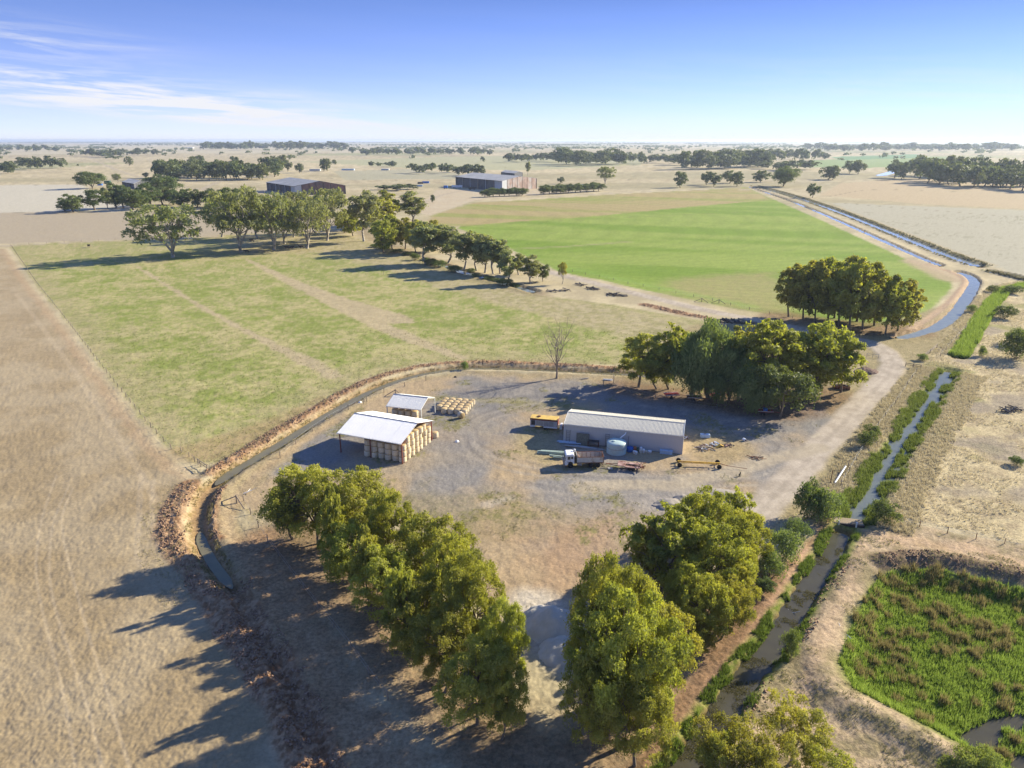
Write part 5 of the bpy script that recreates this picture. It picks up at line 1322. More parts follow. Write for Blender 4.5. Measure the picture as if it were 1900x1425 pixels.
# --- round bales
def bale_mesh():
    m = MB(); k = 18
    prof = [(0.02, 0.0), (0.66, 0.0), (0.74, 0.07), (0.76, 0.3), (0.755, 0.6), (0.76, 0.9), (0.74, 1.13), (0.66, 1.2), (0.02, 1.2)]
    m.lathe(prof, k)
    me = bpy.data.meshes.new('bale'); me.from_pydata(m.v, [], m.f); me.materials.append(M_BALE_SIDE); me.materials.append(M_BALE_END)
    for p in me.polygons:
        c = sum((me.vertices[i].co for i in p.vertices), Vector()) / len(p.vertices)
        if (c.z < 0.04 or c.z > 1.16): p.material_index = 1
        p.use_smooth = True
    rr = np.random.default_rng(3)
    for v in me.vertices:
        v.co += Vector(rr.normal(size=3) * 0.012)
    me.update(); return me
BALE = bale_mesh()
def bale(x, y, z, label, group, lying=None, s=1.0):
    o = bpy.data.objects.new('round_bale', BALE); col.objects.link(o)
    o.location = (x, y, z); o.rotation_euler = (0, 0, random.random() * 6.28); o.scale = (s, s, s)
    if lying is not None:
        o.rotation_euler = (math.pi / 2, 0, lying); o.location.z = z + 0.75
    return tag(o, label, 'hay bale', group)
ch, sh = math.cos(hrz), math.sin(hrz)
def hl(px, py): return (hay.location.x + px * ch - py * sh, hay.location.y + px * sh + py * ch)
tiers = ['bottom', 'second', 'third', 'top']
NB = 6
for i in range(NB):           # the row that faces the viewer, counted from the left
    for k in range(3):
        px = hL - 0.75 - (NB - 1 - i) * 1.58; x, y = hl(px + random.gauss(0, 0.04), 1.0 + random.gauss(0, 0.07) + 0.05 * k)
        bale(x, y, 0.02 + k * 1.2, f'hay shed front bale, {["leftmost", "second from left", "third from left", "fourth from left", "fifth from left", "corner"][i]} stack, {["bottom", "middle", "top"][k]} of three', 'bales stacked in the large hay shed')
for j in range(1, 7):         # the sunlit gable side, counted from the near corner
    py = 1.0 + j * 1.68
    hmax = HE + (HR - HE) * (1 - abs(py - hW / 2) / (hW / 2)) - 0.15
    nk = min(4, int(hmax / 1.2))
    for k in range(nk):
        x, y = hl(hL - 0.75 + random.gauss(0, 0.06), py + random.gauss(0, 0.04))
        bale(x, y, 0.02 + k * 1.2, f'sunlit gable-end bale in the hay shed, {ORD[j]} stack from near corner, {tiers[k]} tier', 'bales stacked in the large hay shed')
        if j % 2 == 0 and k == nk - 1:
            pass
for j in range(1, 7):         # second file behind, tops seen between the stacks
    for i in range(1, 3):
        py = 1.0 + j * 1.68
        x, y = hl(hL - 0.75 - i * 1.6, py)
        for k in range(2, 4):
            if 0.02 + (k + 1) * 1.2 < HE + (HR - HE) * (1 - abs(py - hW / 2) / (hW / 2)) - 0.1:
                bale(x, y, 0.02 + k * 1.2, 'round bale packed inside the hay shed behind the outer stacks', 'bales packed inside the large hay shed')
x, y = G(807, 812); bale(x, y, zat(x, y), 'single round bale standing against the far right post of the hay shed', 'loose bales by the sheds', None, 1.0)
x, y = G(853, 774); bale(x, y, zat(x, y), 'round bale lying on its side in front of the outdoor bale stack', 'loose bales by the sheds', srz + 0.9)
cs, ss = math.cos(srz), math.sin(srz)
for i in range(4):
    x = small.location.x + (0.9 + i * 1.62) * cs - 2.4 * ss; y = small.location.y + (0.9 + i * 1.62) * ss + 2.4 * cs
    bale(x, y, 0.02, f'round bale under the small shelter, {ORD[i]} from the left', 'bales under the small shelter')
    bale(x, y, 1.22, f'round bale on top under the small shelter, {ORD[i]} from the left', 'bales under the small shelter')
bx0, by0 = G(812, 764)
n = 0
rows = [(0, 5, 0.0), (1, 5, 0.2), (2, 5, 0.5), (3, 5, 0.8), (4, 5, 1.2)]
rown = ['front row', 'second row', 'middle row', 'fourth row', 'back row']
for r0, cnt, off in rows:
    for i in range(cnt):
        if r0 == 0 and i in (0,): continue
        lx = i * 1.62 + off + random.gauss(0, 0.06); ly = r0 * 1.66 + random.gauss(0, 0.06)
        a = srz + 0.10
        x = bx0 + lx * math.cos(a) - ly * math.sin(a) * 0.2 ; y = by0 + lx * math.sin(a) + ly * math.cos(a)
        bale(x, y, zat(x, y), f'upright round bale in the outdoor stack, {rown[r0]}, {ORD[i]} from the left', 'upright bales stacked outdoors')

# --- workshop
WX, WY = G(1046, 819); W2X, W2Y = G(1265.4, 842.7)
wrz = math.atan2(W2Y - WY, W2X - WX); wL = math.hypot(W2X - WX, W2Y - WY); wW = 8.6
WE, WR = 4.0, 5.0
ws = gable_shed('workshop', (WX, WY, 0), wrz, wL, wW, WE, WR, M_ROOFC, 'long pale grey steel workshop with ribbed cream roof', 'shed', 0.76, 0.12)
wallsheet = sheet_mesh('wall_sheet', wL / 32, WE, M_WALLG, 4, 0.03, 0.03)
for i in range(32): share('wall_sheet', wallsheet, ws, (i * wL / 32, 0, 0.0), (math.pi / 2, 0, 0))
b = MB(); b.box(0.02, 0.03, 0, wL - 0.02, 0.09, WE); b.box(0.02, wW - 0.09, 0, wL - 0.02, wW, WE)
b.add([(0, 0.1, 0), (0, wW - 0.1, 0), (0, wW - 0.1, WE), (0, wW / 2, WR), (0, 0.1, WE), (0.08, 0.1, 0), (0.08, wW - 0.1, 0), (0.08, wW - 0.1, WE), (0.08, wW / 2, WR), (0.08, 0.1, WE)], [(0, 1, 2, 3, 4), (9, 8, 7, 6, 5)])
b.build('wall', M_WALLG, ws)
b = MB(); b.add([(wL, 0.1, 0), (wL, wW - 0.1, 0), (wL, wW - 0.1, WE), (wL, wW / 2, WR), (wL, 0.1, WE), (wL - 0.08, 0.1, 0), (wL - 0.08, wW - 0.1, 0), (wL - 0.08, wW - 0.1, WE), (wL - 0.08, wW / 2, WR), (wL - 0.08, 0.1, WE)], [(4, 3, 2, 1, 0), (5, 6, 7, 8, 9)])
b.build('gable_wall', M_TRIMW, ws)
b = MB(); b.box(-0.02, -0.22, WE - 0.14, wL + 0.02, -0.13, WE - 0.0); b.build('gutter', M_TRIMW, ws)
b = MB(); b.bar((-0.03, -0.16, WE + 0.06), (-0.03, wW / 2, WR + 0.1), 0.07); b.bar((-0.03, wW + 0.16, WE + 0.06), (-0.03, wW / 2, WR + 0.1), 0.07)
b.bar((wL + 0.03, -0.16, WE + 0.06), (wL + 0.03, wW / 2, WR + 0.1), 0.07); b.bar((wL + 0.03, wW + 0.16, WE + 0.06), (wL + 0.03, wW / 2, WR + 0.1), 0.07)
b.bar((wL + 0.01, -0.02, 0), (wL + 0.01, -0.02, WE), 0.06); b.bar((-0.01, -0.02, 0), (-0.01, -0.02, WE), 0.06); b.build('barge_trim', M_TRIMW, ws)
cw, sw_ = math.cos(wrz), math.sin(wrz)
def wsp(px, py): return (WX + px * cw - py * sw_, WY + px * sw_ + py * cw)
def at_ws(name, px, py, label, cat, dz=0, group=None, rz=0):
    x, y = wsp(px, py); return empty(name, (x, y, zat(x, y) + dz), wrz + rz, label, cat, group)
def mpart(mb, name, mat, parent, **k): return mb.build(name, mat, parent, **k)
# things along the workshop wall (fractions of the wall read off the photograph)
def wx(u): return (u - 1046.5) / (1265.4 - 1046.5) * wL
e = at_ws('ladder', wx(1052), -0.25, 'dark ladder leaning on the left end of the workshop wall', 'ladder')
for s in (0, 1): MB().bar((s * 0.75, -0.45, 0), (s * 0.75, 0.05, 2.9), 0.05).build('rail', M_TRIM, e)
for k in range(8): t = (k + 0.6) / 8.4; MB().bar((0, -0.45 + 0.5 * t, 2.9 * t), (0.75, -0.45 + 0.5 * t, 2.9 * t), 0.03).build('rung', M_TRIM, e)
e = at_ws('steel_frame_panel', wx(1072), -0.5, 'large dark mesh panel propped against the workshop wall', 'panel')
b = MB(); 
for z in (0, 2.6): b.bar((0, -0.4 + z * 0.13, z), (2.6, -0.4 + z * 0.13, z), 0.06)
for x in (0, 2.6): b.bar((x, -0.4, 0), (x, -0.06, 2.6), 0.06)
b.build('frame', M_TRIM, e)
b = MB(); b.add([(0.05, -0.4, 0.05), (2.55, -0.4, 0.05), (2.55, -0.07, 2.55), (0.05, -0.07, 2.55), (0.05, -0.37, 0.05), (2.55, -0.37, 0.05), (2.55, -0.04, 2.55), (0.05, -0.04, 2.55)], [(0, 1, 2, 3), (7, 6, 5, 4), (0, 4, 5, 1), (1, 5, 6, 2), (2, 6, 7, 3), (3, 7, 4, 0)]); b.build('mesh_sheet', simple_mat('grey_green_mesh', (0.15, 0.15, 0.12), 0.8, var=0.3), e)
e = at_ws('workbench', wx(1094), -1.6, 'dark steel bench between the propped panel and the round tank', 'bench')
MB().box(0, 0, 1.3, 2.3, 1.1, 1.42).build('top', M_BLACK, e)
for (x, y) in ((0.05, 0.05), (2.15, 0.05), (0.05, 0.95), (2.15, 0.95)): MB().box(x, y, 0, x + 0.1, y + 0.1, 1.3).build('leg', M_RUST, e)
b = MB(); b.bar((0.1, 0.1, 0.5), (2.2, 0.1, 0.5), 0.04); b.bar((0.1, 0.1, 0.1), (2.2, 0.1, 1.2), 0.03); b.build('brace', M_RUST, e)
e = at_ws('tank_ladder_frame', wx(1126), -0.4, 'small dark ladder frame standing behind the left of the tank', 'ladder')
for s in (0, 1): MB().bar((s * 0.7, 0, 0), (s * 0.7, 0, 3.1), 0.05).build('rail', M_TRIM, e)
for k in range(7): MB().bar((0, 0, 0.4 + k * 0.42), (0.7, 0, 0.4 + k * 0.42), 0.03).build('rung', M_TRIM, e)
e = at_ws('downpipe', wx(1157), -0.3, 'white downpipe bending from the gutter into the tank', 'pipe')
b = MB(); b.path([(0.6, 0.1, 3.75), (0.5, -0.1, 3.4), (-0.4, -1.0, 2.75)], 0.13, 8); b.build('pipe', M_PIPE, e)
tx, ty = G(1143.5, 838)
e = empty('water_tank', (tx, ty, zat(tx, ty)), 0, 'round pale green water tank in front of the workshop', 'tank')
prof = [(1.94, 0.0)]
for k in range(12):
    z = 0.05 + k * 0.19
    prof += [(1.94, z), (2.0, z + 0.05), (2.0, z + 0.13), (1.94, z + 0.18)]
prof += [(1.92, 2.42), (1.75, 2.52), (1.0, 2.66), (0.3, 2.72)]
MB().lathe(prof, 40).build('tank_body', M_TANK, e, smooth=True)
MB().lathe([(0.3, 2.70), (0.32, 2.80), (0.05, 2.86)], 16, (-0.6, -0.4, -0.03)).build('lid', M_TANK, e)
MB().lathe([(2.03, 1.28), (2.03, 1.36)], 40).build('band', M_STEEL, e)
drums = [('blue_tub', 1172, -1.1, 0.75, 0.8, M_BLUE, 'bright blue plastic tub at the foot of the workshop wall'), ('blue_drum', 1165, -0.9, 0.3, 0.6, M_PALEBLUE, 'small pale blue drum right beside the water tank'),
         ('brown_drum', 1181, -0.9, 0.36, 0.9, M_ORANGE, 'orange-brown drum right of the blue tub'), ('green_drum', 1186, -0.9, 0.25, 0.8, simple_mat('dark_green_plastic', (0.03, 0.09, 0.06), 0.6), 'dark green drum beside the orange-brown one'),
         ('white_pail', 1181, -2.0, 0.3, 0.5, M_WHITE, 'left one of two white pails in front of the drums'), ('white_pail', 1184.5, -2.3, 0.3, 0.55, M_WHITE, 'right one of two white pails in front of the drums'),
         ('white_drum', 1192, -0.8, 0.27, 0.95, M_WHITE, 'tallest white drum standing at the wall right of the pails'), ('cream_drum', 1192, -1.5, 0.27, 0.7, simple_mat('cream_plastic', (0.55, 0.52, 0.44), 0.6), 'cream drum in front of the tallest white drum'),
         ('white_drum', 1197, -1.2, 0.26, 0.75, M_WHITE, 'second white drum at the middle of the drum row'), ('cream_box', 1202, -1.1, 0.35, 0.45, simple_mat('cream_box', (0.50, 0.47, 0.38), 0.7), 'low cream tub in the drum row'),
         ('white_pail', 1208, -1.0, 0.42, 0.4, M_WHITE, 'rightmost low white tub of the drum row')]
for nm, u, py, r, h, m, lab in drums:
    e = at_ws(nm, wx(u), py, lab, 'drum', 0, 'drums and pails along the workshop wall')
    MB().lathe([(r * 0.94, 0), (r, 0.05), (r * 0.97, h * 0.33), (r, h * 0.36), (r * 0.97, h * 0.66), (r, h * 0.69), (r * 0.95, h)], 16).build('body', m, e, smooth=True)
    MB().lathe([(r * 0.97, h), (r * 0.97, h + 0.04), (r * 0.2, h + 0.05)], 16).build('lid', m, e)
e = at_ws('storage_box', wx(1226), -0.95, 'long pale blue storage box against the right end of the workshop wall', 'box')
MB().box(0, 0, 0, 2.5, 0.75, 0.62).build('body', M_PALEBLUE, e, bevel=0.02)
MB().box(-0.03, -0.03, 0.63, 2.53, 0.78, 0.74).build('lid', M_PALEBLUE, e, bevel=0.02)
e = at_ws('wall_post', wx(1168), -0.2, 'thin dark post standing by the workshop wall right of the tank', 'post')
MB().bar((0, 0, 0), (0, 0, 2.9), 0.05).build('post', M_TRIM, e)
# timber and pipe stacks to the left of the tank
def stack(name, u, v, n, L_, r, mat, lab, rz, jit=0.1, sq=False, part='pole', cat='stack', group=None, rad=0.9, lay=2):
    x, y = G(u, v); e = empty(name, (x, y, zat(x, y)), rz, lab, cat, group)
    rr = random.Random(int(u * 13 + v))
    for i in range(n):
        yy = (i % (n // lay + 1)) * r * 2.2 - (n // lay) * r * 1.1; zz = r + (i // (n // lay + 1)) * r * 2
        a = rr.gauss(0, jit); l = L_ * rr.uniform(0.75, 1.05)
        p0 = (-l / 2 * math.cos(a) + rr.gauss(0, L_ * 0.06), yy - l / 2 * math.sin(a), zz + rr.random() * 0.05); p1 = (p0[0] + l * math.cos(a), yy + l / 2 * math.sin(a), zz + rr.random() * 0.08)
        MB().bar(p0, p1, r, 4 if sq else 6).build(part, mat, e)
    return e
stack('pipe_stack', 1056, 822, 7, 5.5, 0.10, M_PALEBLUE, 'stack of bluish pipes lying in the shade below the ladder', wrz, 0.03, part='pipe')
stack('timber_stack', 1085, 831, 8, 8.0, 0.10, M_STEEL, 'long grey rails lying in the shade in front of the bench', wrz, 0.04, part='rail')
stack('plank_stack', 1028, 841, 5, 6.5, 0.16, M_GREENISH, 'pale green long sheets lying on the grass behind the truck cab', wrz + 0.1, 0.02, True, 'sheet')
stack('plank_stack', 1037, 850, 3, 4.0, 0.16, M_GREENISH, 'shorter pale green sheets lying beside the truck cab', wrz + 0.05, 0.02, True, 'sheet')

# --- white tipper truck (faces -x)
tx0, ty0 = G(1046.5, 868); tx1, ty1 = G(1119, 867)
trz = math.atan2(ty1 - ty0, tx1 - tx0)
tl = math.hypot(tx1 - tx0, ty1 - ty0)
truck = empty('tipper_truck', (tx0, ty0 - 0.2, zat(tx0, ty0) + 0.03), trz, 'white cab tipper truck with rusty tray parked facing left', 'truck')
Wt = 2.45
def rbox(x0, y0, z0, x1, y1, z1, bev, name, mat, parent): return MB().box(x0, y0, z0, x1, y1, z1).build(name, mat, parent, bevel=bev)
cab = MB()
prof = [(0.25, 0.62), (0.12, 0.75), (0.10, 1.75), (0.22, 2.62), (0.42, 2.82), (1.75, 2.84), (1.92, 2.70), (1.95, 1.0), (1.95, 0.9), (1.75, 0.88), (1.62, 1.22), (1.25, 1.36), (0.85, 1.22), (0.72, 0.88), (0.55, 0.62)]
cab.prism(prof, 0.0, Wt); cabo = cab.build('cab', M_WHITE, truck, bevel=0.03)
for s, yy in ((0, -0.012), (1, Wt + 0.012)):
    y0 = yy; y1 = yy + (0.02 if s else -0.02)
    MB().prism([(0.62, 1.85), (0.68, 2.45), (1.18, 2.50), (1.18, 1.85)], y0, y1).build('side_window', M_GLASS, cabo)
    MB().prism([(1.30, 1.95), (1.30, 2.48), (1.72, 2.48), (1.72, 1.95)], y0, y1).build('side_window', M_GLASS, cabo)
    d = MB(); d.prism([(0.52, 1.12), (0.52, 1.16), (1.22, 1.46), (1.22, 1.42)], y0, y1); d.box(1.05, y0, 1.66, 1.2, y1, 1.72); d.build('door_handle', M_BLACK, cabo)
w = MB(); w.add([(0.085, 0.18, 1.82), (0.085, Wt - 0.18, 1.82), (0.185, Wt - 0.22, 2.52), (0.185, 0.22, 2.52), (0.12, 0.18, 1.82), (0.12, Wt - 0.18, 1.82), (0.22, Wt - 0.22, 2.52), (0.22, 0.22, 2.52)], [(0, 3, 2, 1), (4, 5, 6, 7), (0, 1, 5, 4), (1, 2, 6, 5), (2, 3, 7, 6), (3, 0, 4, 7)])
w.build('windscreen', M_GLASS, cabo)
g_ = MB(); 
for k in range(5): g_.box(0.055, 0.4, 1.0 + k * 0.13, 0.10, Wt - 0.4, 1.07 + k * 0.13)
g_.build('grille', M_BLACK, cabo)
for y in (0.12, Wt - 0.38): MB().box(0.05, y, 0.82, 0.13, y + 0.26, 1.0).build('headlight', M_STEEL, cabo)
b = MB(); b.box(-0.05, 0.0, 0.45, 0.10, Wt, 0.72)
for y in (0.25, 0.8, 1.65, 2.2): b.bar((-0.08, y, 0.5), (-0.12, y, 1.75), 0.045, 6)
for z in (1.0, 1.4, 1.75): b.bar((-0.10, 0.2, z), (-0.10, Wt - 0.2, z), 0.045, 6)
b.build('bull_bar', M_STEEL, truck)
for y, s in ((-0.28, 1), (Wt + 0.28, -1)):
    b = MB(); b.box(0.16, y - 0.09, 1.75, 0.24, y + 0.09, 2.35); b.bar((0.2, y, 2.3), (0.3, y + s * 0.3, 2.4), 0.02); b.build('mirror', M_BLACK, truck)
b = MB(); b.bar((2.15, 0.5, 0.9), (2.15, 0.5, 3.25), 0.07, 8); b.bar((2.15, 0.5, 1.6), (2.15, 0.5, 2.6), 0.11, 8); b.build('exhaust_stack', M_CHASSIS, truck)
b = MB(); b.lathe([(0.06, 2.6), (0.2, 2.75), (0.22, 3.05), (0.1, 3.12)], 10, (2.15, 1.9, 0.1)); b.bar((2.15, 1.9, 0.9), (2.15, 1.9, 2.8), 0.09, 8); b.build('air_intake', M_WHITE, truck)
b = MB(); b.box(0.5, 0.75, 0.62, tl - 0.15, 0.95, 0.90); b.box(0.5, Wt - 0.95, 0.62, tl - 0.15, Wt - 0.75, 0.90)
for x in (2.1, 3.4, 4.6, 5.9, tl - 0.2): b.box(x, 0.9, 0.66, x + 0.12, Wt - 0.9, 0.86)
b.box(tl - 0.18, 0.1, 0.55, tl - 0.08, Wt - 0.1, 0.72); b.build('chassis', M_CHASSIS, truck)
b = MB(); b.box(2.55, 0.05, 0.5, 3.45, 0.7, 1.0); b.build('fuel_tank', M_STEEL, truck, bevel=0.05)
b = MB(); b.box(2.0, 0.15, 0.9, 2.3, Wt - 0.15, 2.5); b.build('cab_guard_box', M_CHASSIS, truck)
# tray with open top: floor, sides, headboard, tailgate, ribs
x0, x1 = 2.45, tl + 0.05
tray = MB(); tray.box(x0, 0.0, 1.05, x1, Wt, 1.18)
trayo = tray.build('tray_floor', M_TRAY, truck)
for y0, y1 in ((-0.02, 0.05), (Wt - 0.05, Wt + 0.02)):
    MB().box(x0, y0, 1.15, x1 - 0.06, y1, 2.30).build('tray_side', M_TIPPER, truck)
MB().box(x0 - 0.02, -0.02, 1.15, x0 + 0.05, Wt + 0.02, 2.62).build('headboard', M_TIPPER, truck)
MB().box(x1 - 0.06, 0.0, 1.18, x1, Wt, 2.34).build('tailgate', M_TRAY, truck)
b = MB()
for y in (-0.04, Wt + 0.04): b.bar((x0, y, 2.33), (x1, y, 2.33), 0.06); b.bar((x0, y, 1.16), (x1, y, 1.16), 0.05)
b.bar((x1, -0.03, 2.36), (x1, Wt + 0.03, 2.36), 0.06); b.bar((x1, -0.03, 1.15), (x1, -0.03, 2.36), 0.05); b.bar((x1, Wt + 0.03, 1.15), (x1, Wt + 0.03, 2.36), 0.05)
b.build('top_rail', M_RUST, truck)
b = MB()
for k in range(6): b.bar((x0 + 0.4 + k * 0.85, Wt - 0.09, 1.2), (x0 + 0.4 + k * 0.85, Wt - 0.09, 2.28), 0.035)
b.build('tray_rib', M_RUST, truck)
MB().bar((x0 + 0.15, 1.0, 2.6), (x0 + 1.0, 0.9, 1.3), 0.09, 6).build('hoist_ram', M_PINK, truck)
def wheel_mesh(nm, r, w, rim=0.55):
    t = MB(); t.lathe([(r * rim, -w / 2), (r * 0.93, -w / 2), (r, -w * 0.32), (r, w * 0.32), (r * 0.93, w / 2), (r * rim, w / 2)], 22, axis='y')
    m = bpy.data.meshes.new(nm + '_tyre'); m.from_pydata(t.v, [], t.f); m.materials.append(M_TYRE)
    q = MB(); q.lathe([(0.04, -w * 0.36), (r * 0.2, -w * 0.40), (r * rim * 0.9, -w * 0.25), (r * rim, -w * 0.42), (r * rim, w * 0.42), (r * rim * 0.9, w * 0.25), (r * 0.2, w * 0.40), (0.04, w * 0.36)], 22, axis='y')
    m2 = bpy.data.meshes.new(nm + '_rim'); m2.from_pydata(q.v, [], q.f); m2.materials.append(M_RIM)
    return m, m2
TW = wheel_mesh('truck_wheel', 0.52, 0.30)
def put_wheel(meshes, parent, loc, s=1.0):
    e = share('wheel', None, parent, loc); e.scale = (s, s, s)
    share('tyre', meshes[0], e); share('rim', meshes[1], e)
for x in (1.25, tl - 2.35, tl - 1.05):
    for y in (0.15, Wt - 0.15): put_wheel(TW, truck, (x, y, 0.52))
for y0, y1 in ((0.0, 0.5), (Wt - 0.5, Wt)):
    b = MB(); b.box(tl - 2.95, y0, 1.0, tl - 0.45, y1, 1.03); b.box(tl - 0.42, y0, 0.35, tl - 0.38, y1, 0.95); b.build('mudguard', M_CHASSIS, truck)
for y in (0.1, Wt - 0.35): MB().box(tl - 0.08, y, 0.62, tl - 0.03, y + 0.25, 0.74).build('tail_light', M_RED, truck)

# --- low machinery trailer
ax, ay = G(1145, 872); bx, by = G(1198, 876)
lrz = math.atan2(by - ay, bx - ax) - 0.06; ll = 5.3; lw = 2.3
tr = empty('plant_trailer', (ax, ay + 0.1, zat(ax, ay)), lrz, 'low faded red plant trailer with ramps behind the tipper truck', 'trailer')
b = MB(); b.box(0, 0, 0.85, 1.5, lw, 1.0); b.build('front_deck', M_PINK, tr, bevel=0.03)
for y0, y1 in ((0.0, 0.75), (lw - 0.75, lw)): MB().box(1.55, y0, 0.72, 4.3, y1, 0.84).build('wheel_track_deck', M_PINK, tr)
b = MB(); b.box(0.1, 0.8, 0.5, 5.1, 0.95, 0.7); b.box(0.1, lw - 0.95, 0.5, 5.1, lw - 0.8, 0.7)
for x in (1.6, 2.6, 3.6, 4.6): b.box(x, 0.1, 0.52, x + 0.12, lw - 0.1, 0.68)
b.build('frame', M_RUST, tr)
for y in (0.05, lw - 0.7):
    b = MB()
    b.bar((4.3, y + 0.05, 0.8), (5.3, y + 0.05, 1.3), 0.05); b.bar((4.3, y + 0.6, 0.8), (5.3, y + 0.6, 1.3), 0.05)
    for k in range(5): t = k / 4; b.bar((4.3 + t, y + 0.05, 0.8 + 0.5 * t), (4.3 + t, y + 0.6, 0.8 + 0.5 * t), 0.04)
    b.build('ramp', M_RUST, tr)
b = MB(); b.bar((0, 0.7, 0.6), (-2.3, lw / 2, 0.65), 0.07); b.bar((0, lw - 0.7, 0.6), (-2.3, lw / 2, 0.65), 0.07); b.build('drawbar', M_RUST, tr)
SWh = wheel_mesh('small_wheel', 0.36, 0.22)
for x in (2.3, 3.05):
    for y in (0.25, lw - 0.25): put_wheel(SWh, tr, (x, y, 0.36))
b = MB(); rr = random.Random(3)
for k in range(10): b.bar((3.4 + rr.random() * 1.4, 0.2 + rr.random() * 1.9, 0.9 + rr.random() * 0.15), (3.4 + rr.random() * 1.4, 0.2 + rr.random() * 1.9, 0.95 + rr.random() * 0.5), 0.05)
b.build('chain_and_bars', M_PINK, tr)
e = empty('paving_slab', (*G(1132, 868.5), 0.03 + zat(*G(1132, 868.5))), 0.1, 'pale flat slab lying under the drawbar of the plant trailer', 'slab')
MB().box(-0.45, -0.4, 0.0, 0.45, 0.4, 0.12).build('slab', M_SAND, e, bevel=0.02)

# --- yellow long-beam dolly
ax, ay = G(1258.5, 868); bx, by = G(1336, 872)
drz = math.atan2(by - ay, bx - ax); dl = math.hypot(bx - ax, by - ay)
dol = empty('long_beam_trailer', (ax, ay + 0.4, zat(ax, ay)), drz, 'yellow long-beam harvester comb trailer on four wheels', 'trailer')
DW = wheel_mesh('dolly_wheel', 0.45, 0.26, 0.5)
b = MB(); b.box(0.0, 0.85, 0.62, dl + 0.2, 1.07, 0.84); b.build('main_beam', M_YELLOW, dol)
b = MB(); b.box(0.6, 0.1, 0.80, dl - 0.3, 0.18, 0.90); b.build('side_rail', M_YELLOW, dol)
for x in (0.3, dl - 0.1):
    b = MB(); b.bar((x, -0.1, 0.45), (x, 2.1, 0.45), 0.06); b.box(x - 0.1, 0.1, 0.45, x + 0.1, 0.22, 0.85); b.box(x - 0.1, 0.85, 0.45, x + 0.1, 1.05, 0.66); b.build('axle', M_YELLOW, dol)
    for y in (-0.15, 2.15): put_wheel(DW, dol, (x, y, 0.45))
b = MB()
for x in (0.8, dl * 0.35, dl * 0.65, dl - 0.8): b.bar((x, 0.14, 0.85), (x, 0.95, 0.75), 0.05)
b.build('cross_bar', M_YELLOW, dol)
b = MB(); b.bar((dl + 0.1, 0.95, 0.7), (dl + 1.6, 0.5, 0.5), 0.07); b.bar((dl + 1.6, 0.5, 0.5), (dl + 5.2, 0.2, 0.22), 0.05); b.build('drawbar', M_RUST, dol)
px, py = G(1372, 884)
e = empty('jack_stand', (px, py, zat(px, py)), 0.3, 'black stand at the end of the yellow trailer drawbar', 'stand')
b = MB(); b.bar((0, 0, 0), (0.1, 0, 0.9), 0.09, 6); b.bar((-0.1, 0, 0.35), (0.25, 0.05, 0.75), 0.16, 6, 0.07); b.box(-0.25, -0.2, 0, 0.25, 0.2, 0.06); b.build('stand', M_BLACK, e)

# --- old service body with yellow roof
ax, ay = G(983.5, 795); bx, by = G(1033.5, 799.5)
brz = math.atan2(by - ay, bx - ax); bl = math.hypot(bx - ax, by - ay); bw = 2.3
bus = empty('old_service_truck_body', (ax, ay, zat(ax, ay)), brz, 'old panelled service body with faded yellow roof at the workshop end', 'truck')
MB().box(0, 0.0, 0.75, bl, bw, 2.35).build('body', M_BUSSIDE, bus, bevel=0.04)
MB().box(-0.04, -0.04, 2.36, bl + 0.04, bw + 0.04, 2.50).build('roof', M_BUSROOF, bus, bevel=0.04)
MB().box(-0.02, -0.02, 2.08, bl + 0.02, bw + 0.02, 2.34).build('cornice', M_BUSRED, bus)
for k, (a, c) in enumerate(((0.25, 1.1), (1.4, 2.9), (3.05, 4.1), (4.25, 5.2))):
    if c < bl: MB().box(a, -0.035, 0.95, c, 0.0, 2.02).build('shutter', M_STEEL if k else M_CHASSIS, bus)
MB().box(bl, 0.15, 0.85, bl + 0.04, bw - 0.15, 2.02).build('end_panel', M_BUSRED, bus)
b = MB(); b.box(-0.02, -0.04, 0.5, 1.05, bw + 0.02, 0.74); b.box(3.0, -0.04, 0.5, bl + 0.02, bw + 0.02, 0.74); b.build('skirt', M_WHITE, bus)
for y in (0.1, bw - 0.1): put_wheel(SWh, bus, (3.35, y, 0.38), 1.1)
b = MB(); b.box(1.4, 1.0, 2.5, 2.1, 1.5, 2.68); b.box(1.6, 0.6, 2.5, 1.8, 1.0, 2.6); b.build('roof_box', M_RUST, bus)
e = empty('white_van_nose', (*G(1036.5, 797), zat(*G(1036.5, 797))), brz, 'white and maroon box between the service body and the workshop', 'box')
b = MB(); b.box(0.15, 0.1, 0.0, 0.75, 1.6, 1.1, 0.05); b.build('body', M_WHITE, e, bevel=0.05); MB().box(0.8, 0.2, 0.0, 1.0, 1.4, 0.75).build('door', M_BUSRED, e)

# --- scrap pile right of the workshop
def scrap(name, u, v, R0, n, mats, lab, cat='scrap', lmin=0.6, lmax=2.2, flatz=0.5, r=0.05, group=None, seed=1):
    x, y = G(u, v); e = empty(name, (x, y, zat(x, y)), 0, lab, cat, group)
    rr = random.Random(seed)
    for i in range(n):
        a = rr.random() * 6.28; d = R0 * rr.random() ** 0.7
        cx, cy = math.cos(a) * d, math.sin(a) * d * 0.8
        h = flatz * (1 - d / R0 * 0.8) * rr.random() + 0.05
        L_ = rr.uniform(lmin, lmax); t = rr.random() * 3.14; tz = rr.gauss(0, 0.25)
        dx, dy, dz = math.cos(t) * L_ / 2, math.sin(t) * L_ / 2, math.sin(tz) * L_ / 2
        MB().bar((cx - dx, cy - dy, max(0.03, h - dz)), (cx + dx, cy + dy, max(0.03, h + dz)), r * rr.uniform(0.6, 1.5), 5).build('piece', rr.choice(mats), e)
    return e
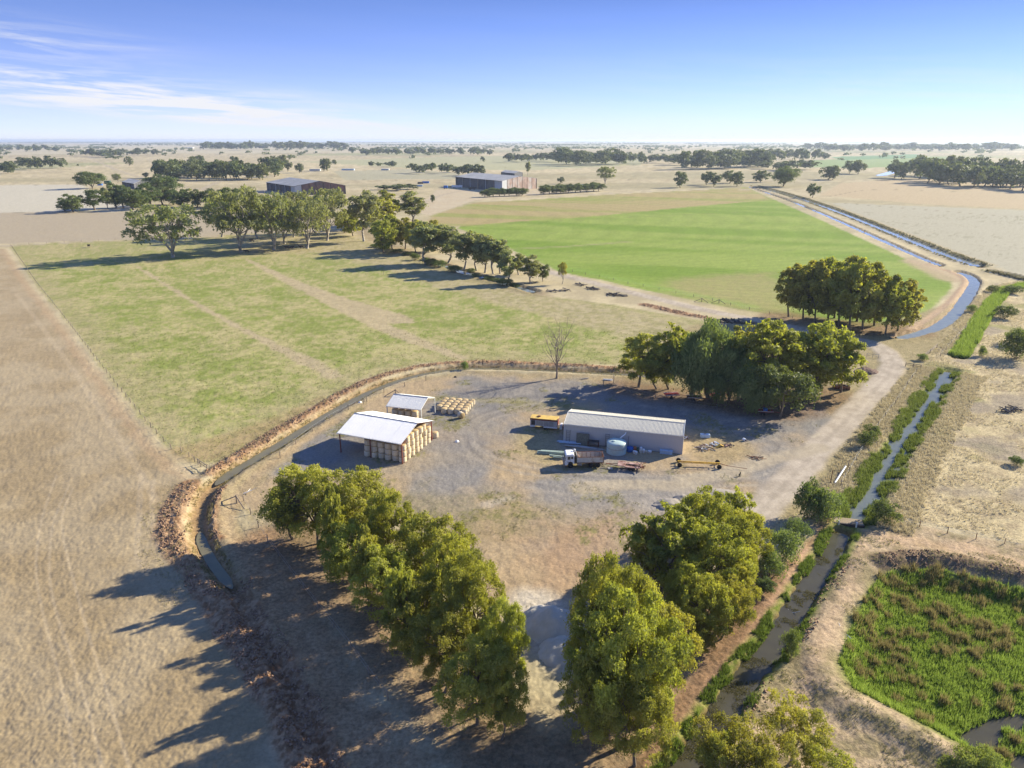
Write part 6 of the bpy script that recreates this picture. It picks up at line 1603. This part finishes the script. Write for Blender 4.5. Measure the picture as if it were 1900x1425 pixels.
scrap('scrap_pile', 1306, 832, 1.7, 34, [M_WHITE, M_PINK, M_RUST, M_STEEL, M_WOOD], 'heap of pale sticks and scrap right of the workshop', 'scrap heap', 0.8, 2.6, 1.1, 0.06, seed=4)
scrap('scrap_pile', 1327, 824, 1.2, 10, [M_WHITE, M_PALEBLUE, M_RUST], 'white plastic and metal scrap beside the stick heap', 'scrap heap', 0.5, 1.4, 0.5, 0.12, seed=5)
scrap('brick_scatter', 1350, 826, 1.6, 22, [M_PINK, M_RUST, M_WOOD], 'flat scatter of reddish bricks on the gravel', 'rubble', 0.3, 0.7, 0.2, 0.09, seed=6)
scrap('timber_scatter', 1405, 850, 1.6, 18, [M_WOOD, M_RUST], 'low scatter of dark timber offcuts near the road', 'timber', 0.6, 1.8, 0.15, 0.06, seed=7)
scrap('scrap_by_gable', 1273, 812, 0.7, 9, [M_WHITE, M_RUST], 'white and rusty bits against the right gable of the workshop', 'scrap', 0.5, 1.3, 0.5, 0.07, seed=8)
x, y = G(1308, 811); e = empty('scrap_tank', (x, y, zat(x, y)), -0.1, 'pale blue-grey box lying behind the scrap heap', 'box')
MB().box(-1.0, -0.5, 0, 1.0, 0.5, 0.75).build('body', M_PALEBLUE, e, bevel=0.08); MB().box(-0.3, -0.2, 0.76, 0.2, 0.2, 0.86).build('lid', M_STEEL, e)
x, y = G(1336, 829); e = empty('yellow_sheet', (x, y, zat(x, y)), 0.4, 'bent yellow straw-coloured sheet beside the scrap heap', 'sheet')
b = MB(); b.add([(-0.9, -0.3, 0.05), (0, -0.4, 0.55), (0.9, -0.3, 0.08), (-0.8, 0.4, 0.05), (0.1, 0.4, 0.6), (1.0, 0.3, 0.08)], [(0, 1, 4, 3), (1, 2, 5, 4)]); b.build('sheet', M_YELLOW, e)
x, y = G(1381, 818); e = empty('white_drum', (x, y, zat(x, y)), 0.4, 'small white drum alone on the gravel turning area', 'drum')
MB().lathe([(0.28, -0.4), (0.3, 0), (0.28, 0.4)], 12, (0, 0, 0.3), axis='y').build('body', M_WHITE, e); MB().lathe([(0.2, -0.42), (0.2, -0.40)], 12, (0, 0, 0.3), axis='y').build('lid', M_BLACK, e)

# --- timber piles by the farm road, burnt logs
def logs(u, v, n, R0, lab, seed, mats=(M_CHAR,), lm=(1.5, 4.0), r=0.16, rz=0.0, el=2.0, cat='log pile', group='log piles beside the farm road'):
    x, y = G(u, v); e = empty('log_pile', (x, y, zat(x, y)), rz, lab, cat, group); rr = random.Random(seed)
    for i in range(n):
        cx = rr.uniform(-R0 * el, R0 * el); cy = rr.gauss(0, R0 * 0.4); h = 0.15 + abs(rr.gauss(0, 0.35)) * (1 - abs(cx) / (R0 * el + 0.1))
        L_ = rr.uniform(*lm); t = rr.gauss(0, 0.9); tz = rr.gauss(0, 0.18)
        d = Vector((math.cos(t), math.sin(t), tz)) * L_ / 2
        a = Vector((cx, cy, h + 0.15)) - d; c = Vector((cx, cy, h + 0.15)) + d
        a.z = max(a.z, 0.1); c.z = max(c.z, 0.1)
        MB().bar(a, c, r * rr.uniform(0.6, 1.4), 6, r * rr.uniform(0.3, 0.9)).build('log', rr.choice(mats), e)
logs(1145, 548, 34, 1.8, 'largest dark log pile beside the pale farm road', 1, (M_CHAR, M_WOOD), rz=-0.45)
logs(1098, 536, 22, 1.4, 'middle dark log pile beside the pale farm road', 2, (M_CHAR, M_WOOD), rz=-0.45)
logs(1076, 529, 14, 1.1, 'smallest log pile at the left end beside the farm road', 3, (M_CHAR, M_WOOD), rz=-0.4)
logs(1028, 541, 14, 1.1, 'tangle of grey logs at the end of the pond', 4, (WOOD_GREY, M_CHAR), rz=-0.2)
logs(1050, 540, 8, 0.8, 'few logs right of the tangle at the pond end', 5, (WOOD_GREY, M_CHAR), rz=-0.2)
logs(1345, 598, 30, 1.9, 'dark heap of logs above the grove at the road junction', 6, (M_CHAR,), r=0.3, rz=-0.25)
logs(1378, 600, 30, 1.9, 'dark heap of stumps right of the junction log heap', 7, (M_CHAR, M_WOOD), r=0.3, rz=-0.2)
logs(1620, 622, 12, 1.4, 'dark prunings by the end of the blue channel', 8, (M_CHAR,), lm=(0.8, 2.0), r=0.08)
logs(1872, 763, 36, 1.5, 'pile of black and silver driftwood logs in the dry grass', 9, (M_CHAR, M_CHAR, WOOD_GREY), lm=(0.8, 2.6), r=0.12, el=1.6)
logs(990, 524, 10, 1.0, 'low timber by the water end under the last windbreak trees', 10, (WOOD_GREY, M_CHAR), lm=(0.8, 2.0), r=0.1)

# --- heaps
def heap(name, u, v, R0, H, mat, lab, seed, asp=1.0, rz=0.0, rough=0.5):
    x, y = G(u, v); r = np.random.default_rng(seed)
    n = 34; g = np.linspace(-1.25, 1.25, n)
    XX, YY = np.meshgrid(g, g)
    d = np.hypot(XX, YY) + (fbm(XX * 1.6 + seed, YY * 1.6, seed, 3) - 0.5) * 0.5
    z = np.clip(1 - d, 0, 1) ** 0.85 * H
    z *= 0.8 + 0.4 * fbm(XX * 2 + 5, YY * 2 + seed, seed + 3, 3)
    z += (fbm(XX * 6, YY * 6, seed + 7, 3) - 0.5) * rough * H * 0.35 * (z > 0)
    z[z <= 0.01] = -0.25
    V = np.stack([XX.ravel() * R0 * asp, YY.ravel() * R0, z.ravel()], 1)
    i = np.arange(n * n).reshape(n, n)
    F = np.stack([i[:-1, :-1], i[:-1, 1:], i[1:, 1:], i[1:, :-1]], -1).reshape(-1, 4)
    o = link(name, mesh_np(name, V, F, smooth=True), mat, None, (x, y, zat(x, y)))
    o.rotation_euler.z = rz
    return tag(o, lab, 'heap')
heap('sand_heap', 1024, 1165, 3.9, 3.1, M_SAND, 'pale sand heap at the end of the foreground belt', 3, 1.0, 0.2)
heap('sand_heap', 1000, 1140, 2.0, 1.0, M_SAND, 'low pale spill at the back of the large sand heap', 5, 1.0, 0.2)
heap('sand_heap', 1040, 1210, 3.0, 1.5, M_SAND, 'shaded sand spill between the two foreground belts', 6, 1.0, 0.2)
heap('gravel_heap', 1243, 936, 2.2, 1.0, M_GRAVEL, 'left gravel heap behind the right foreground trees', 7, 1.3, 0.1)
heap('gravel_heap', 1270, 926, 1.8, 0.7, M_GRAVEL, 'pale middle heap behind the right foreground trees', 8, 1.2, 0.1)
heap('gravel_heap', 1345, 920, 2.6, 0.7, M_GRAVEL, 'long low gravel heap by the road behind the right trees', 9, 1.8, -0.1)
heap('earth_heap', 1608, 690, 2.6, 1.6, M_EARTH, 'dark earth heap inside the dirt road bend', 10, 1.4, 0.4, 0.9)
heap('earth_heap', 738, 744, 1.5, 0.7, M_EARTH, 'low dark heap behind the small shelter', 11, 1.4, 0.2, 0.9)

# --- dead tree
def dead_tree(u, v, H, label):
    x, y = G(u, v); e = empty('dead_tree', (x, y, zat(x, y)), 0.4, label, 'tree')
    r = np.random.default_rng(12); V = []; F = []
    tube([(0, 0, -0.4), (0, 0, 0.4), (0.05, 0, 1.6), (0.0, 0.1, 3.0)], [0.42, 0.3, 0.24, 0.2], 8, V, F)
    t1 = mesh_np('dead_trunk', np.concatenate(V), np.concatenate(F), smooth=True); link('trunk', t1, M_DEAD, e)
    V = []; F = []
    def branch(p, d, L_, r0, dep):
        n = 5; pts = [p]; q = np.array(p, float); dd = np.array(d, float)
        for i in range(n):
            dd = dd + r.normal(size=3) * 0.16 + np.array([0, 0, 0.10]); dd /= np.linalg.norm(dd)
            q = q + dd * L_ / n; pts.append(q.copy())
        tube(pts, np.linspace(r0, r0 * 0.25, n + 1), 5 if dep < 2 else 3, V, F)
        if dep < 3:
            for k in range(4 if dep == 0 else 3):
                j = r.integers(1, n + 1); nd = dd + r.normal(size=3) * 0.65; nd /= np.linalg.norm(nd)
                branch(pts[j], nd, L_ * (0.5 + 0.25 * r.random()), r0 * 0.5, dep + 1)
    for k in range(6):
        a = k * 1.05 + r.normal() * 0.2; tl_ = 0.42 if k else 0.1
        z0 = [3.0, 2.6, 3.0, 2.2, 2.9, 1.8][k]
        branch(np.array([0, 0.05, z0]), np.array([math.cos(a) * tl_, math.sin(a) * tl_, 1.0]) / math.hypot(tl_, 1), H * 0.62, 0.15, 0)
    link('branches', mesh_np('dead_branches', np.concatenate(V), np.concatenate(F)), M_DEAD, e)
dead_tree(1033, 703, 12.3, 'bare dead tree standing beside the curved ditch')

# --- fences
def fence(pts, step, h, lab, wires=2, mat=M_WOOD, r=0.06, name='wire_fence', wr=0.012, strainers=True):
    P = GL(pts); e = empty(name, (P[0][0], P[0][1], 0), 0, lab, 'fence')
    o = P[0]; S = np.linalg.norm(np.diff(P, axis=0), axis=1); c = np.concatenate([[0], np.cumsum(S)])
    n = max(2, int(c[-1] / step) + 1); t = np.linspace(0, c[-1], n)
    X = np.interp(t, c, P[:, 0]); Y = np.interp(t, c, P[:, 1]); Z = height(X, Y)
    pm = MB().box(-r, -r, -0.2, r, r, h); mesh = bpy.data.meshes.new('fence_post'); mesh.from_pydata(pm.v, [], pm.f); mesh.materials.append(mat)
    rr = random.Random(n)
    for x, y, z in zip(X, Y, Z): share('post', mesh, e, (x - o[0], y - o[1], z), (rr.gauss(0, 0.04), rr.gauss(0, 0.04), rr.random()), (1, 1, rr.uniform(0.9, 1.12)))
    for k in range(wires):
        zz = h * (0.45 + 0.5 * k / max(1, wires - 1)); V = []; F = []
        tube([(x - o[0], y - o[1], z + zz) for x, y, z in zip(X, Y, Z)], [wr] * n, 3, V, F)
        link('wire', mesh_np('wire', np.concatenate(V), np.concatenate(F)), M_STEEL, e)
    return e
fence([(22, 458), (70, 528), (120, 590), (180, 668), (240, 745), (285, 800), (318, 834)], 5.0, 1.15, 'wire fence down the left edge of the grass paddock')
fence([(318, 834), (345, 842), (372, 866)], 3.0, 1.2, 'short wire fence at the near corner of the grass paddock')
fence([(452, 930), (470, 962), (500, 1010), (560, 1090), (640, 1190), (720, 1300)], 5.0, 1.2, 'wire fence running into the shade under the foreground belt')
fence([(520, 850), (560, 815), (620, 775), (676, 748), (720, 726), (790, 706)], 6.5, 1.3, 'wire fence along the inner side of the curved ditch')
fence([(1655, 968), (1700, 978), (1745, 988), (1800, 1000), (1850, 1006), (1920, 1020)], 3.4, 1.1, 'old wire fence above the reservoir in the dry grass', 2, M_RUST, 0.045)
fence([(1062, 505), (1150, 523), (1240, 542), (1330, 560), (1420, 582), (1470, 592)], 9, 1.2, 'wire fence along the near edge of the green crop')
fence([(20, 456), (130, 450), (250, 444), (360, 438)], 9, 1.2, 'wire fence along the far edge of the grass paddock')
fence([(1120, 716), (1190, 735), (1260, 750), (1330, 760)], 7.5, 1.3, 'thin posts and wire along the front of the grove', 2, M_TRIM)
fence([(1560, 900), (1590, 850), (1630, 790), (1668, 738), (1700, 690)], 7, 1.1, 'wire fence beside the creek on the road side', 2, M_WOOD)
fence([(1745, 660), (1800, 600), (1850, 545)], 8, 1.1, 'wire fence beside the green reed channel', 2, M_WOOD)
def assembly(u, v, rz, lab, L_=3.2, h=1.4):
    x, y = G(u, v); e = empty('strainer_assembly', (x, y, zat(x, y)), rz, lab, 'fence')
    MB().bar((0, 0, -0.2), (0, 0, h + 0.2), 0.14, 8).build('post', M_WOOD, e)
    MB().bar((0, 0, h), (-L_, 0.6, 0.1), 0.09, 6).build('stay', M_WOOD, e)
    MB().bar((0, 0, h), (L_ * 0.5, -L_ * 0.8, 0.1), 0.09, 6).build('stay', M_WOOD, e)
assembly(440, 934, 0.2, 'corner strainer post with two stays beside the ditch')
assembly(734, 733, 0.5, 'strainer post with stay behind the small shelter', 2.4)
assembly(1302, 560, 0.2, 'strainer post with stay beside the gate to the crop', 3)
assembly(1334, 562, 0.2, 'second strainer post with stay beside the crop gate', 3)
def rail(u0, v0, u1, v1, h, lab, cat='rail', mat=M_WOOD, r=0.09, name='timber_rail', z0=None, legs=3):
    a = G(u0, v0); b_ = G(u1, v1); e = empty(name, (a[0], a[1], zat(*a)), 0, lab, cat)
    dx, dy = b_[0] - a[0], b_[1] - a[1]
    MB().bar((0, 0, h), (dx, dy, h), r, 6).build('rail', mat, e)
    MB().bar((0, 0, h * 0.55), (dx, dy, h * 0.55), r * 0.8, 6).build('rail', mat, e)
    for k in range(legs): t = k / max(1, legs - 1); MB().bar((dx * t, dy * t, -0.2), (dx * t, dy * t, h + 0.15), r * 1.2, 6).build('post', mat, e)
rail(1712, 665, 1738, 645, 1.1, 'grey timber rails beside the creek head on the road side', r=0.1)
rail(1680, 680, 1708, 684, 1.0, 'weathered gate rails lying by the dirt road bend', r=0.08)
rail(1608, 662, 1630, 664, 1.1, 'pale metal gate frame inside the dirt road bend', mat=M_STEEL, r=0.05, name='gate')
rail(368, 862, 385, 874, 1.2, 'wooden gate posts at the paddock corner by the ditch', r=0.07, name='gate', legs=2)
# fallen white pipe and a leaning post by the road
a = G(1549, 897); b_ = G(1568, 872)
e = empty('white_pipe', (a[0], a[1], zat(*a)), 0, 'long white pipe lying in the dry grass beside the road', 'pipe')
b = MB(); b.bar((0, 0, 0.25), (b_[0] - a[0], b_[1] - a[1], 0.9), 0.16, 8); b.build('pipe', M_PIPE, e)
for (u, v, h, lab) in ((1541, 895, 2.6, 'tall rusty post beside the fallen white pipe'), (1573, 868, 1.8, 'short post at the far end of the fallen white pipe'), (712, 510, 1.6, 'dark post standing alone in the grass paddock'), (675, 750, 1.6, 'grey post on the verge inside the curved ditch'), (1660, 752, 1.4, 'grey marker post beside the creek'), (1814, 722, 1.0, 'small stump in the dry grass east of the creek'), (1138, 712, 2.4, 'thin pole at the left end of the grove')):
    x, y = G(u, v); e = empty('marker_post', (x, y, zat(x, y)), 0, lab, 'post')
    MB().bar((0, 0, -0.2), (0.08, 0.02, h), 0.09, 6, 0.07).build('post', M_RUST if 'rusty' in lab else M_WOOD, e)
def branch_log(u, v, rz, lab, s=1.0):
    x, y = G(u, v); e = empty('dead_branch', (x, y, zat(x, y) + 0.1), rz, lab, 'branch')
    b = MB(); b.bar((0, 0, 0.1), (1.4 * s, 0.3, 0.4), 0.07, 6); b.bar((1.4 * s, 0.3, 0.4), (2.4 * s, 0.0, 0.9), 0.05, 6, 0.02); b.bar((0.7 * s, 0.15, 0.25), (1.2 * s, 0.9 * s, 0.5), 0.05, 5, 0.02); b.build('branch', M_PIPE, e)
branch_log(1580, 1185, 1.9, 'bleached forked branch at the edge of the wetland')
branch_log(1452, 1133, 0.0, 'pale stick lying across the drain water')
branch_log(452, 918, 0.3, 'bleached branch lying by the strainer post')
# culvert between drain and creek
x, y = G(1572, 974); e = empty('culvert', (x, y, -0.5), -0.25, 'small dark culvert headwall between drain and creek', 'culvert')
b = MB(); b.box(-2.6, -0.15, -0.6, 2.6, 0.15, 0.75); b.build('headwall', M_CHASSIS, e)
for s in (-1.4, 1.3): MB().lathe([(0.12, 0), (0.12, 1.15), (0.16, 1.2)], 10, (s, -0.3, 0.1)).build('pipe_stub', M_PIPE, e)
b = MB(); b.box(-2.6, 0.16, -0.6, 2.6, 2.2, 0.62); b.build('crossing', simple_mat('crossing_earth', (0.27, 0.21, 0.14), 0.95, var=0.2), e)
# scrap steel frame at the grove end
x, y = G(1562, 724); e = empty('steel_bin_frame', (x, y, zat(x, y)), -0.2, 'open rusty steel tray frame at the right end of the grove', 'frame')
for y0 in (0, 1.9): MB().box(-1.9, y0 - 0.05, 0.25, 1.9, y0 + 0.05, 0.95).build('side', M_RUST, e)
for x0 in (-1.85, 1.85): MB().box(x0 - 0.05, 0.06, 0.25, x0 + 0.05, 1.84, 0.95).build('end', M_RUST, e)
MB().box(-1.9, 0.0, 0.12, 1.9, 1.9, 0.24).build('floor', M_CHASSIS, e)
for x0 in (-1.2, 1.2): MB().bar((x0, 0.95, 0.6), (x0, 0.95, 1.0), 0.3, 6).build('drum', M_CHASSIS, e)
scrap('rusty_pipes', 1553, 720, 1.2, 10, [M_RUST, M_PINK], 'rusty pipes scattered left of the steel tray frame', 'pipes', 0.8, 1.8, 0.3, 0.06, seed=19)
# red farm machines in the shade in front of the grove
def machine(u, v, rz, lab, kind):
    x, y = G(u, v); e = empty('farm_trailer' if kind != 'rake' else 'farm_implement', (x, y, zat(x, y)), rz, lab, 'trailer' if kind != 'rake' else 'farm machine', 'red farm machines under the grove')
    MB().box(-1.8, -1.0, 0.8, 1.8, 1.0, 0.92).build('deck', M_RED if kind != 'dark' else M_RUST, e)
    b = MB(); b.bar((-1.8, -1.02, 0.98), (1.8, -1.02, 0.98), 0.06); b.bar((-1.8, 1.02, 0.98), (1.8, 1.02, 0.98), 0.06); b.build('side_rail', M_TRIMW, e)
    b = MB(); b.bar((1.8, 0, 0.7), (3.6, 0, 0.4), 0.07); b.bar((-1.6, 0, 0.7), (1.8, 0, 0.7), 0.09); b.build('drawbar', M_RED, e)
    for y0 in (-1.05, 1.05): put_wheel(SWh, e, (-0.4, y0, 0.4), 1.1)
    if kind == 'rake':
        for k in range(4):
            b = MB()
            for j in range(8): t = j * 0.785; b.bar((-1.4 + k * 0.9, 0, 1.2), (-1.4 + k * 0.9 + 0.25, math.cos(t) * 0.7, 1.2 + math.sin(t) * 0.7), 0.025)
            b.build('tine_wheel', M_RED, e)
        MB().box(-0.4, -0.5, 0.93, 0.5, 0.5, 1.5).build('seed_box', M_BLUE, e)
machine(1246, 738, 0.1, 'red flat trailer in the shade at the left under the grove', 'flat')
machine(1288, 743, -0.05, 'dark red tray trailer with pale edge in the shade under the grove', 'dark')
machine(1330, 738, 0.3, 'red spidery hay rake in the shade behind the tray trailer', 'rake')
machine(1418, 768, -0.1, 'long red machine with blue box under the round dark tree', 'rake')
x, y = G(1486, 733); e = empty('white_water_trough', (x, y, zat(x, y)), 0.2, 'small white trough between grove trunks', 'trough')
b = MB(); b.lathe([(0.5, 0), (0.55, 0.5), (0.5, 0.5), (0.46, 0.12)], 14); b.build('trough', M_WHITE, e)
stack('plank_stack', 1128, 706, 7, 2.5, 0.08, M_WHITE, 'white boards lying by the posts left of the grove', 0.1, 0.3, True, 'board')
stack('plank_stack', 1085, 704, 4, 2.5, 0.08, M_SAND, 'pale boards lying on the dry verge right of the dead tree', 0.1, 0.3, True, 'board')
for (u, v, lab) in ((845, 700, 'dark stone lying at the top of the yard'), (848, 820, 'pale stone on the yard right of the hay shed'), (668, 748, 'white bag lying on the verge beside the post')):
    x, y = G(u, v); o = heap('stone', u, v, 0.4, 0.45, M_CHASSIS if 'dark' in lab else M_WHITE, lab, int(u), 1.2); o['category'] = 'stone'

# --- great sheds of the middle distance
def great_shed(name, p, lab, eave_top_v, ridge_v, right_open=True, mats=None, bays=6):
    """p: photograph points of near-left, near-right(front corner of gable) and far-right base"""
    A = np.array(G(*p[0])); B = np.array(G(*p[1])); C_ = np.array(G(*p[2]))
    L_ = np.linalg.norm(B - A); Wd = np.linalg.norm(C_ - B)
    e_ = top_z(p[1][1], eave_top_v); 
    mid = (B + C_) / 2
    rdg = CAM_H - mid[1] * (FPX * SP + (ridge_v - 712.5) * CP) / (FPX * CP - (ridge_v - 712.5) * SP)
    rz = math.atan2(B[1] - A[1], B[0] - A[0])
    e = empty(name, (A[0], A[1], 0), rz, lab, 'shed')
    M_ = Matrix.Rotation(-rz, 2)
    c = M_ @ Vector((C_ - A)); side = c - Vector((L_, 0))
    sx, sy = side
    n = bays * 2
    def P(x, t, z): return (x + sx * t, sy * t, z)
    for i in range(n):
        a, b2 = L_ * i / n, L_ * (i + 1) / n - 0.15
        for t0, t1, z0, z1 in ((-0.02, 0.5, e_, rdg), (1.02, 0.5, e_, rdg)):
            MB().add([P(a, t0, z0), P(b2, t0, z0), P(b2, t1, z1), P(a, t1, z1), P(a, t0, z0 + 0.25), P(b2, t0, z0 + 0.25), P(b2, t1, z1 + 0.25), P(a, t1, z1 + 0.25)], [(0, 1, 2, 3), (4, 7, 6, 5), (0, 4, 5, 1), (1, 5, 6, 2), (2, 6, 7, 3), (3, 7, 4, 0)]).build('roof_sheet', mats[0], e)
    for i in range(bays):
        a, b2 = L_ * i / bays, L_ * (i + 1) / bays
        MB().add([P(a, 0.02, 0), P(b2 - 0.9, 0.02, 0), P(b2 - 0.9, 0.02, e_ * 0.96), P(a, 0.02, e_ * 0.96), P(a, 0.035, 0), P(b2 - 0.9, 0.035, 0), P(b2 - 0.9, 0.035, e_ * 0.96), P(a, 0.035, e_ * 0.96)], [(0, 1, 2, 3), (4, 7, 6, 5), (0, 4, 5, 1), (1, 5, 6, 2), (2, 6, 7, 3), (3, 7, 4, 0)]).build('side_panel', mats[1] if i < bays - 1 else mats[3], e)
        MB().bar(P(a, 0.0, 0), P(a, 0.0, e_), 0.35).build('post', mats[3] if i % 2 == 0 else mats[2], e)
    m = 7
    for i in range(m):
        t0, t1 = i / m, (i + 1) / m - 0.012
        zz = lambda t: e_ + (rdg - e_) * (1 - abs(t - 0.5) * 2)
        pts = [P(L_ - 0.2, t0, 0), P(L_ - 0.2, t1, 0), P(L_ - 0.2, t1, zz(t1)), P(L_ - 0.2, t0, zz(t0))]
        q = [(x - 0.6, y, z) for x, y, z in pts]
        MB().add(pts + q, [(0, 1, 2, 3), (7, 6, 5, 4), (0, 4, 5, 1), (1, 5, 6, 2), (2, 6, 7, 3), (3, 7, 4, 0)]).build('gable_panel', mats[2] if i else mats[3], e)
    MB().add([P(0, 0.0, 0), P(0, 1, 0), P(0, 1, e_), P(0, 0.5, rdg), P(0, 0, e_), P(0.4, 0.0, 0), P(0.4, 1, 0), P(0.4, 1, e_), P(0.4, 0.5, rdg), P(0.4, 0, e_)], [(0, 1, 2, 3, 4), (9, 8, 7, 6, 5)]).build('back_gable', mats[1], e)
    MB().add([P(0, 1, 0), P(L_, 1, 0), P(L_, 1, e_), P(0, 1, e_), P(0, 0.98, 0), P(L_, 0.98, 0), P(L_, 0.98, e_), P(0, 0.98, e_)], [(0, 1, 2, 3), (7, 6, 5, 4)]).build('back_wall', mats[1], e)
    return e
great_shed('great_shed', [(846, 346), (932, 356), (996, 350)], 'large grey-roofed shed with rusty gable behind the hedge on the plain', 336, 327, mats=(M_GSHED_ROOF, M_GSHED_DARK, M_GSHED_RUST, M_GSHED_PALE))
great_shed('great_shed', [(496, 353), (548, 362), (642, 360)], 'large dark shed with red-brown gable behind the big gums', 346, 336, mats=(M_GSHED_ROOF, M_GSHED_DARK, simple_mat('red_brown_wall', (0.20, 0.11, 0.085), 0.85, var=0.3, scale=0.15, stain=(0.10, 0.09, 0.09), stain_amt=0.5), M_GSHED_PALE))
great_shed('rear_shed', [(930, 326), (955, 329), (970, 327)], 'smaller dark shed standing behind the large grey-roofed shed', 322, 318, mats=(M_GSHED_ROOF, M_GSHED_DARK, M_GSHED_DARK, M_GSHED_DARK), bays=3)
great_shed('small_shed', [(228, 347), (250, 351), (278, 347)], 'small dark shed with grey roof at the left behind the tree row', 341, 335, mats=(M_GSHED_ROOF, M_GSHED_DARK, M_GSHED_DARK, M_GSHED_DARK), bays=3)
# farm clutter near the great sheds
def box_thing(name, u, v, l, w, h, mat, lab, cat, rz=0.0, wheels=False):
    x, y = G(u, v); e = empty(name, (x, y, 0.02), rz, lab, cat)
    b = MB(); z0 = 0.9 if wheels else 0.0
    b.box(-l / 2, -w / 2, z0, l / 2, w / 2, z0 + h); b.build('body', mat, e, bevel=0.08)
    MB().box(-l / 2 - 0.1, -w / 2 - 0.1, z0 + h + 0.02, l / 2 + 0.1, w / 2 + 0.1, z0 + h + 0.18).build('roof', mat, e)
    if wheels:
        for xx in (-l * 0.35, -l * 0.2, l * 0.3):
            for yy in (-w / 2, w / 2): put_wheel(TW, e, (xx, yy, 0.52))
box_thing('semi_trailer', 848, 349, 14, 2.6, 2.6, M_WHITE, 'white semi trailer parked left of the large grey-roofed shed', 'trailer', -0.1, True)
box_thing('blue_truck', 827, 350, 5, 2.6, 2.8, M_BLUE, 'small blue truck at the left end of the white trailer', 'truck', -0.1, True)
box_thing('shipping_container', 790, 340, 10, 2.6, 2.6, M_BLUE, 'dark blue container on the pale paddock left of the shed', 'container', -0.05)
box_thing('shipping_container', 780, 341, 8, 2.6, 2.2, M_CHASSIS, 'dark container next to the dark blue one', 'container', 0.05)
box_thing('cement_trough', 779, 346, 8, 2.5, 2.0, M_PALEBLUE, 'pale blue bin in front of the dark containers', 'container', 0.0)
box_thing('dark_machine', 876, 352, 9, 3, 2.2, M_CHASSIS, 'dark machine parked before the large shed', 'machine', -0.1, True)
box_thing('rusty_bin', 444, 358, 9, 3, 2.5, M_RUST, 'rusty bin standing left of the dark shed', 'bin', 0.0)
box_thing('grey_bin', 486, 358, 8, 3, 2.5, M_STEEL, 'grey bin between the rusty bin and the dark shed', 'bin', 0.0)
box_thing('farm_cottage', 585, 317, 22, 8, 3.5, M_GSHED_PALE, 'pale low cottage beside two trees beyond the first great shed', 'house', 0.0)
box_thing('farm_cottage', 646, 316, 26, 8, 3.0, M_PALEBLUE, 'long low bluish roof on the plain between the great sheds', 'house', 0.0)
box_thing('farm_cottage', 715, 316, 16, 8, 3.0, M_GSHED_PALE, 'small pale roof among the far clump between the great sheds', 'house', 0.0)
box_thing('farm_cottage', 352, 275, 60, 30, 6, M_WHITE, 'bright white building far off on the left plain', 'house', 0.0)
box_thing('green_tank', 200, 341, 8, 4, 4, simple_mat('green_tank_paint', (0.02, 0.08, 0.06), 0.6), 'dark green tank beside the lone round tree', 'tank', 0.0)
box_thing('blue_bin', 186, 344, 6, 3, 2, M_BLUE, 'blue bin at the foot of the lone round tree', 'bin', 0.0)

# --- cattle
def cow_mesh():
    me = bpy.data.meshes.new('cow')
    P = [(0, 0, 1.05), (0.55, 0, 1.08), (-0.55, 0, 1.10), (-0.95, 0, 1.18), (-1.30, 0, 1.42), (-1.62, 0, 1.30), (0.80, 0, 1.12), (0.95, 0, 0.75),
         (-0.60, 0.20, 0.80), (-0.62, 0.20, 0.42), (-0.60, 0.20, 0.02), (-0.60, -0.20, 0.80), (-0.56, -0.20, 0.42), (-0.58, -0.20, 0.02),
         (0.62, 0.20, 0.78), (0.74, 0.20, 0.42), (0.66, 0.20, 0.02), (0.62, -0.20, 0.78), (0.78, -0.20, 0.42), (0.70, -0.20, 0.02), (-1.28, 0.20, 1.48), (-1.28, -0.20, 1.48), (1.0, 0, 0.35)]
    E = [(0, 1), (0, 2), (2, 3), (3, 4), (4, 5), (1, 6), (6, 7), (7, 22), (2, 8), (8, 9), (9, 10), (2, 11), (11, 12), (12, 13), (1, 14), (14, 15), (15, 16), (1, 17), (17, 18), (18, 19), (4, 20), (4, 21)]
    Rr = {0: 0.40, 1: 0.36, 2: 0.38, 3: 0.26, 4: 0.17, 5: 0.10, 6: 0.22, 7: 0.04, 22: 0.04, 20: 0.04, 21: 0.04}
    me.from_pydata(P, E, []); o = bpy.data.objects.new('cow_source', me); col.objects.link(o)
    sk = o.modifiers.new('skin', 'SKIN')
    for i, v in enumerate(me.skin_vertices[0].data):
        r = Rr.get(i, 0.10 if P[i][2] > 0.6 else 0.06); v.radius = (r, r)
    me.skin_vertices[0].data[0].use_root = True
    o.modifiers.new('sub', 'SUBSURF').levels = 1
    dg = bpy.context.evaluated_depsgraph_get(); dg.update()
    m2 = bpy.data.meshes.new_from_object(o.evaluated_get(dg)); m2.name = 'cow'
    bpy.data.objects.remove(o); m2.materials.clear(); m2.materials.append(M_HIDE)
    return m2
COW = cow_mesh()
for (u, v, rz, lab) in ((533, 462, 0.1, 'dark cow grazing under the gums, left of the pair'), (541, 462, 3.0, 'dark cow close beside the first under the gums'), (560, 461, 0.4, 'dark cow standing beside the fourth pale gum trunk'), (458, 469, 0.2, 'dark cow in the shade right of the second gum'),
                        (165, 459, 2.6, 'lone dark cow near the far edge of the grass paddock'), (468, 449, 0.7, 'dark cow in the tree shade behind the gums')):
    x, y = G(u, v); o = link('cow', COW, None, None, (x, y, zat(x, y))); o.rotation_euler.z = rz; o.scale = (1.25, 1.25, 1.25)
    tag(o, lab, 'cow', 'cattle in the grass paddock')
